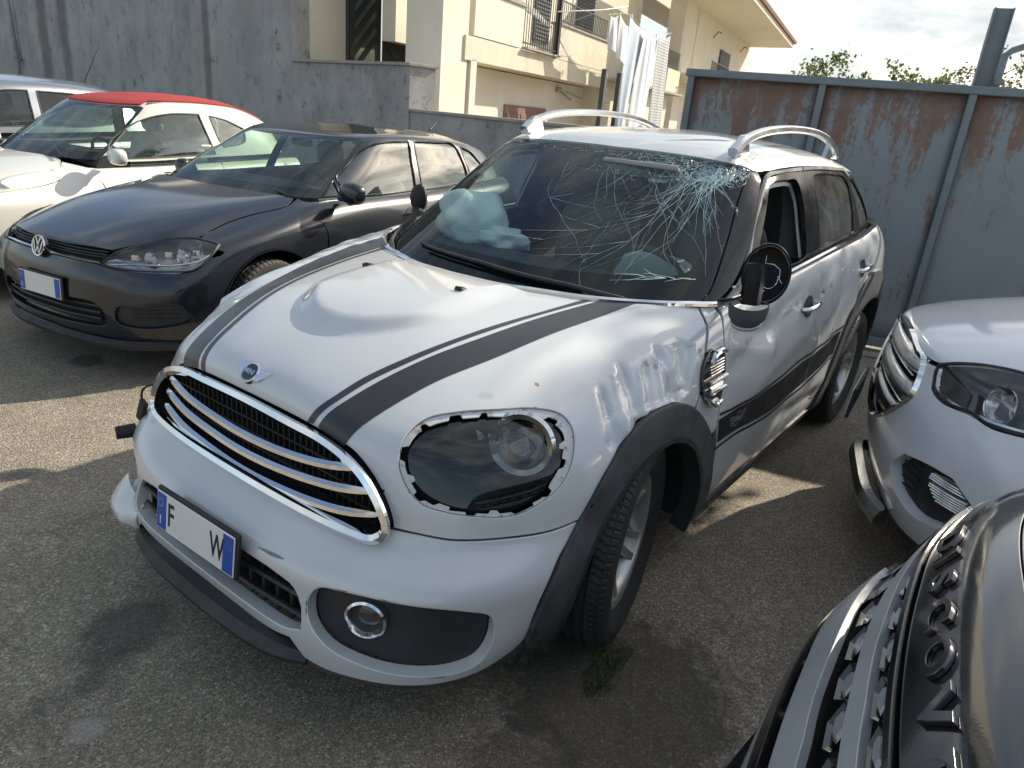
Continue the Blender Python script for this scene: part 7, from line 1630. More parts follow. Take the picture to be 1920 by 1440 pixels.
        rr = sweep('roof_rail', P, [(-.017, -.010), (-.010, -.016), (.010, -.016), (.017, -.008), (.015, .010), (.006, .016), (-.008, .016), (-.016, .008)], M['satin'], car, scale=scl)
        for xc in (-1.24, -2.58):
            mb = MB(); sgn = 1 if xc > -2 else -1
            mb.prism([(-.10, -.045), (.045, -.045), (.03, 0), (-.01, .03), (-.06, .035)][::1] if sgn > 0 else [(.10, -.045), (.06, .035), (.01, .03), (-.03, 0), (-.045, -.045)], .022, mat4((xc, .520*s+.011, 1.512), (1, 0, 0), (0, 0, 1), (0, -1, 0)))
            mb.build('rail_foot', M['satin'], rr, auto=30)
        handle(car, B, m([(-1.405, .886, .895)])[0], s); handle(car, B, m([(-2.25, .89, .963)])[0], s)
    # back window
    for s in (1, -1):
        panel('back_window', T, np.array([(-3.27, .0001, 1.17), (-3.25, .29, 1.17), (-3.14, .56, 1.17), (-3.05, .52, 1.33), (-3.03, .49, 1.37), (-3.10, .26, 1.375), (-3.12, .0001, 1.375)])*[1, s, 1], M['glass_dark'], car, step=.05, corners=(0, 2, 4, 6), flange=.0, off=-.004)
        panel('rear_pillar', T, np.array([(-3.28, .0001, 1.13), (-3.27, .30, 1.13), (-3.17, .585, 1.13), (-2.97, .70, 1.13), (-2.86, .68, 1.22), (-2.74, .65, 1.32), (-2.66, .625, 1.385), (-2.82, .59, 1.388), (-3.0, .49, 1.388), (-3.09, .25, 1.388), (-3.10, .0001, 1.388)])*[1, s, 1], M['piano'], car, holes=[np.array([(-3.265, .01, 1.175), (-3.245, .29, 1.175), (-3.135, .55, 1.175), (-3.055, .51, 1.33), (-3.035, .48, 1.365), (-3.10, .26, 1.37), (-3.12, .01, 1.37)])*[1, s, 1]], step=.05, corners=(0, 10), flange=.01)
    # ---- bright strip where bonnet meets the windscreen
    cw = np.array([(-.140, 0, 1.006), (-.166, .21, 1.006), (-.203, .30, 1.006), (-.275, .472, 1.006), (-.385, .611, 1.006), (-.475, .69, 1.005), (-.54, .732, 1.004), (-.60, .775, 1.003), (-.655, .80, 1.006)])
    cw = np.concatenate([cw[1:][::-1]*[1, -1, 1], cw]); P = smooth_outline(cw, (), .03, False)
    sweep('cowl_moulding', P, [(-.012, -.008), (.0, -.010), (.012, -.006), (.011, .004), (.002, .010), (-.008, .008)], M['chrome'], car)
    mb = MB(); q = np.array([(a+0.012, b, .985) for a, b, _ in P]); q2 = np.array([(a-.16+.0*b, b*.93, 1.02) for a, b, _ in P]); n = len(P)
    mb.add(list(q-[.03, 0, 0])+list(q2-[0, 0, .05]), [(i, i+1, n+i+1, n+i) for i in range(n-1)]); mb.build('cowl_tray', M['plastic'], car, smooth=True)
    # wipers
    for us, vs in (((2.75, 1.6, .2, -1.0), (.02, .16, .24, .27)), ((-1.9, -2.5, -3.1, -3.55), (.05, .10, .22, .42))):
        uu = np.interp(np.linspace(0, 3, 16), range(4), us); vv = np.interp(np.linspace(0, 3, 16), range(4), vs)
        P = T0.pos(uu, vv, .018); P[0] -= [0, 0, .02]; w = tube('wiper', P, np.linspace(.010, .005, 16), M['plastic'], car, n=6)
        P = T0.pos(uu[3:]-.25*np.sign(us[-1]-us[0])*-1, vv[3:]+.03, .007); tube('wiper_blade', P, .006, M['frame_black'], w, n=5)
    # ---- chrome side scuttle
    sc_out = [(-.430, .869, .905), (-.400, .87, .897), (-.355, .876, .855), (-.345, .884, .81), (-.36, .888, .765), (-.42, .89, .722), (-.475, .89, .700), (-.500, .89, .70), (-.518, .89, .73), (-.525, .886, .80), (-.515, .872, .88), (-.49, .868, .90)]
    for s in (1, -1):
        A = np.array(sc_out)*[1, s, 1]
        st = panel('side_scuttle', B, A, M['piano'], car, step=.015, off=.010, flange=.012, corners=(0,), r=.004)
        mb = MB()
        def onb(x, z, o=.015):
            q = B.uv([(x, .885*s, z)]); return B.pos(q[:, 0], q[:, 1], o)[0]
        top = [onb(-.398, .868, .018), onb(-.42, .888, .020), onb(-.46, .895, .020), onb(-.503, .890, .018)]; mb.tube(smooth_outline(top, (), .012, False), .011, 7, flat=.8)
        low = [onb(-.385, .748, .018), onb(-.41, .728, .020), onb(-.455, .712, .020), onb(-.502, .716, .018)]; mb.tube(smooth_outline(low, (), .012, False), .009, 7, flat=.8)
        for (x0, z0, x1, z1, wd) in ((-.380, .802, -.506, .806, .0095), (-.388, .770, -.504, .768, .0085)):
            a = onb(x0, z0, .022); b = onb(x1, z1, .022); mb.tube([a, b], wd, 8, flat=.8)
        for k in range(5):
            a = onb(-.395-.002*k, .862-.010*k, .013); b = onb(-.500, .864-.010*k, .013); mb.tube([a, b], .0016, 4)
        for k in range(3):
            a = onb(-.395-.008*k, .784-.006*k, .014); b = onb(-.500, .784-.006*k, .014); mb.tube([a, b], .0024, 4)
        mb.build('scuttle_fins', M['chrome'], st, auto=40)
    # ---- wheels
    wheel(car, (-.07, .765, .338), steer=math.radians(12.5), side=1, lugs=360); wheel(car, (-.07, -.785, .338), steer=math.radians(9), side=-1)
    wheel(car, (-2.60, .785, .338), side=1, spin=.9); wheel(car, (-2.60, -.785, .338), side=-1)
    # ---- dark inner structure so no light passes through the body
    def inner(name, pts, off, **k): return panel(name, B0, pts, M['void'], car, step=.06, off=off, flange=0, r=0, **k)
    for s in (1, -1):
        inner('inner_body', np.array([(.0, .90, .95), (-.30, .82, .95), (-.58, .80, .985), (-1.4, .83, 1.035), (-2.4, .84, 1.09), (-2.95, .80, 1.10), (-2.95, .86, .86), (-2.6, .90, .86), (-2.2, .90, .80), (-2.06, .88, .50), (-2.0, .85, .22), (-.62, .85, .22), (-.60, .88, .50), (-.45, .88, .68), (-.2, .88, .82), (0, .86, .84)])*[1, s, 1], -.035)
    inner('inner_bonnet', [(.60, 0, .80), (.50, .45, .80), (.10, .62, .86), (-.40, .64, .985), (-.24, .40, .985), (-.17, 0, .985)], -.06, sym=True, corners=(0, 5))
    mb = MB(); mb.box((.54, 0, .46), (.02, .96, .44)); mb.box((-.62, 0, .60), (.05, 1.5, .75)); mb.box((-1.5, 0, .20), (3.7, 1.36, .03)); mb.box((-3.0, 0, .6), (.05, 1.5, .8))
    mb.box((.15, .34, .45), (.8, .04, .40)); mb.box((.15, -.34, .45), (.8, .04, .40)); mb.build('bulkheads', M['void'], car)
    interior(car, T0)
    broken_mirror(car)
    # right hand mirror of the car: snapped black shell seen over the glass edge
    mb = MB(); mb.lathe([(0, .05), (.035, .045), (.06, .02), (.068, -.01), (.055, -.035), (.03, -.04), (0, -.035)], 20, frame((-.87, -.895, 1.12), (1, -.2, .0))@mat4((0, 0, 0), (.8, 0, 0), (0, 1.0, 0), (0, 0, .7)))
    mb.tube([(-.80, -.80, 1.02), (-.85, -.88, 1.06)], .03, 8); mb.build('wing_mirror', M['bare_plastic'], car, auto=35)
    # torn right corner of the bumper
    torn_corner(car)
    return car

# ================================================================= the other cars
class Car:
    """helper that cuts a body net into panels"""
    def __init__(s, root, body, top, paint):
        s.o = root; s.B = Surf(body); s.T = Surf(top) if top is not None else None; s.m = paint
        g = (s.B.gu > 2.5) & (s.B.gu < s.B.half-1.2); s.g = (s.B.gu[g], s.B.gv[g], s.B.gp[g])
    def xz(s, x, z, sd=1):
        gu, gv, gp = s.g; d = (gp[:, 0]-x)**2+(gp[:, 2]-z)**2+np.where(gv > 8.5, 1., 0.); i = int(np.argmin(d)); u, v = gu[i], gv[i]
        for _ in range(6):
            q = s.B.raw(np.array([u, u+1e-3, u]), np.array([v, v, v+1e-3])); J = np.array([[q[1][0]-q[0][0], q[2][0]-q[0][0]], [q[1][2]-q[0][2], q[2][2]-q[0][2]]])/1e-3
            r = np.array([x-q[0][0], z-q[0][2]])
            try: st = np.clip(np.linalg.solve(J, r), -.3, .3)
            except Exception: break
            u += st[0]; v = min(max(v+st[1], 0), s.B.m-1.01)
        return (u*sd, v)
    def xv(s, x, v, sd=1):
        us = np.linspace(3, s.B.half-1, 120); xs = s.B.raw(us, np.full(120, v))[:, 0]; return (float(np.interp(-x, -xs, us))*sd, v)
    def p3(s, pts, sd=1): q = s.B.uv(np.array(pts, float)); return [(a*sd, b) for a, b in q]
    def pan(s, name, uvs, mat=None, cor=None, step=.03, gap=.004, smooth=.03, holes=(), **k):
        q = np.array(uvs, float); P = s.B.raw(q[:, 0], q[:, 1]); 
        # densify in uv through 3-D spacing
        d = np.linalg.norm(np.roll(P, -1, 0)-P, axis=1); out = []; n = len(q); cor = set(range(n)) if cor is None else set(cor)
        sc = np.array([1., 1.]); L = smooth_uv(q, d, cor, smooth)
        return panel(name, s.B, L, mat or s.m, s.o, raw=True, step=step, gap=gap, holes=holes, **k)
    def hole(s, uvs, cor=(), smooth=.02):
        q = np.array(uvs, float); P = s.B.raw(q[:, 0], q[:, 1]); d = np.linalg.norm(np.roll(P, -1, 0)-P, axis=1); return smooth_uv(q, d, set(cor), smooth)
    def sym(s, name, half, mat=None, cor=None, step=.03, **k):
        q = np.array(half, float); P = s.B.raw(q[:, 0], q[:, 1]); n = len(q); cor = set(range(n)) if cor is None else set(cor)|{0, n-1}
        d = np.linalg.norm(np.roll(P, -1, 0)-P, axis=1); L = smooth_uv(q, d, cor, step, closed=False); L[0, 0] = L[-1, 0] = 0
        O = np.concatenate([L, (L*[-1, 1])[1:-1][::-1]]); return panel(name, s.B, O, mat or s.m, s.o, raw=True, step=step, **k)
def smooth_uv(q, d, cor, step, closed=True):
    n = len(q); out = []
    for i in range(n if closed else n-1):
        p1, p2 = q[i], q[(i+1) % n]; p0 = q[(i-1) % n] if closed or i else p1; p3 = q[(i+2) % n] if closed or i+2 < n else p2
        m1 = np.zeros(2); m2 = np.zeros(2)
        m1 = (p2-p1) if i in cor else (p2-p0)/2; m2 = (p2-p1) if (i+1) % n in cor else (p3-p1)/2
        k = max(1, int(round(d[i]/step)))
        for j in range(k):
            t = j/k; out.append((2*t**3-3*t*t+1)*p1+(t**3-2*t*t+t)*m1+(-2*t**3+3*t*t)*p2+(t**3-t*t)*m2)
    if not closed: out.append(q[-1])
    return np.array(out)
def flanks(c, doors, arch_f, arch_r, ztop, hood_uv, front_x, rear_x, mat=None, belt_v=9.7, sill=.25, trim=None, step=.035, sides=(1, -1), bump_z=.50):
    """wings, doors and quarter panels of both sides. arch = (cx, cz, r)"""
    def arc(a, t0, t1, n, sd, dr=0): return [c.xz(a[0]+(a[2]+dr)*math.cos(t), a[1]+(a[2]+dr)*math.sin(t), sd) for t in np.radians(np.linspace(t0, t1, n))]
    for sd in sides:
        hv = [(a*sd, b) for a, b in hood_uv]
        d0 = doors[0]
        w = hv+[c.xv(d0-.015, belt_v, sd), c.xz(d0, .80, sd), c.xz(d0, .55, sd), c.xz(d0, sill, sd)]
        a = arc(arch_f, -8, 172, 15, sd)[::-1]; nh = len(hv)
        c.pan('front_wing', w+[c.xz(arch_f[0]-arch_f[2], sill, sd)]+a[:]+[c.xz(front_x, bump_z, sd)], cor=[0, nh-1, nh, nh+3, nh+4, nh+4+15, nh+4+16], step=step)
        for i in range(len(doors)-1):
            x0, x1 = doors[i], doors[i+1]
            c.pan('door', [c.xv(x0, belt_v, sd), c.xz(x0, .80, sd), c.xz(x0, .5, sd), c.xz(x0, sill+.03, sd), c.xz((x0+x1)/2, sill+.03, sd)]+
                  ([c.xz(x1, sill+.03, sd), c.xz(x1, .5, sd), c.xz(x1, .78, sd)] if x1 > arch_r[0]+arch_r[2]+.02 else [c.xz(arch_r[0]+arch_r[2]+.05, sill+.03, sd), c.xz(arch_r[0]+arch_r[2]+.02, .46, sd), c.xz(x1, arch_r[1]+arch_r[2]*.93, sd), c.xz(x1-.01, .85, sd)])+
                  [c.xv(x1-.02, belt_v, sd)], cor=[0, 3, 5, 8] if x1 > arch_r[0]+arch_r[2]+.02 else [0, 3, 5, 7, 9], step=step)
        x1 = doors[-1]; a = arc(arch_r, 8 if x1 <= arch_r[0]+arch_r[2]+.02 else -5, 188, 15, sd)
        lead = [c.xz(arch_r[0]+arch_r[2]*1.0, arch_r[1], sd)]
        aa = [p for p in arc(arch_r, 0 if x1 > arch_r[0]+arch_r[2]+.02 else 62, 185, 13, sd)]
        c.pan('rear_quarter_panel', [c.xv(x1-.03, belt_v, sd), c.xz(x1-.005, .85, sd)]+([c.xz(x1, .5, sd), c.xz(x1, sill+.03, sd)] if x1 > arch_r[0]+arch_r[2]+.02 else [])+aa+
              [c.xz(rear_x, .35, sd), c.xz(rear_x, .6, sd), c.xz(rear_x+.03, .8, sd), c.xv(rear_x+.08, belt_v, sd), c.xv(rear_x+.5, belt_v, sd)], cor=[0, 1], step=step, mat=mat)
        c.pan('sill', [c.xz(arch_f[0]-arch_f[2], sill+.03, sd), c.xz(arch_r[0]+arch_r[2], sill+.03, sd), c.xz(arch_r[0]+arch_r[2], .19, sd), c.xz(arch_f[0]-arch_f[2], .19, sd)], mat=trim or mat, step=.06, off=-.003)
        # rolled arch lips
        for A in (arch_f, arch_r):
            uv = np.array(arc(A, -5, 185, 26, sd, -.004)); P = c.B.pos(uv[:, 0], uv[:, 1], .002)
            sweep('arch_edge', P, [(-.004, -.03), (.004, -.03), (.005, .003), (-.004, .003)], c.m, c.o, up=(0, sd, 0)); arch_liner(c.o, A[0], A[1], A[2]+.02, sd*.84, sd*.45)
        # tail
        n = c.B.half
        t = [c.xz(rear_x-.01, .22, sd), c.xz(rear_x-.01, .6, sd), c.xv(rear_x+.07, belt_v, sd)]
        c.pan('tail_panel', [t[0], t[1], t[2], ((n-.01)*sd, 9.9), ((n-.01)*sd, .2)], step=.08, gap=0)
    # shadowed inside
def roof_and_glass(c, u_a=4.25, u_end=11.2, side_holes=(), roof_mat=None, v_roof=2.97, glass='glass_side', surround=None, hv=None, roof_split=None, rear=True, wsglass='glass_ws2', pillar_mat=None):
    T = c.T; n = T.half
    def dens(pts, k=14):
        pts = [np.array(p, float) for p in pts]; out = []
        for i in range(len(pts)):
            a, b = pts[i], pts[(i+1) % len(pts)]; m = max(1, int(np.linalg.norm((b-a)*[.25, .4])*k))
            out += [a+(b-a)*j/m for j in range(m)]
        return np.array(out)
    ws = panel('windscreen', T, dens([(-u_a, .06), (u_a, .06), (u_a-.05, 1.5), (u_a-.12, 2.75), (u_a-.5, 2.93), (-u_a+.5, 2.93), (-u_a+.12, 2.75), (-u_a+.05, 1.5)]), M[wsglass], c.o, raw=True, step=.05, flange=.004, r=.001)
    panel('windscreen_border', T, dens([(-u_a, .06), (u_a, .06), (u_a-.05, 1.5), (u_a-.12, 2.75), (u_a-.5, 2.93), (-u_a+.5, 2.93), (-u_a+.12, 2.75), (-u_a+.05, 1.5)]), M['frit'], ws, raw=True, step=.05, flange=0, off=-.004, r=0,
          holes=[dens([(-u_a+.3, .42), (u_a-.3, .42), (u_a-.3, 1.5), (u_a-.4, 2.5), (u_a-.9, 2.72), (-u_a+.9, 2.72), (-u_a+.4, 2.5), (-u_a+.3, 1.5)])])
    for sd in (1, -1):
        hs = []
        for h in side_holes:
            q = T.uv(smooth_outline(np.array(h[0])*[1, sd, 1], h[1], .03)); hs.append(q)
        out = dens([(u_a+.02, .02), (u_a-.03, 1.5), (u_a-.10, 2.76), (u_a-.48, 2.96), (5.2, v_roof), (7, v_roof), (9, v_roof), (u_end, v_roof), (u_end+.1, 1.5), (u_end+.1, .02)])*[sd, 1]
        f = panel('side_frame', T, out, pillar_mat or c.m, c.o, raw=True, step=.05, flange=.01, holes=hs, r=.002, hflange=.012)
        for h, q in zip(side_holes, hs):
            cen = q.mean(0)
            k = panel('side_window', T, q, M[glass], f, raw=True, step=.06, flange=0, off=-.007, r=0)
            P = T.pos(q[:, 0], q[:, 1], .001); sweep('window_seal', P, [(-.0045, -.006), (.0045, -.006), (.0045, .003), (-.0045, .003)], M[surround or 'plastic'], f, closed=True, up=lambda p: norm((0, p[1], .25)))
    if rear:
        r_ = dens([(u_end+.12, .3), (n, .3), (n, 2.8), (u_end+.2, 2.8)]); 
        for sd in (1, -1): panel('back_window', T, r_*[sd, 1], M['glass_dark'], c.o, raw=True, step=.08, flange=0, r=0)
    def rpan(name, u0, u1, v0, mat, off=0.0):
        lo = [(u, v0) for u in np.linspace(-u1, -u0, 50)] if u0 > 0 else []
        if u0 > 0: return
        O = [(u, v0 if abs(u) > u_a-.48 else 2.95) for u in np.linspace(-u1, u1, 150)]+[(u, T.m-1.0005) for u in np.linspace(u1, -u1, 130)]
        return panel(name, T, np.array(O), mat, c.o, raw=True, step=.045, flange=.01, r=0, off=off)
    rpan('roof', 0, n, v_roof+.01, roof_mat or c.m)
M['glass_ws2'] = glass('windscreen_glass_clean', (.80, .93, .86), dens=.12, dust=.03, refl=1.0)
def cabin(c, x0, zb, w=.33, zs=.5, lhd=True, depth=1.0, zroof=None, seatmat='fabric'):
    """seats, dashboard and dark floor"""
    seat(c.o, x0, w, M[seatmat], zs=zs, k=.92); seat(c.o, x0, -w, M[seatmat], zs=zs, k=.92)
    blob('rear_backrest', c.o, M[seatmat], (x0-1.05, 0, zs+.28), (.12, w+.25, .26), 9, .02)
    mb = MB(); mb.tube([(x0+.62, -.66, zb-.06), (x0+.62, -.3, zb-.03), (x0+.62, .3, zb-.03), (x0+.62, .66, zb-.06)], .14, 10, flat=.6); mb.build('dashboard', M['dash'], c.o, auto=50)
    Mx = frame((x0+.42, w, zb-.04), (-1, 0, .45)); a = np.linspace(0, 2*math.pi, 25)[:-1]
    tube('steering_wheel', xf(Mx, [(.18*math.cos(t), .18*math.sin(t), 0) for t in a]), .013, M['dash'], c.o, n=6, closed=True)
def core(c, z0=.22, z1=.85, x0=-3.0, x1=.5, w=1.5, off=-.03):
    """dark inner tub"""
    mb = MB(); mb.box(((x0+x1)/2, 0, z0), (x1-x0, w, .03)); mb.box((x1-.02, 0, (z0+z1)/2-.1), (.02, w*.75, z1-z0-.25)); mb.box((-.50, 0, .5), (.04, w, .62)); mb.box((x0+.1, 0, .5), (.04, w*.9, .6))
    mb.build('inner_tub', M['void'], c.o)
    for sd in (1, -1):
        q = [c.xz(-.42, .28, sd), c.xz(-.42, .75, sd), c.xv(-.45, 9.2, sd), c.xv(-1.3, 9.2, sd), c.xv(x0+.6, 9.2, sd), c.xz(-2.1, .6, sd), c.xz(-2.0, .28, sd)]
        c.pan('inner_tub', q, M['void'], step=.1, gap=0, flange=0, r=0, off=off)
        q = [c.xv(-.38, 9.5, sd), c.xv(.1, 8.2, sd), c.xz(.32, .62, sd), c.xz(-.1, .74, sd), c.xz(-.40, .60, sd)]
        c.pan('inner_tub', q, M['void'], step=.1, gap=0, flange=0, r=0, off=off)
def mirror(c, base, head, sd, mat, r=(.055, .085, .065), yaw=0.0):
    b = np.array(base)*[1, sd, 1]; h = np.array(head)*[1, sd, 1]
    o = blob('wing_mirror', c.o, mat, (0, 0, 0), r, 2, 0); me = o.data
    co = np.empty(len(me.vertices)*3); me.vertices.foreach_get('co', co); co = co.reshape(-1, 3); back = co[:, 0] < -r[0]*.45; co[back, 0] = -r[0]*.45; me.vertices.foreach_set('co', co.ravel()); me.update()
    o.location = h; o.rotation_euler = (0, 0, -.18*sd)
    gl = blob('mirror_glass', o, M['chrome'], (-r[0]*.47, 0, 0), (.003, r[1]*.86, r[2]*.84), 2, 0)
    m2 = MB(); m2.tube([b-h, (b-h)*.6+[0, 0, -.012], (b-h)*.12+[0, 0, -r[2]*.8]], [.028, .026, .03], 8, flat=.7); m2.build('mirror_arm', M['plastic'], o, auto=50)
    m3 = MB(); m3.lathe([(0, .018), (.04, .012), (.055, -.004)], 14, frame(np.array([0, 0, -r[2]*.9]), (0, 0, -1))@mat4((0, 0, 0), (1, 0, 0), (0, 1.4, 0), (0, 0, 1))); m3.build('mirror_foot', M['plastic'], o, auto=50)
    return o
def lampset(c, name, pts, cor=(), lens='lens', depth=.06, mat_back='lampblack', step=.02, sides=(1, -1)):
    """head lamp: clear cover, dark bowl; returns the lamp for its reflectors"""
    res = []
    for sd in sides:
        uv = c.B.uv(smooth_outline(np.array(pts)*[1, sd, 1], cor, .02)); cen = uv.mean(0)
        L = panel(name, c.B, uv, M[lens], c.o, raw=True, step=step, off=-.001, flange=.0, r=0)
        ex = np.abs(uv-cen).max(0)
        def bowl(u, v, o): r2 = np.clip(((u-cen[0])/ex[0])**2+((v-cen[1])/ex[1])**2, 0, 1); return c.B.pos(u, v, -.012-depth*(1-r2)**.5)
        panel('lamp_bowl', c.B, uv, M[mat_back], L, raw=True, step=.03, flange=0, pos=bowl, r=0)
        P = c.B.pos(uv[:, 0], uv[:, 1], .0005); sweep('lamp_seal', P, [(-.004, -.008), (.004, -.008), (.004, .003), (-.004, .003)], M['plastic'], L, closed=True, up=(1, 0, 0))
        res.append((L, cen, ex))
    return res

def build_golf():
    P = POSE['golf']; root = thing('parked_car', 'dark grey five-door hatchback with clear headlights, next to the crashed white car', 'car', (P[0], P[1], 0), P[2], 'cars parked in the yard')
    c = Car(root, GOLF_BODY, GOLF_TOP, M['dark_grey']); B = c.B
    hood = [(.786, 0, .698), (.782, .124, .698), (.745, .33, .700), (.712, .452, .702), (.655, .492, .718), (.527, .556, .750), (.43, .625, .767), (.345, .680, .770), (.24, .665, .805), (.10, .655, .838), (-.06, .665, .866), (-.20, .690, .884), (-.275, .697, .896), (-.335, .680, .912), (-.385, .652, .929), (-.36, .54, .940), (-.32, .30, .944), (-.295, 0, .944)]
    q = c.p3(hood); c.sym('bonnet', q, cor=(3, 7, 14), step=.03, gap=.005, flange=.02, r=.002)
    # soft crease on the bonnet is in the net; dark grille slot
    head = [(.768, .438, .628), (.726, .475, .678), (.635, .514, .715), (.529, .56, .744), (.442, .612, .757), (.364, .675, .759), (.343, .712, .752), (.305, .785, .733), (.382, .803, .682), (.442, .799, .638), (.497, .78, .615), (.6, .705, .610), (.701, .594, .611), (.743, .516, .617)]
    gr = [(.790, 0, .692), (.786, .124, .691), (.745, .33, .694), (.712, .448, .695), (.740, .435, .655), (.768, .428, .632), (.80, .25, .634), (.815, 0, .636)]
    lowg = [(.858, 0, .428), (.855, .20, .427), (.825, .42, .42), (.80, .465, .37), (.80, .46, .31), (.838, .25, .285), (.845, 0, .280)]
    fogp = [(.775, .54, .412), (.70, .66, .425), (.58, .775, .438), (.55, .80, .40), (.53, .804, .352), (.61, .735, .318), (.72, .61, .305), (.78, .53, .33)]
    bum = [(.818, 0, .632), (.805, .25, .630), (.772, .425, .626), (.745, .512, .612), (.70, .594, .606), (.60, .707, .604), (.497, .782, .609), (.44, .802, .632), (.38, .81, .676), (.335, .835, .690), (.305, .850, .64), (.345, .853, .56), (.372, .855, .48), (.392, .853, .38), (.40, .84, .27), (.47, .80, .215), (.64, .70, .21), (.78, .45, .21), (.83, .22, .21), (.84, 0, .21)]
    lg = np.array(lowg); lg = np.concatenate([lg, (lg*[1, -1, 1])[1:-1][::-1]])
    b = c.sym('front_bumper', c.p3(bum), cor=(2, 8, 9, 14), step=.03, flange=.02, holes=[c.B.uv(smooth_outline(lg, (), .02)), c.B.uv(smooth_outline(np.array(fogp), (), .02)), c.B.uv(smooth_outline(np.array(fogp), (), .02))*[-1, 1]], gap=.004, hflange=.03, r=.003)
    g = c.sym('grille', c.p3(gr), M['void'], cor=(3, 5), step=.04, flange=0, off=-.03, r=0)
    for k, (z, x, w) in enumerate(((.683, .79, .43), (.668, .797, .43), (.655, .802, .43))):
        P_ = smooth_outline([(x-.062, -w, z), (x-.02, -.27, z), (x-.006, 0, z-.001), (x-.02, .27, z), (x-.062, w, z)], (), .05, False); tube('grille_slat', P_-[.012, 0, 0], .0055, M['plastic'], g, n=5)
    P_ = smooth_outline([(.764, -.428, .636), (.795, -.27, .638), (.812, -.1, .640), (.814, 0, .640), (.812, .1, .640), (.795, .27, .638), (.764, .428, .636)], (), .04, False)
    sweep('grille_strip', P_, [(-.004, -.006), (.005, -.006), (.007, .003), (-.004, .006)], M['chrome'], g, up=(0, 0, 1))
    for z in (.40, .365, .33):
        P_ = smooth_outline([(.80, -.42, z), (.842, -.22, z), (.850, 0, z), (.842, .22, z), (.80, .42, z)], (), .05, False); tube('intake_slat', P_-[.012, 0, 0], .008, M['plastic'], b, n=6)
    c.sym('intake_back', c.p3(lowg), M['void'], cor=(), step=.06, flange=0, off=-.045, r=0)
    for sd in (1, -1):
        q = c.B.uv(smooth_outline(np.array(fogp)*[1, sd, 1], (), .02)); panel('fog_panel', c.B, q, M['plastic'], b, raw=True, off=-.02, flange=0, r=0, step=.04)
        for z in (.40, .375, .35): 
            u = c.p3([(.74, .60, z), (.66, .70, z), (.58, .775, z)], 1); uu = np.array(u); tube('fog_slat', c.B.pos(uu[:, 0]*sd, uu[:, 1], -.014), .005, M['plastic'], b, n=5)
    P_ = smooth_outline([(.52, -.78, .205), (.70, -.62, .20), (.80, -.40, .20), (.84, 0, .20), (.80, .40, .20), (.70, .62, .20), (.52, .78, .205)], (), .05, False)
    sweep('bumper_lip', P_, [(-.03, -.02), (.012, -.022), (.018, .0), (-.01, .022)], M['plastic'], b)
    # badge: ring with the two letters
    Mx = frame((.835, 0, .664), (1, 0, .22)); mb = MB(); mb.lathe([(.0, -.002), (.055, -.002), (.057, -.02)], 36, Mx); o = mb.build('badge', M['piano'], root, auto=30)
    mb = MB(); mb.lathe([(.049, -.004), (.050, .004), (.056, .005), (.058, -.002)], 40, Mx); 
    def stroke(p, q_, w=.0042):
        p = np.array(p); q_ = np.array(q_); d = (q_-p)/np.linalg.norm(q_-p); s_ = np.array([-d[1], d[0]])*w; mb.prism([tuple(p-s_), tuple(q_-s_), tuple(q_+s_), tuple(p+s_)], .005, Mx)
    for a, b_ in (((-.020, .045), (0, .004)), ((0, .004), (.020, .045)), ((-.041, .028), (-.0185, -.043)), ((-.0185, -.043), (0, -.004)), ((0, -.004), (.0185, -.043)), ((.0185, -.043), (.041, .028))): stroke(a, b_)
    mb.build('badge_emblem', M['chrome'], o, auto=30)
    number_plate(root, (.880, .045, .468), .36, .11, (1, .03, .05), '', '')
    # headlights
    for L, cen, ex in lampset(c, 'headlight', head, cor=(0, 7), depth=.07, mat_back='lamp_grey'):
        sd = 1 if cen[0] > 0 else -1
        def at(x, y, z, off): q = c.B.uv([(x, y*sd, z)]); return c.B.pos(q[:, 0], q[:, 1], off)[0]
        for (x, y, z, r) in ((.47, .715, .690, .040), (.60, .615, .678, .032)):
            mb = MB(); mb.lathe([(r*1.1, .012), (r, .006), (r*.7, -.022), (r*.35, -.034), (r*.3, -.01), (0, -.006)], 26, frame(at(x, y, z, -.035), norm((1, .35*sd, .1)))); mb.build('reflector', M['reflector'], L, auto=40)
        P_ = [at(.745, .49, .634, -.008), at(.66, .60, .634, -.008), at(.56, .71, .640, -.008), at(.45, .785, .660, -.008), at(.38, .80, .69, -.008)]; P_ = smooth_outline(P_, (), .03, False)
        tube('light_bar', P_, .006, M['reflector'], L, n=6)
        for (x, y, z) in ((.66, .56, .685), (.53, .66, .70), (.42, .745, .715)):
            mb = MB(); mb.box(at(x, y, z, -.028), (.02, .04, .03), R=np.array(Matrix.Rotation(.6*sd, 3, 'Z')), bev=.004); mb.build('lamp_shield', M['reflector'], L, auto=40)
    hv = [tuple(p) for p in c.p3([(.335, .685, .768), (.24, .672, .803), (.10, .662, .836), (-.06, .672, .864), (-.20, .696, .882), (-.275, .703, .894), (-.335, .688, .908), (-.41, .665, .927)])]
    flanks(c, [-.42, -1.50, -2.38], (.0, .315, .375), (-2.62, .315, .375), .9, [c.xz(.30, .70)]+hv, .335, -3.18, bump_z=.68)
    fw = [(-.755, .66, 1.03), (-.88, .65, 1.125), (-1.0, .63, 1.20), (-1.13, .62, 1.245), (-1.32, .62, 1.272), (-1.585, .625, 1.280), (-1.53, .70, 1.12), (-1.485, .785, .945), (-1.1, .785, .932), (-.80, .775, .93), (-.745, .70, .985)]
    rw = [(-1.64, .63, 1.280), (-1.95, .62, 1.272), (-2.20, .61, 1.252), (-2.25, .68, 1.14), (-2.24, .755, .985), (-1.9, .78, .955), (-1.56, .785, .945), (-1.595, .71, 1.11)]
    qw = [(-2.29, .61, 1.236), (-2.45, .62, 1.19), (-2.56, .67, 1.10), (-2.50, .73, 1.01), (-2.29, .75, .988)]
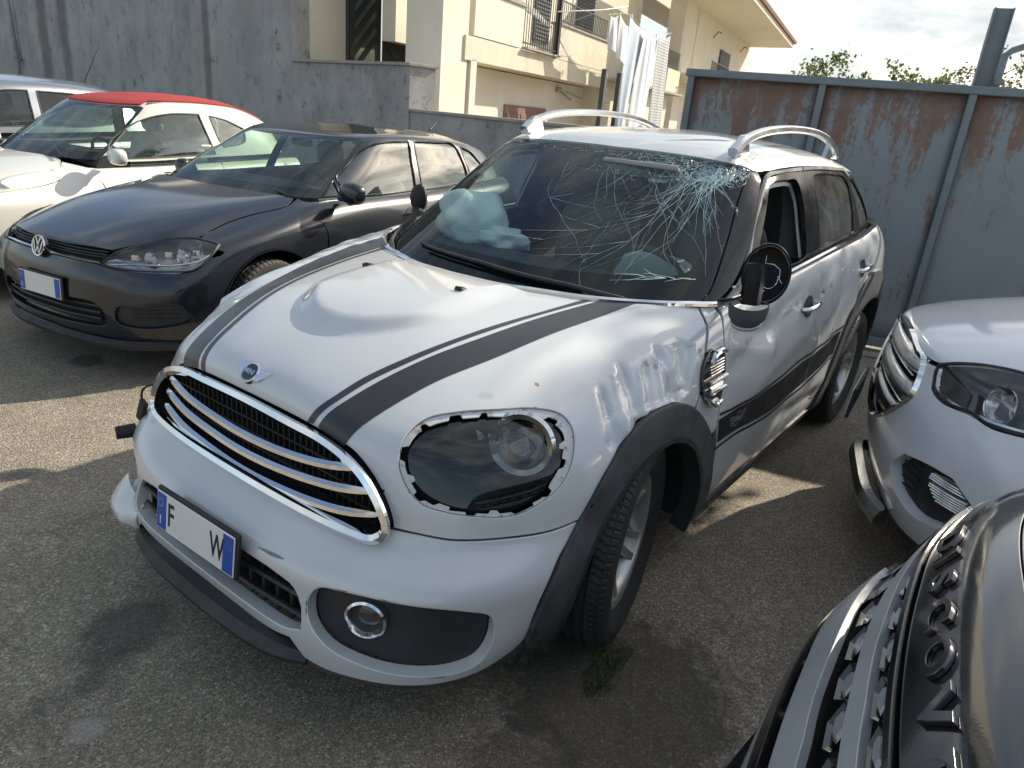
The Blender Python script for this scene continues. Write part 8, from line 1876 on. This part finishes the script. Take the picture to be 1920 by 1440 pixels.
    tri = [(-.56, .735, .945), (-.66, .70, 1.0), (-.71, .68, 1.03), (-.70, .76, .94)]
    roof_and_glass(c, side_holes=((fw, (5, 7, 9)), (rw, (0, 4, 6)), (qw, (0, 2, 4)), (tri, (0, 2, 3))), surround='frame_black', glass='glass_green')
    mirror(c, (-.62, .80, .935), (-.60, .945, .985), 1, M['dark_grey'], (.06, .10, .068)); mirror(c, (-.64, .80, .925), (-.74, .855, .955), -1, M['dark_grey'], (.05, .055, .06))
    for sd in (1, -1):
        for x in (-1.33, -2.22): handle(root, B, np.array([x, .88*sd, .80]), sd, mat='piano')
        bl = c.B.pos(np.array([c.xv(x, 9.75, sd)[0] for x in np.linspace(-.5, -2.9, 14)]), np.full(14, 9.75), .006)
        sweep('belt_strip', bl, [(-.005, -.004), (.005, -.004), (.005, .006), (-.005, .006)], M['strip_dim'], root)
    for y in (.775, -.775):
        s = 1 if y > 0 else -1; wheel(root, (0, y, .315), R=.315, W=.21, rim=.203, side=s, style='ten', tread=True, steer=.03); wheel(root, (-2.62, y, .315), R=.315, W=.21, rim=.203, side=s, style='ten', tread=False)
    cabin(c, -1.35, .93, zs=.34); core(c)
    mb = MB(); mb.tube([(-.40, .1, .95), (-.46, -.3, .965), (-.44, -.55, .955)], .008, 5); mb.tube([(-.38, .6, .945), (-.46, .3, .965), (-.47, .0, .97)], .008, 5); mb.build('wiper', M['plastic'], root)
    mb = MB(); mb.box((-1.12, 0, 1.215), (.02, .20, .055), bev=.01); mb.build('rear_view_mirror', M['dash'], root, auto=35)
    mb = MB(); mb.tube([(-2.72, 0, 1.335), (-2.82, 0, 1.40)], [.012, .004], 6); mb.build('roof_aerial', M['plastic'], root, auto=50)
    return root
M['strip_dim'] = simple('dull_aluminium_strip', (.28, .29, .29), .35, .7, var=.1); M['glass_green'] = glass('greenish_side_glass', (.74, .92, .80), dens=.12, dust=.05, refl=1.9)
def build_500():
    P = POSE['f5']; root = thing('parked_car', 'ivory white small convertible with red cloth roof behind the dark grey hatchback', 'car', (P[0], P[1], 0), P[2], 'cars parked in the yard')
    c = Car(root, F5_BODY, F5_TOP, M['cream_white'])
    hood = [c.p3([(.60, .0, .76)])[0], c.p3([(.58, .35, .745)])[0], c.p3([(.48, .60, .725)])[0], c.p3([(.285, .735, .742)])[0], c.p3([(.003, .745, .776)])[0], c.p3([(-.10, .705, .838)])[0], c.p3([(-.20, .62, .88)])[0], c.p3([(-.255, .55, .90)])[0], (2.0, 9.9), (0, 9.9)]
    c.sym('bonnet', hood, cor=(2, 7), step=.04, gap=.005, flange=.02)
    hv = hood[3:8]+[(p[0], p[1]) for p in [c.xv(-.30, 9.6)]]
    c.sym('front_bumper', [(0, 6.9), (2.0, 6.9)]+[c.p3([(.47, .605, .72)])[0], c.p3([(.30, .74, .735)])[0], c.xz(.34, .62), c.xz(.36, .5), c.xz(.36, .38), c.xz(.33, .24), (2.2, .3), (0, .3)], cor=(3, 4, 7), step=.05)
    flanks(c, [-.43, -1.60], (.0, .29, .335), (-2.28, .29, .335), .9, hv, .36, -2.60, bump_z=.62)
    fw = [(-.56, .69, .955), (-.62, .60, 1.05), (-.79, .575, 1.175), (-.98, .58, 1.25), (-1.18, .585, 1.29), (-1.45, .59, 1.300), (-1.49, .65, 1.13), (-1.53, .70, .985), (-1.1, .71, .965), (-.80, .70, .955)]
    qw = [(-1.555, .59, 1.29), (-1.72, .595, 1.265), (-1.92, .60, 1.195), (-1.90, .645, 1.09), (-1.64, .68, 1.04), (-1.60, .66, 1.10)]
    roof_and_glass(c, side_holes=((fw, (0, 5, 7)), (qw, (0, 2, 4))), surround='plastic', glass='glass_green', v_roof=3.35)
    # cloth roof between the two side rails
    T = c.T; O = [(u, 3.42 if abs(u) > 3.8 else 3.0) for u in np.linspace(-T.half, T.half, 150)]+[(u, T.m-1.0005) for u in np.linspace(T.half, -T.half, 120)]
    panel('cloth_roof', T, np.array(O), M['red_cloth'], root, raw=True, step=.045, flange=.012, off=.012, r=0)
    mirror(c, (-.52, .72, .935), (-.50, .885, .985), 1, M['cream_white'], (.062, .095, .060)); mirror(c, (-.52, .72, .935), (-.50, .885, .985), -1, M['cream_white'], (.062, .095, .060))
    for sd in (1, -1):
        bl = c.B.pos(np.array([c.xv(x, 9.75, sd)[0] for x in np.linspace(-.5, -2.3, 14)]), np.full(14, 9.75), .005)
        sweep('belt_strip', bl, [(-.006, -.004), (.006, -.004), (.006, .006), (-.006, .006)], M['strip'], root); handle(root, c.B, np.array([-1.42, .80*sd, .80]), sd)
        q = c.p3([(-.62, .70, .96)])[0]
    for y in (.70, -.70): s = 1 if y > 0 else -1; wheel(root, (0, y, .29), R=.29, W=.19, rim=.19, side=s, style='seven', tread=False); wheel(root, (-2.28, y, .29), R=.29, W=.19, rim=.19, side=s, style='seven', tread=False)
    cabin(c, -1.22, .95, w=.30, zs=.42, seatmat='airbag_dim'); core(c, x0=-2.6, w=1.36, x1=.45)
    mb = MB(); mb.tube([(-.30, .50, .955), (-.42, .20, 1.0), (-.44, -.15, 1.01)], .010, 5); mb.build('wiper', M['plastic'], root)
    return root
def build_silver():
    P = POSE['sv']; root = thing('parked_car', 'silver blue hatchback with a roof aerial, farthest car by the grey wall', 'car', (P[0]+.75, P[1], 0), P[2], 'cars parked in the yard')
    c = Car(root, SV_BODY, SV_TOP, M['silver'])
    c.sym('bonnet', [(0, 6.9), (2.5, 6.9), (4.2, 7.2), c.xv(.15, 7.6), c.xv(-.3, 9.4), (3.0, 9.9), (0, 9.9)], cor=(2, 4), step=.05, gap=.005)
    c.sym('front_bumper', [(0, 6.85), (2.5, 6.85), (4.15, 7.15), c.xz(.36, .70), c.xz(.38, .5), c.xz(.36, .24), (2.2, .3), (0, .3)], cor=(2, 3, 5), step=.06)
    flanks(c, [-.42, -1.40, -2.2], (.0, .31, .36), (-2.48, .31, .36), .9, [(4.25, 7.25), c.xv(.15, 7.65), c.xv(-.31, 9.45)], .37, -2.8, bump_z=.68, step=.05)
    fw = [(-.62, .72, 1.03), (-.75, .66, 1.13), (-.98, .62, 1.27), (-1.2, .61, 1.34), (-1.42, .615, 1.355), (-1.40, .735, 1.06), (-1.0, .74, 1.04)]
    rw = [(-1.50, .62, 1.355), (-1.9, .61, 1.345), (-2.2, .60, 1.31), (-2.25, .70, 1.10), (-1.9, .735, 1.06), (-1.48, .735, 1.06)]
    roof_and_glass(c, side_holes=((fw, (0, 4, 5)), (rw, (0, 3, 5))), surround='plastic')
    for s in (1, -1): mirror(c, (-.55, .76, 1.0), (-.52, .90, 1.05), s, M['silver']); wheel(root, (0, .73*s, .31), R=.31, W=.2, rim=.2, side=s, style='seven', tread=False); wheel(root, (-2.48, .73*s, .31), R=.31, W=.2, rim=.2, side=s, style='seven', tread=False)
    cabin(c, -1.25, 1.0, zs=.46); core(c, x0=-2.75, w=1.42, x1=.45)
    mb = MB(); mb.lathe([(0, .012), (.03, .008), (.035, 0)], 12, frame((-2.35, 0, 1.46), (0, 0, 1))); mb.tube([(-2.35, 0, 1.46), (-2.55, 0, 1.82)], [.008, .003], 5); mb.build('roof_aerial', M['plastic'], root, auto=50)
    return root
def build_kuga():
    P = POSE['kuga']; root = thing('parked_car', 'white sport utility vehicle with silver grille bars, at the right edge near the gate', 'car', (P[0], P[1], 0), P[2], 'cars parked in the yard')
    c = Car(root, KUGA_BODY, KUGA_TOP, M['white_suv']); B = c.B
    head = [(.822, .432, .872), (.826, .432, .845), (.820, .462, .795), (.795, .535, .779), (.730, .630, .784), (.681, .69, .774), (.610, .741, .782), (.50, .785, .795), (.40, .80, .84), (.44, .72, .885), (.54, .62, .912), (.615, .55, .915), (.690, .502, .908), (.745, .474, .896)]
    fog = [(.869, .426, .474), (.85, .501, .549), (.797, .62, .574), (.739, .701, .576), (.685, .761, .528), (.689, .762, .461), (.72, .723, .408), (.792, .605, .375), (.844, .488, .404)]
    gr = [(.875, 0, .900), (.868, .12, .893), (.857, .287, .868), (.850, .342, .858), (.856, .375, .80), (.862, .392, .735), (.885, .27, .62), (.905, .10, .540), (.908, 0, .532)]
    hood = [(.872, 0, .906), (.866, .12, .900), (.856, .285, .877), (.846, .345, .869), (.826, .425, .878), (.745, .470, .904), (.690, .498, .916), (.615, .545, .924), (.54, .612, .924), (.44, .712, .897), (.30, .775, .893), (.10, .765, .952), (-.18, .735, 1.012), (-.42, .70, 1.062), (-.36, .54, 1.092), (-.31, .25, 1.098), (-.295, 0, 1.099)]
    c.sym('bonnet', c.p3(hood), cor=(3, 10, 13), step=.025, gap=.005, flange=.02, r=.003)
    bum = [(.912, 0, .525), (.908, .10, .534), (.888, .275, .612), (.866, .398, .728), (.858, .385, .80), (.852, .350, .852), (.830, .428, .862), (.832, .434, .84), (.823, .462, .790), (.797, .537, .772), (.730, .633, .777), (.681, .693, .767), (.610, .744, .775), (.50, .79, .786), (.42, .82, .79), (.40, .865, .70), (.43, .878, .56), (.445, .875, .45), (.42, .86, .34), (.52, .82, .285), (.70, .68, .262), (.80, .45, .255), (.845, .25, .25), (.855, 0, .25)]
    fu = c.B.uv(smooth_outline(np.array(fog), (0, 1, 3, 4, 6, 8), .02))
    b = c.sym('front_bumper', c.p3(bum), cor=(3, 5, 6, 14, 18), step=.025, flange=.02, gap=.004, holes=[fu, fu*[-1, 1]], hflange=.04, r=.003)
    for sd in (1, -1):
        o = panel('fog_recess', B, fu*[sd, 1], M['plastic'], b, raw=True, off=-.040, flange=0, r=0, step=.03)
        fl = np.array(c.p3([(.793, .629, .548), (.74, .70, .560), (.700, .745, .525), (.715, .738, .475), (.761, .685, .473), (.785, .645, .50)])); 
        q = smooth_uv(fl, np.linalg.norm(np.roll(c.B.raw(fl[:, 0], fl[:, 1]), -1, 0)-c.B.raw(fl[:, 0], fl[:, 1]), axis=1), set(), .015)*[sd, 1]
        f = panel('fog_lamp', B, q, M['lens'], b, raw=True, off=-.014, flange=0, r=0, step=.03); panel('fog_reflector', B, q, M['reflector'], f, raw=True, off=-.03, flange=0, r=0, step=.03)
        lo, hi = q[:, 1].min(), q[:, 1].max()
        for k in range(11):
            v = lo+(hi-lo)*(k+.5)/11; m = [u for u, vv in q if abs(vv-v) < (hi-lo)/11]
            if len(m) > 1: uu = np.linspace(min(m), max(m), 5); tube('lamp_rib', B.pos(uu, np.full(5, v), -.018), .0032, M['reflector'], f, n=4)
        # recess ribs
        for k in range(5):
            z = .42+.03*k; uv = np.array(c.p3([(.86, .46, z), (.82, .56, z)], sd)); tube('recess_rib', B.pos(uv[:, 0], uv[:, 1], -.034), .004, M['plastic'], b, n=4)
    g = c.sym('grille', c.p3(gr), M['void'], cor=(3, 5), step=.04, flange=0, off=-.05, r=0)
    for (z0, z1, y1) in ((.865, .79, .345), (.765, .685, .372), (.66, .585, .30)):
        # broad rolled bar standing proud of the opening
        sec = []; ys = np.linspace(-y1, y1, 21); V = []; F = []
        for y in ys:
            e = (abs(y)/y1)**6
            for k in range(7):
                t = k/6; z = z0+(z1-z0)*t; z = z*(1-.0*e); x = np.interp(z, [.53, .64, .76, .90], [.905, .90, .888, .868])-.06*(y/.45)**2*.6; x += .008*math.sin(math.pi*t)-.03*e-(.012 if k in (0, 6) else 0)
                V.append((x, y, z-(.0 if k else .0)))
        for i in range(20):
            for k in range(6): F.append((i*7+k, (i+1)*7+k, (i+1)*7+k+1, i*7+k+1))
        bar = mesh_obj('grille_bar', V, F, M['satin'], g, True); md = bar.modifiers.new('s', 'SOLIDIFY'); md.thickness = .006
        for zz in (z0, z1):
            P_ = [(np.interp(zz, [.53, .64, .76, .90], [.905, .90, .888, .868])-.036*(y/.45)**2*1.0+.0, y, zz) for y in ys]; tube('bar_edge', P_, .0045, M['chrome'], bar, n=5)
    q = np.array(c.p3(gr)); full = np.concatenate([q, (q*[-1, 1])[1:-1][::-1]]); P3 = B.pos(full[:, 0], full[:, 1], .004); P3 = smooth_outline(P3, (), .03)
    sweep('grille_surround', P3, [(-.012, -.008), (.008, -.008), (.012, .004), (-.006, .010)], M['chrome'], g, closed=True, up=(1, 0, .2))
    for L, cen, ex in lampset(c, 'headlight', head, cor=(0, 2, 7), depth=.06):
        sd = 1 if cen[0] > 0 else -1
        def at(x, y, z, off): q = c.B.uv([(x, y*sd, z)]); return c.B.pos(q[:, 0], q[:, 1], off)[0]
        mb = MB(); mb.lathe([(.060, .02), (.064, .022), (.062, .012), (.055, .004), (.04, -.02), (.0, -.03)], 30, frame(at(.655, .64, .835, -.04), norm((1, .5*sd, .1)))); mb.build('projector_ring', M['reflector'], L, auto=40)
        mb = MB(); mb.lathe([(.046, .004), (.03, .024), (0, .030)], 24, frame(at(.655, .64, .835, -.04), norm((1, .5*sd, .1)))); mb.build('projector_lens', M['lens'], L, auto=60)
        P_ = smooth_outline([at(.822, .448, .862, -.006), at(.815, .468, .81, -.006), at(.79, .54, .789, -.006), at(.70, .665, .782, -.006), at(.60, .745, .792, -.006), at(.50, .78, .805, -.006)], (), .03, False); tube('light_guide', P_, .0075, M['reflector'], L, n=6)
        m2 = MB(); 
        for k in range(9): m2.box(at(.56-.016*k, .70+.008*k, .86-.002*k, -.022), (.012, .018, .05), bev=.003)
        m2.build('side_reflector', M['reflector'], L, auto=40)
    # lower black valance and silver skid plate
    val = [(.86, 0, .30), (.85, .2, .285), (.80, .45, .258), (.70, .68, .255), (.52, .82, .275), (.43, .86, .33), (.43, .84, .23), (.70, .62, .205), (.80, .40, .205), (.83, 0, .205)]
    c.sym('lower_valance', c.p3(val), M['plastic'], cor=(5, 6), step=.05, off=.004, flange=.02)
    P_ = smooth_outline([(.84, -.36, .215), (.885, -.28, .235), (.90, 0, .24), (.885, .28, .235), (.84, .36, .215)], (), .05, False); sweep('skid_plate', P_, [(-.05, -.03), (.012, -.03), (.025, .0), (.012, .04), (-.02, .045)], M['satin'], root)
    number_plate(root, (.985, -.02, .585), .36, .11, (1, -.20, .08), '', '')
    flanks(c, [-.52, -1.55, -2.5], (.02, .36, .40), (-2.67, .36, .40), 1., [c.p3([(.40, .83, .795)])[0]]+c.p3([(.292, .785, .892), (.10, .775, .95), (-.18, .745, 1.01), (-.43, .71, 1.06)]), .40, -3.3, bump_z=.74, step=.05)
    for s in (1, -1):
        A = [c.xz(.02+.43*math.cos(t), .36+.43*math.sin(t), s) for t in np.radians(np.linspace(-12, 192, 20))]+[c.xz(.02+.385*math.cos(t), .36+.385*math.sin(t), s) for t in np.radians(np.linspace(192, -12, 20))]
        c.pan('wheel_arch_trim', A, M['plastic'], cor=(0, 19, 20, 39), step=.04, off=.006, flange=.02, gap=0)
    fw = [(-.72, .77, 1.11), (-.95, .69, 1.28), (-1.2, .66, 1.40), (-1.45, .65, 1.465), (-1.68, .66, 1.475), (-1.62, .80, 1.12), (-1.1, .80, 1.10)]
    rw = [(-1.75, .66, 1.475), (-2.2, .65, 1.47), (-2.6, .64, 1.43), (-2.7, .74, 1.16), (-2.2, .79, 1.13), (-1.70, .80, 1.12)]
    roof_and_glass(c, side_holes=((fw, (0, 4, 5)), (rw, (0, 3, 5))), surround='plastic')
    for s in (1, -1): mirror(c, (-.62, .82, 1.08), (-.60, .99, 1.13), s, M['white_suv'], (.07, .11, .08)); wheel(root, (.02, .79*s, .36), R=.36, W=.235, rim=.225, side=s, style='five', tread=True); wheel(root, (-2.67, .79*s, .36), R=.36, W=.235, rim=.225, side=s, style='five', tread=False)
    cabin(c, -1.5, 1.08, zs=.60); core(c, z1=.95, x0=-3.2, w=1.6, x1=.55)
    return root
def build_disc():
    P = POSE['disc']; root = thing('parked_car', 'off-road car with raised black letters on its bonnet edge and honeycomb grille, bottom right corner', 'car', (P[0], P[1], 0), P[2], 'cars parked in the yard')
    c = Car(root, DISC_BODY, DISC_TOP, M['disc_white']); B = c.B
    lipr = [(.655, 0, 1.020), (.654, .10, 1.020), (.650, .25, 1.016), (.637, .37, 1.012), (.612, .465, 1.006), (.578, .56, .998), (.53, .65, .988), (.46, .73, .975), (.37, .79, .965)]
    lipl = [(.765, 0, .897), (.762, .12, .897), (.752, .25, .898), (.738, .38, .896), (.712, .47, .905), (.668, .56, .918), (.60, .66, .925), (.51, .75, .925), (.40, .82, .925)]
    c.sym('bonnet', c.p3(lipr+[(.30, .845, .957), (.10, .83, 1.0), (-.20, .80, 1.045), (-.50, .77, 1.085), (-.45, .5, 1.135), (-.42, 0, 1.148)]), cor=(12,), step=.025, gap=.004, flange=.02, r=.003)
    lp = c.sym('bonnet_lip', c.p3(lipr+[(.31, .855, .945), (.33, .865, .925)]+lipl[::-1]), M['black_gloss'], cor=(8, 9, 10), step=.02, gap=.002, flange=.02, r=.002)
    # raised letters, reading from the car's right to its left
    for ch, y in zip('DISCOVERY', (-.350, -.280, -.195, -.098, .006, .113, .210, .300, .392)):
        q = B.uv([(.735, y, .949)]); p = B.pos(q[:, 0], q[:, 1], .0)[0]; n = B.normal(q[:, 0], q[:, 1])[0]; Mx = frame(p, n)
        V, F = text_geo(ch, .066, .006, bevel=.0012, bold=.0014); V = V*[1.55, .98, 1]; V = V+[0, 0, .004]
        # bend the letter with the lip
        mesh_obj('bonnet_letter', xf(Mx, V), F, M['letter_black'], lp, True, auto=30)
    def strip(name, top, bot, mat, off, par, step=.02, **k): return c.sym(name, c.p3(top+bot[::-1]), mat, cor=(len(top)-1, len(top)), step=step, off=off, **k)
    b1t = [(.792, 0, .842), (.792, .12, .840), (.788, .22, .846), (.776, .32, .849), (.755, .41, .857), (.715, .50, .872)]; b1b = [(.811, 0, .806), (.808, .12, .806), (.803, .22, .806), (.788, .34, .815), (.764, .43, .836), (.72, .51, .862)]
    b2t = [(.850, 0, .735), (.851, .10, .731), (.845, .22, .734), (.830, .34, .73), (.815, .45, .725), (.77, .58, .722)]; b2b = [(.883, 0, .670), (.883, .12, .670), (.874, .26, .665), (.862, .40, .650), (.84, .52, .642), (.79, .62, .66)]
    fr = [(.90, 0, .632), (.898, .14, .630), (.888, .30, .615), (.868, .46, .600), (.83, .60, .605), (.76, .69, .66), (.715, .675, .76), (.685, .62, .87), (.708, .53, .897)]
    up = [(.770, 0, .890), (.766, .12, .890), (.757, .25, .889), (.742, .37, .887), (.715, .48, .893)]
    g = c.sym('grille', c.p3([(.775, 0, .885), (.76, .25, .883), (.735, .42, .884), (.708, .54, .888), (.71, .62, .80), (.76, .67, .68), (.83, .58, .622), (.865, .44, .618), (.888, .28, .635), (.897, 0, .648)]), M['void'], cor=(), step=.05, flange=0, off=-.050, r=0)
    o = c.sym('grille_bar', c.p3(b1t+b1b[::-1]), M['satin_bar'], cor=(5, 6), step=.02, off=.004, flange=.015); o.parent = g
    o = c.sym('grille_bar', c.p3(b2t+b2b[::-1]), M['satin_bar'], cor=(5, 6), step=.02, off=.006, flange=.015); o.parent = g
    o = c.sym('grille_frame', c.p3([(.765, 0, .893), (.752, .25, .892), (.736, .38, .890), (.708, .50, .900), (.672, .60, .905), (.66, .68, .80), (.72, .71, .66), (.80, .66, .59), (.86, .50, .575), (.89, .30, .585), (.912, 0, .600),
                                  (.905, 0, .640), (.888, .28, .628), (.862, .45, .612), (.81, .60, .622), (.755, .665, .68), (.705, .63, .80), (.705, .545, .878), (.738, .40, .878), (.758, .25, .880), (.772, 0, .881)]), M['black_gloss'], cor=(4, 10, 11, 16), step=.02, off=.008, flange=.03, r=.002); o.parent = g
    # honeycomb rows
    def row(v_of, n, y0, y1):
        for i in range(n):
            y = y0+(y1-y0)*(i+.5)/n; w = (y1-y0)/n
            zt, zb = v_of(abs(y)); ztm = (zt+zb)/2; h = (zt-zb)
            def at(yy, zz, off): q = B.uv([(.8, yy, zz)]); return B.pos(q[:, 0], q[:, 1], off)[0]
            flip = 1 if i % 2 else -1
            # hexagon wall
            pts = [(-.46, .10*flip), (-.30, .42), (.22, .46), (.46, -.06*flip), (.28, -.44), (-.24, -.46)]
            outer = [at(y+a*w, ztm+b_*h*1.02, -.004) for a, b_ in pts]; inner = [at(y+a*w*.80, ztm+b_*h*.76, -.010) for a, b_ in pts]; deep = [at(y+a*w*.62, ztm+b_*h*.60, -.042) for a, b_ in pts]
            V = outer+inner+deep; F = [(k, (k+1) % 6, 6+(k+1) % 6, 6+k) for k in range(6)]+[(6+k, 6+(k+1) % 6, 12+(k+1) % 6, 12+k) for k in range(6)]
            ob = mesh_obj('honeycomb_cell', V, F, M['mesh_gloss'], g, False)
            # flat lozenge leaf in the cell
            a0 = at(y-.10*w*flip, ztm+.10*h, -.010); l = [at(y+(a-.05*flip)*w, ztm+b_*h, -.014) for a, b_ in ((-.40, .02), (-.18, .36), (.20, .34), (.34, -.04), (.08, -.36), (-.28, -.30))]
            c2 = np.mean(l, 0); V = l+[c2+(p-c2)*.62+(B.normal(*[np.array([t]) for t in B.uv([c2])[0]])[0])*.008 for p in l]; F = [(k, (k+1) % 6, 6+(k+1) % 6, 6+k) for k in range(6)]+[tuple(range(6, 12))]
            mesh_obj('honeycomb_leaf', V, F, M['satin_grey'], g, False)
    row(lambda y: (np.interp(y, [0, .25, .5], [.884, .884, .888]), np.interp(y, [0, .25, .5], [.848, .852, .872])), 9, -.50, .50)
    row(lambda y: (np.interp(y, [0, .25, .5], [.800, .800, .835]), np.interp(y, [0, .25, .5], [.742, .742, .735])), 11, -.60, .60)
    bum = [(.915, 0, .595), (.893, .30, .580), (.863, .50, .570), (.80, .665, .585), (.715, .715, .66), (.655, .69, .80), (.66, .62, .915), (.60, .67, .915), (.51, .755, .912), (.40, .825, .912), (.33, .87, .912), (.38, .90, .82), (.45, .92, .70), (.48, .925, .58), (.49, .92, .40), (.42, .90, .28), (.66, .77, .24), (.80, .5, .235), (.85, 0, .235)]
    c.sym('front_bumper', c.p3(bum), M['disc_white'], cor=(5, 6, 10, 15), step=.04, gap=.004, flange=.02)
    P_ = smooth_outline([(.72, -.72, .40), (.84, -.50, .41), (.93, -.2, .42), (.955, 0, .42), (.93, .2, .42), (.84, .50, .41), (.72, .72, .40)], (), .05, False); sweep('bumper_bar', P_, [(-.02, -.05), (.015, -.045), (.02, .03), (-.01, .05)], M['black_gloss'], root)
    P_ = smooth_outline([(.80, -.66, .30), (.90, -.40, .30), (.965, 0, .30), (.90, .40, .30), (.80, .66, .30)], (), .05, False); sweep('skid_plate', P_, [(-.02, -.02), (.012, -.016), (.014, .018), (-.01, .02)], M['satin'], root)
    lampset(c, 'headlight', [(.665, .61, .895), (.62, .665, .90), (.53, .75, .895), (.42, .82, .895), (.42, .87, .82), (.53, .82, .78), (.64, .72, .77), (.67, .66, .82)], cor=(0, 3, 4), lens='lens', depth=.05)
    flanks(c, [-.55, -1.7, -2.5], (.0, .37, .41), (-2.72, .37, .41), 1., [c.xz(.32, .90)]+c.p3([(.28, .86, .955), (.10, .845, .995), (-.20, .81, 1.04), (-.52, .78, 1.08)]), .33, -3.2, bump_z=.80, step=.06)
    fw = [(-.78, .81, 1.12), (-1.0, .74, 1.30), (-1.3, .70, 1.46), (-1.6, .69, 1.53), (-1.8, .70, 1.54), (-1.75, .85, 1.13), (-1.2, .85, 1.12)]
    rw = [(-1.9, .70, 1.54), (-2.3, .69, 1.53), (-2.65, .68, 1.50), (-2.7, .80, 1.16), (-2.3, .845, 1.14), (-1.85, .85, 1.13)]
    roof_and_glass(c, side_holes=((fw, (0, 4, 5)), (rw, (0, 3, 5))), surround='plastic')
    for s in (1, -1): mirror(c, (-.66, .86, 1.10), (-.64, 1.04, 1.15), s, M['black_gloss'], (.07, .12, .09)); wheel(root, (0, .82*s, .37), R=.37, W=.24, rim=.235, side=s, style='five', tread=False); wheel(root, (-2.72, .82*s, .37), R=.37, W=.24, rim=.235, side=s, style='five', tread=False)
    cabin(c, -1.55, 1.12, zs=.64); core(c, z1=.95, x0=-3.2, w=1.7, x1=.6)
    return root
M['disc_white'] = paint('pale_silver_white_paint', (.60, .61, .60), dust=.12, metal=.15, coatr=.08); M['letter_black'] = simple('gloss_black_letter', (.012, .012, .014), .14, 0, coat=1, var=.1, rvar=.05)
M['mesh_gloss'] = simple('gloss_grey_mesh', (.035, .036, .038), .18, .3, coat=.8, var=.1); M['satin_grey'] = simple('satin_grey_leaf', (.36, .37, .38), .30, .35, var=.1)

M['lamp_grey'] = simple('grey_lamp_bowl', (.36, .37, .38), .16, .85, var=.45, vscale=14)

build_ground(); build_walls(); build_gate(); build_houses(); build_laundry(); build_trees()
build_mini(); build_golf(); build_500(); build_silver(); build_kuga(); build_disc()
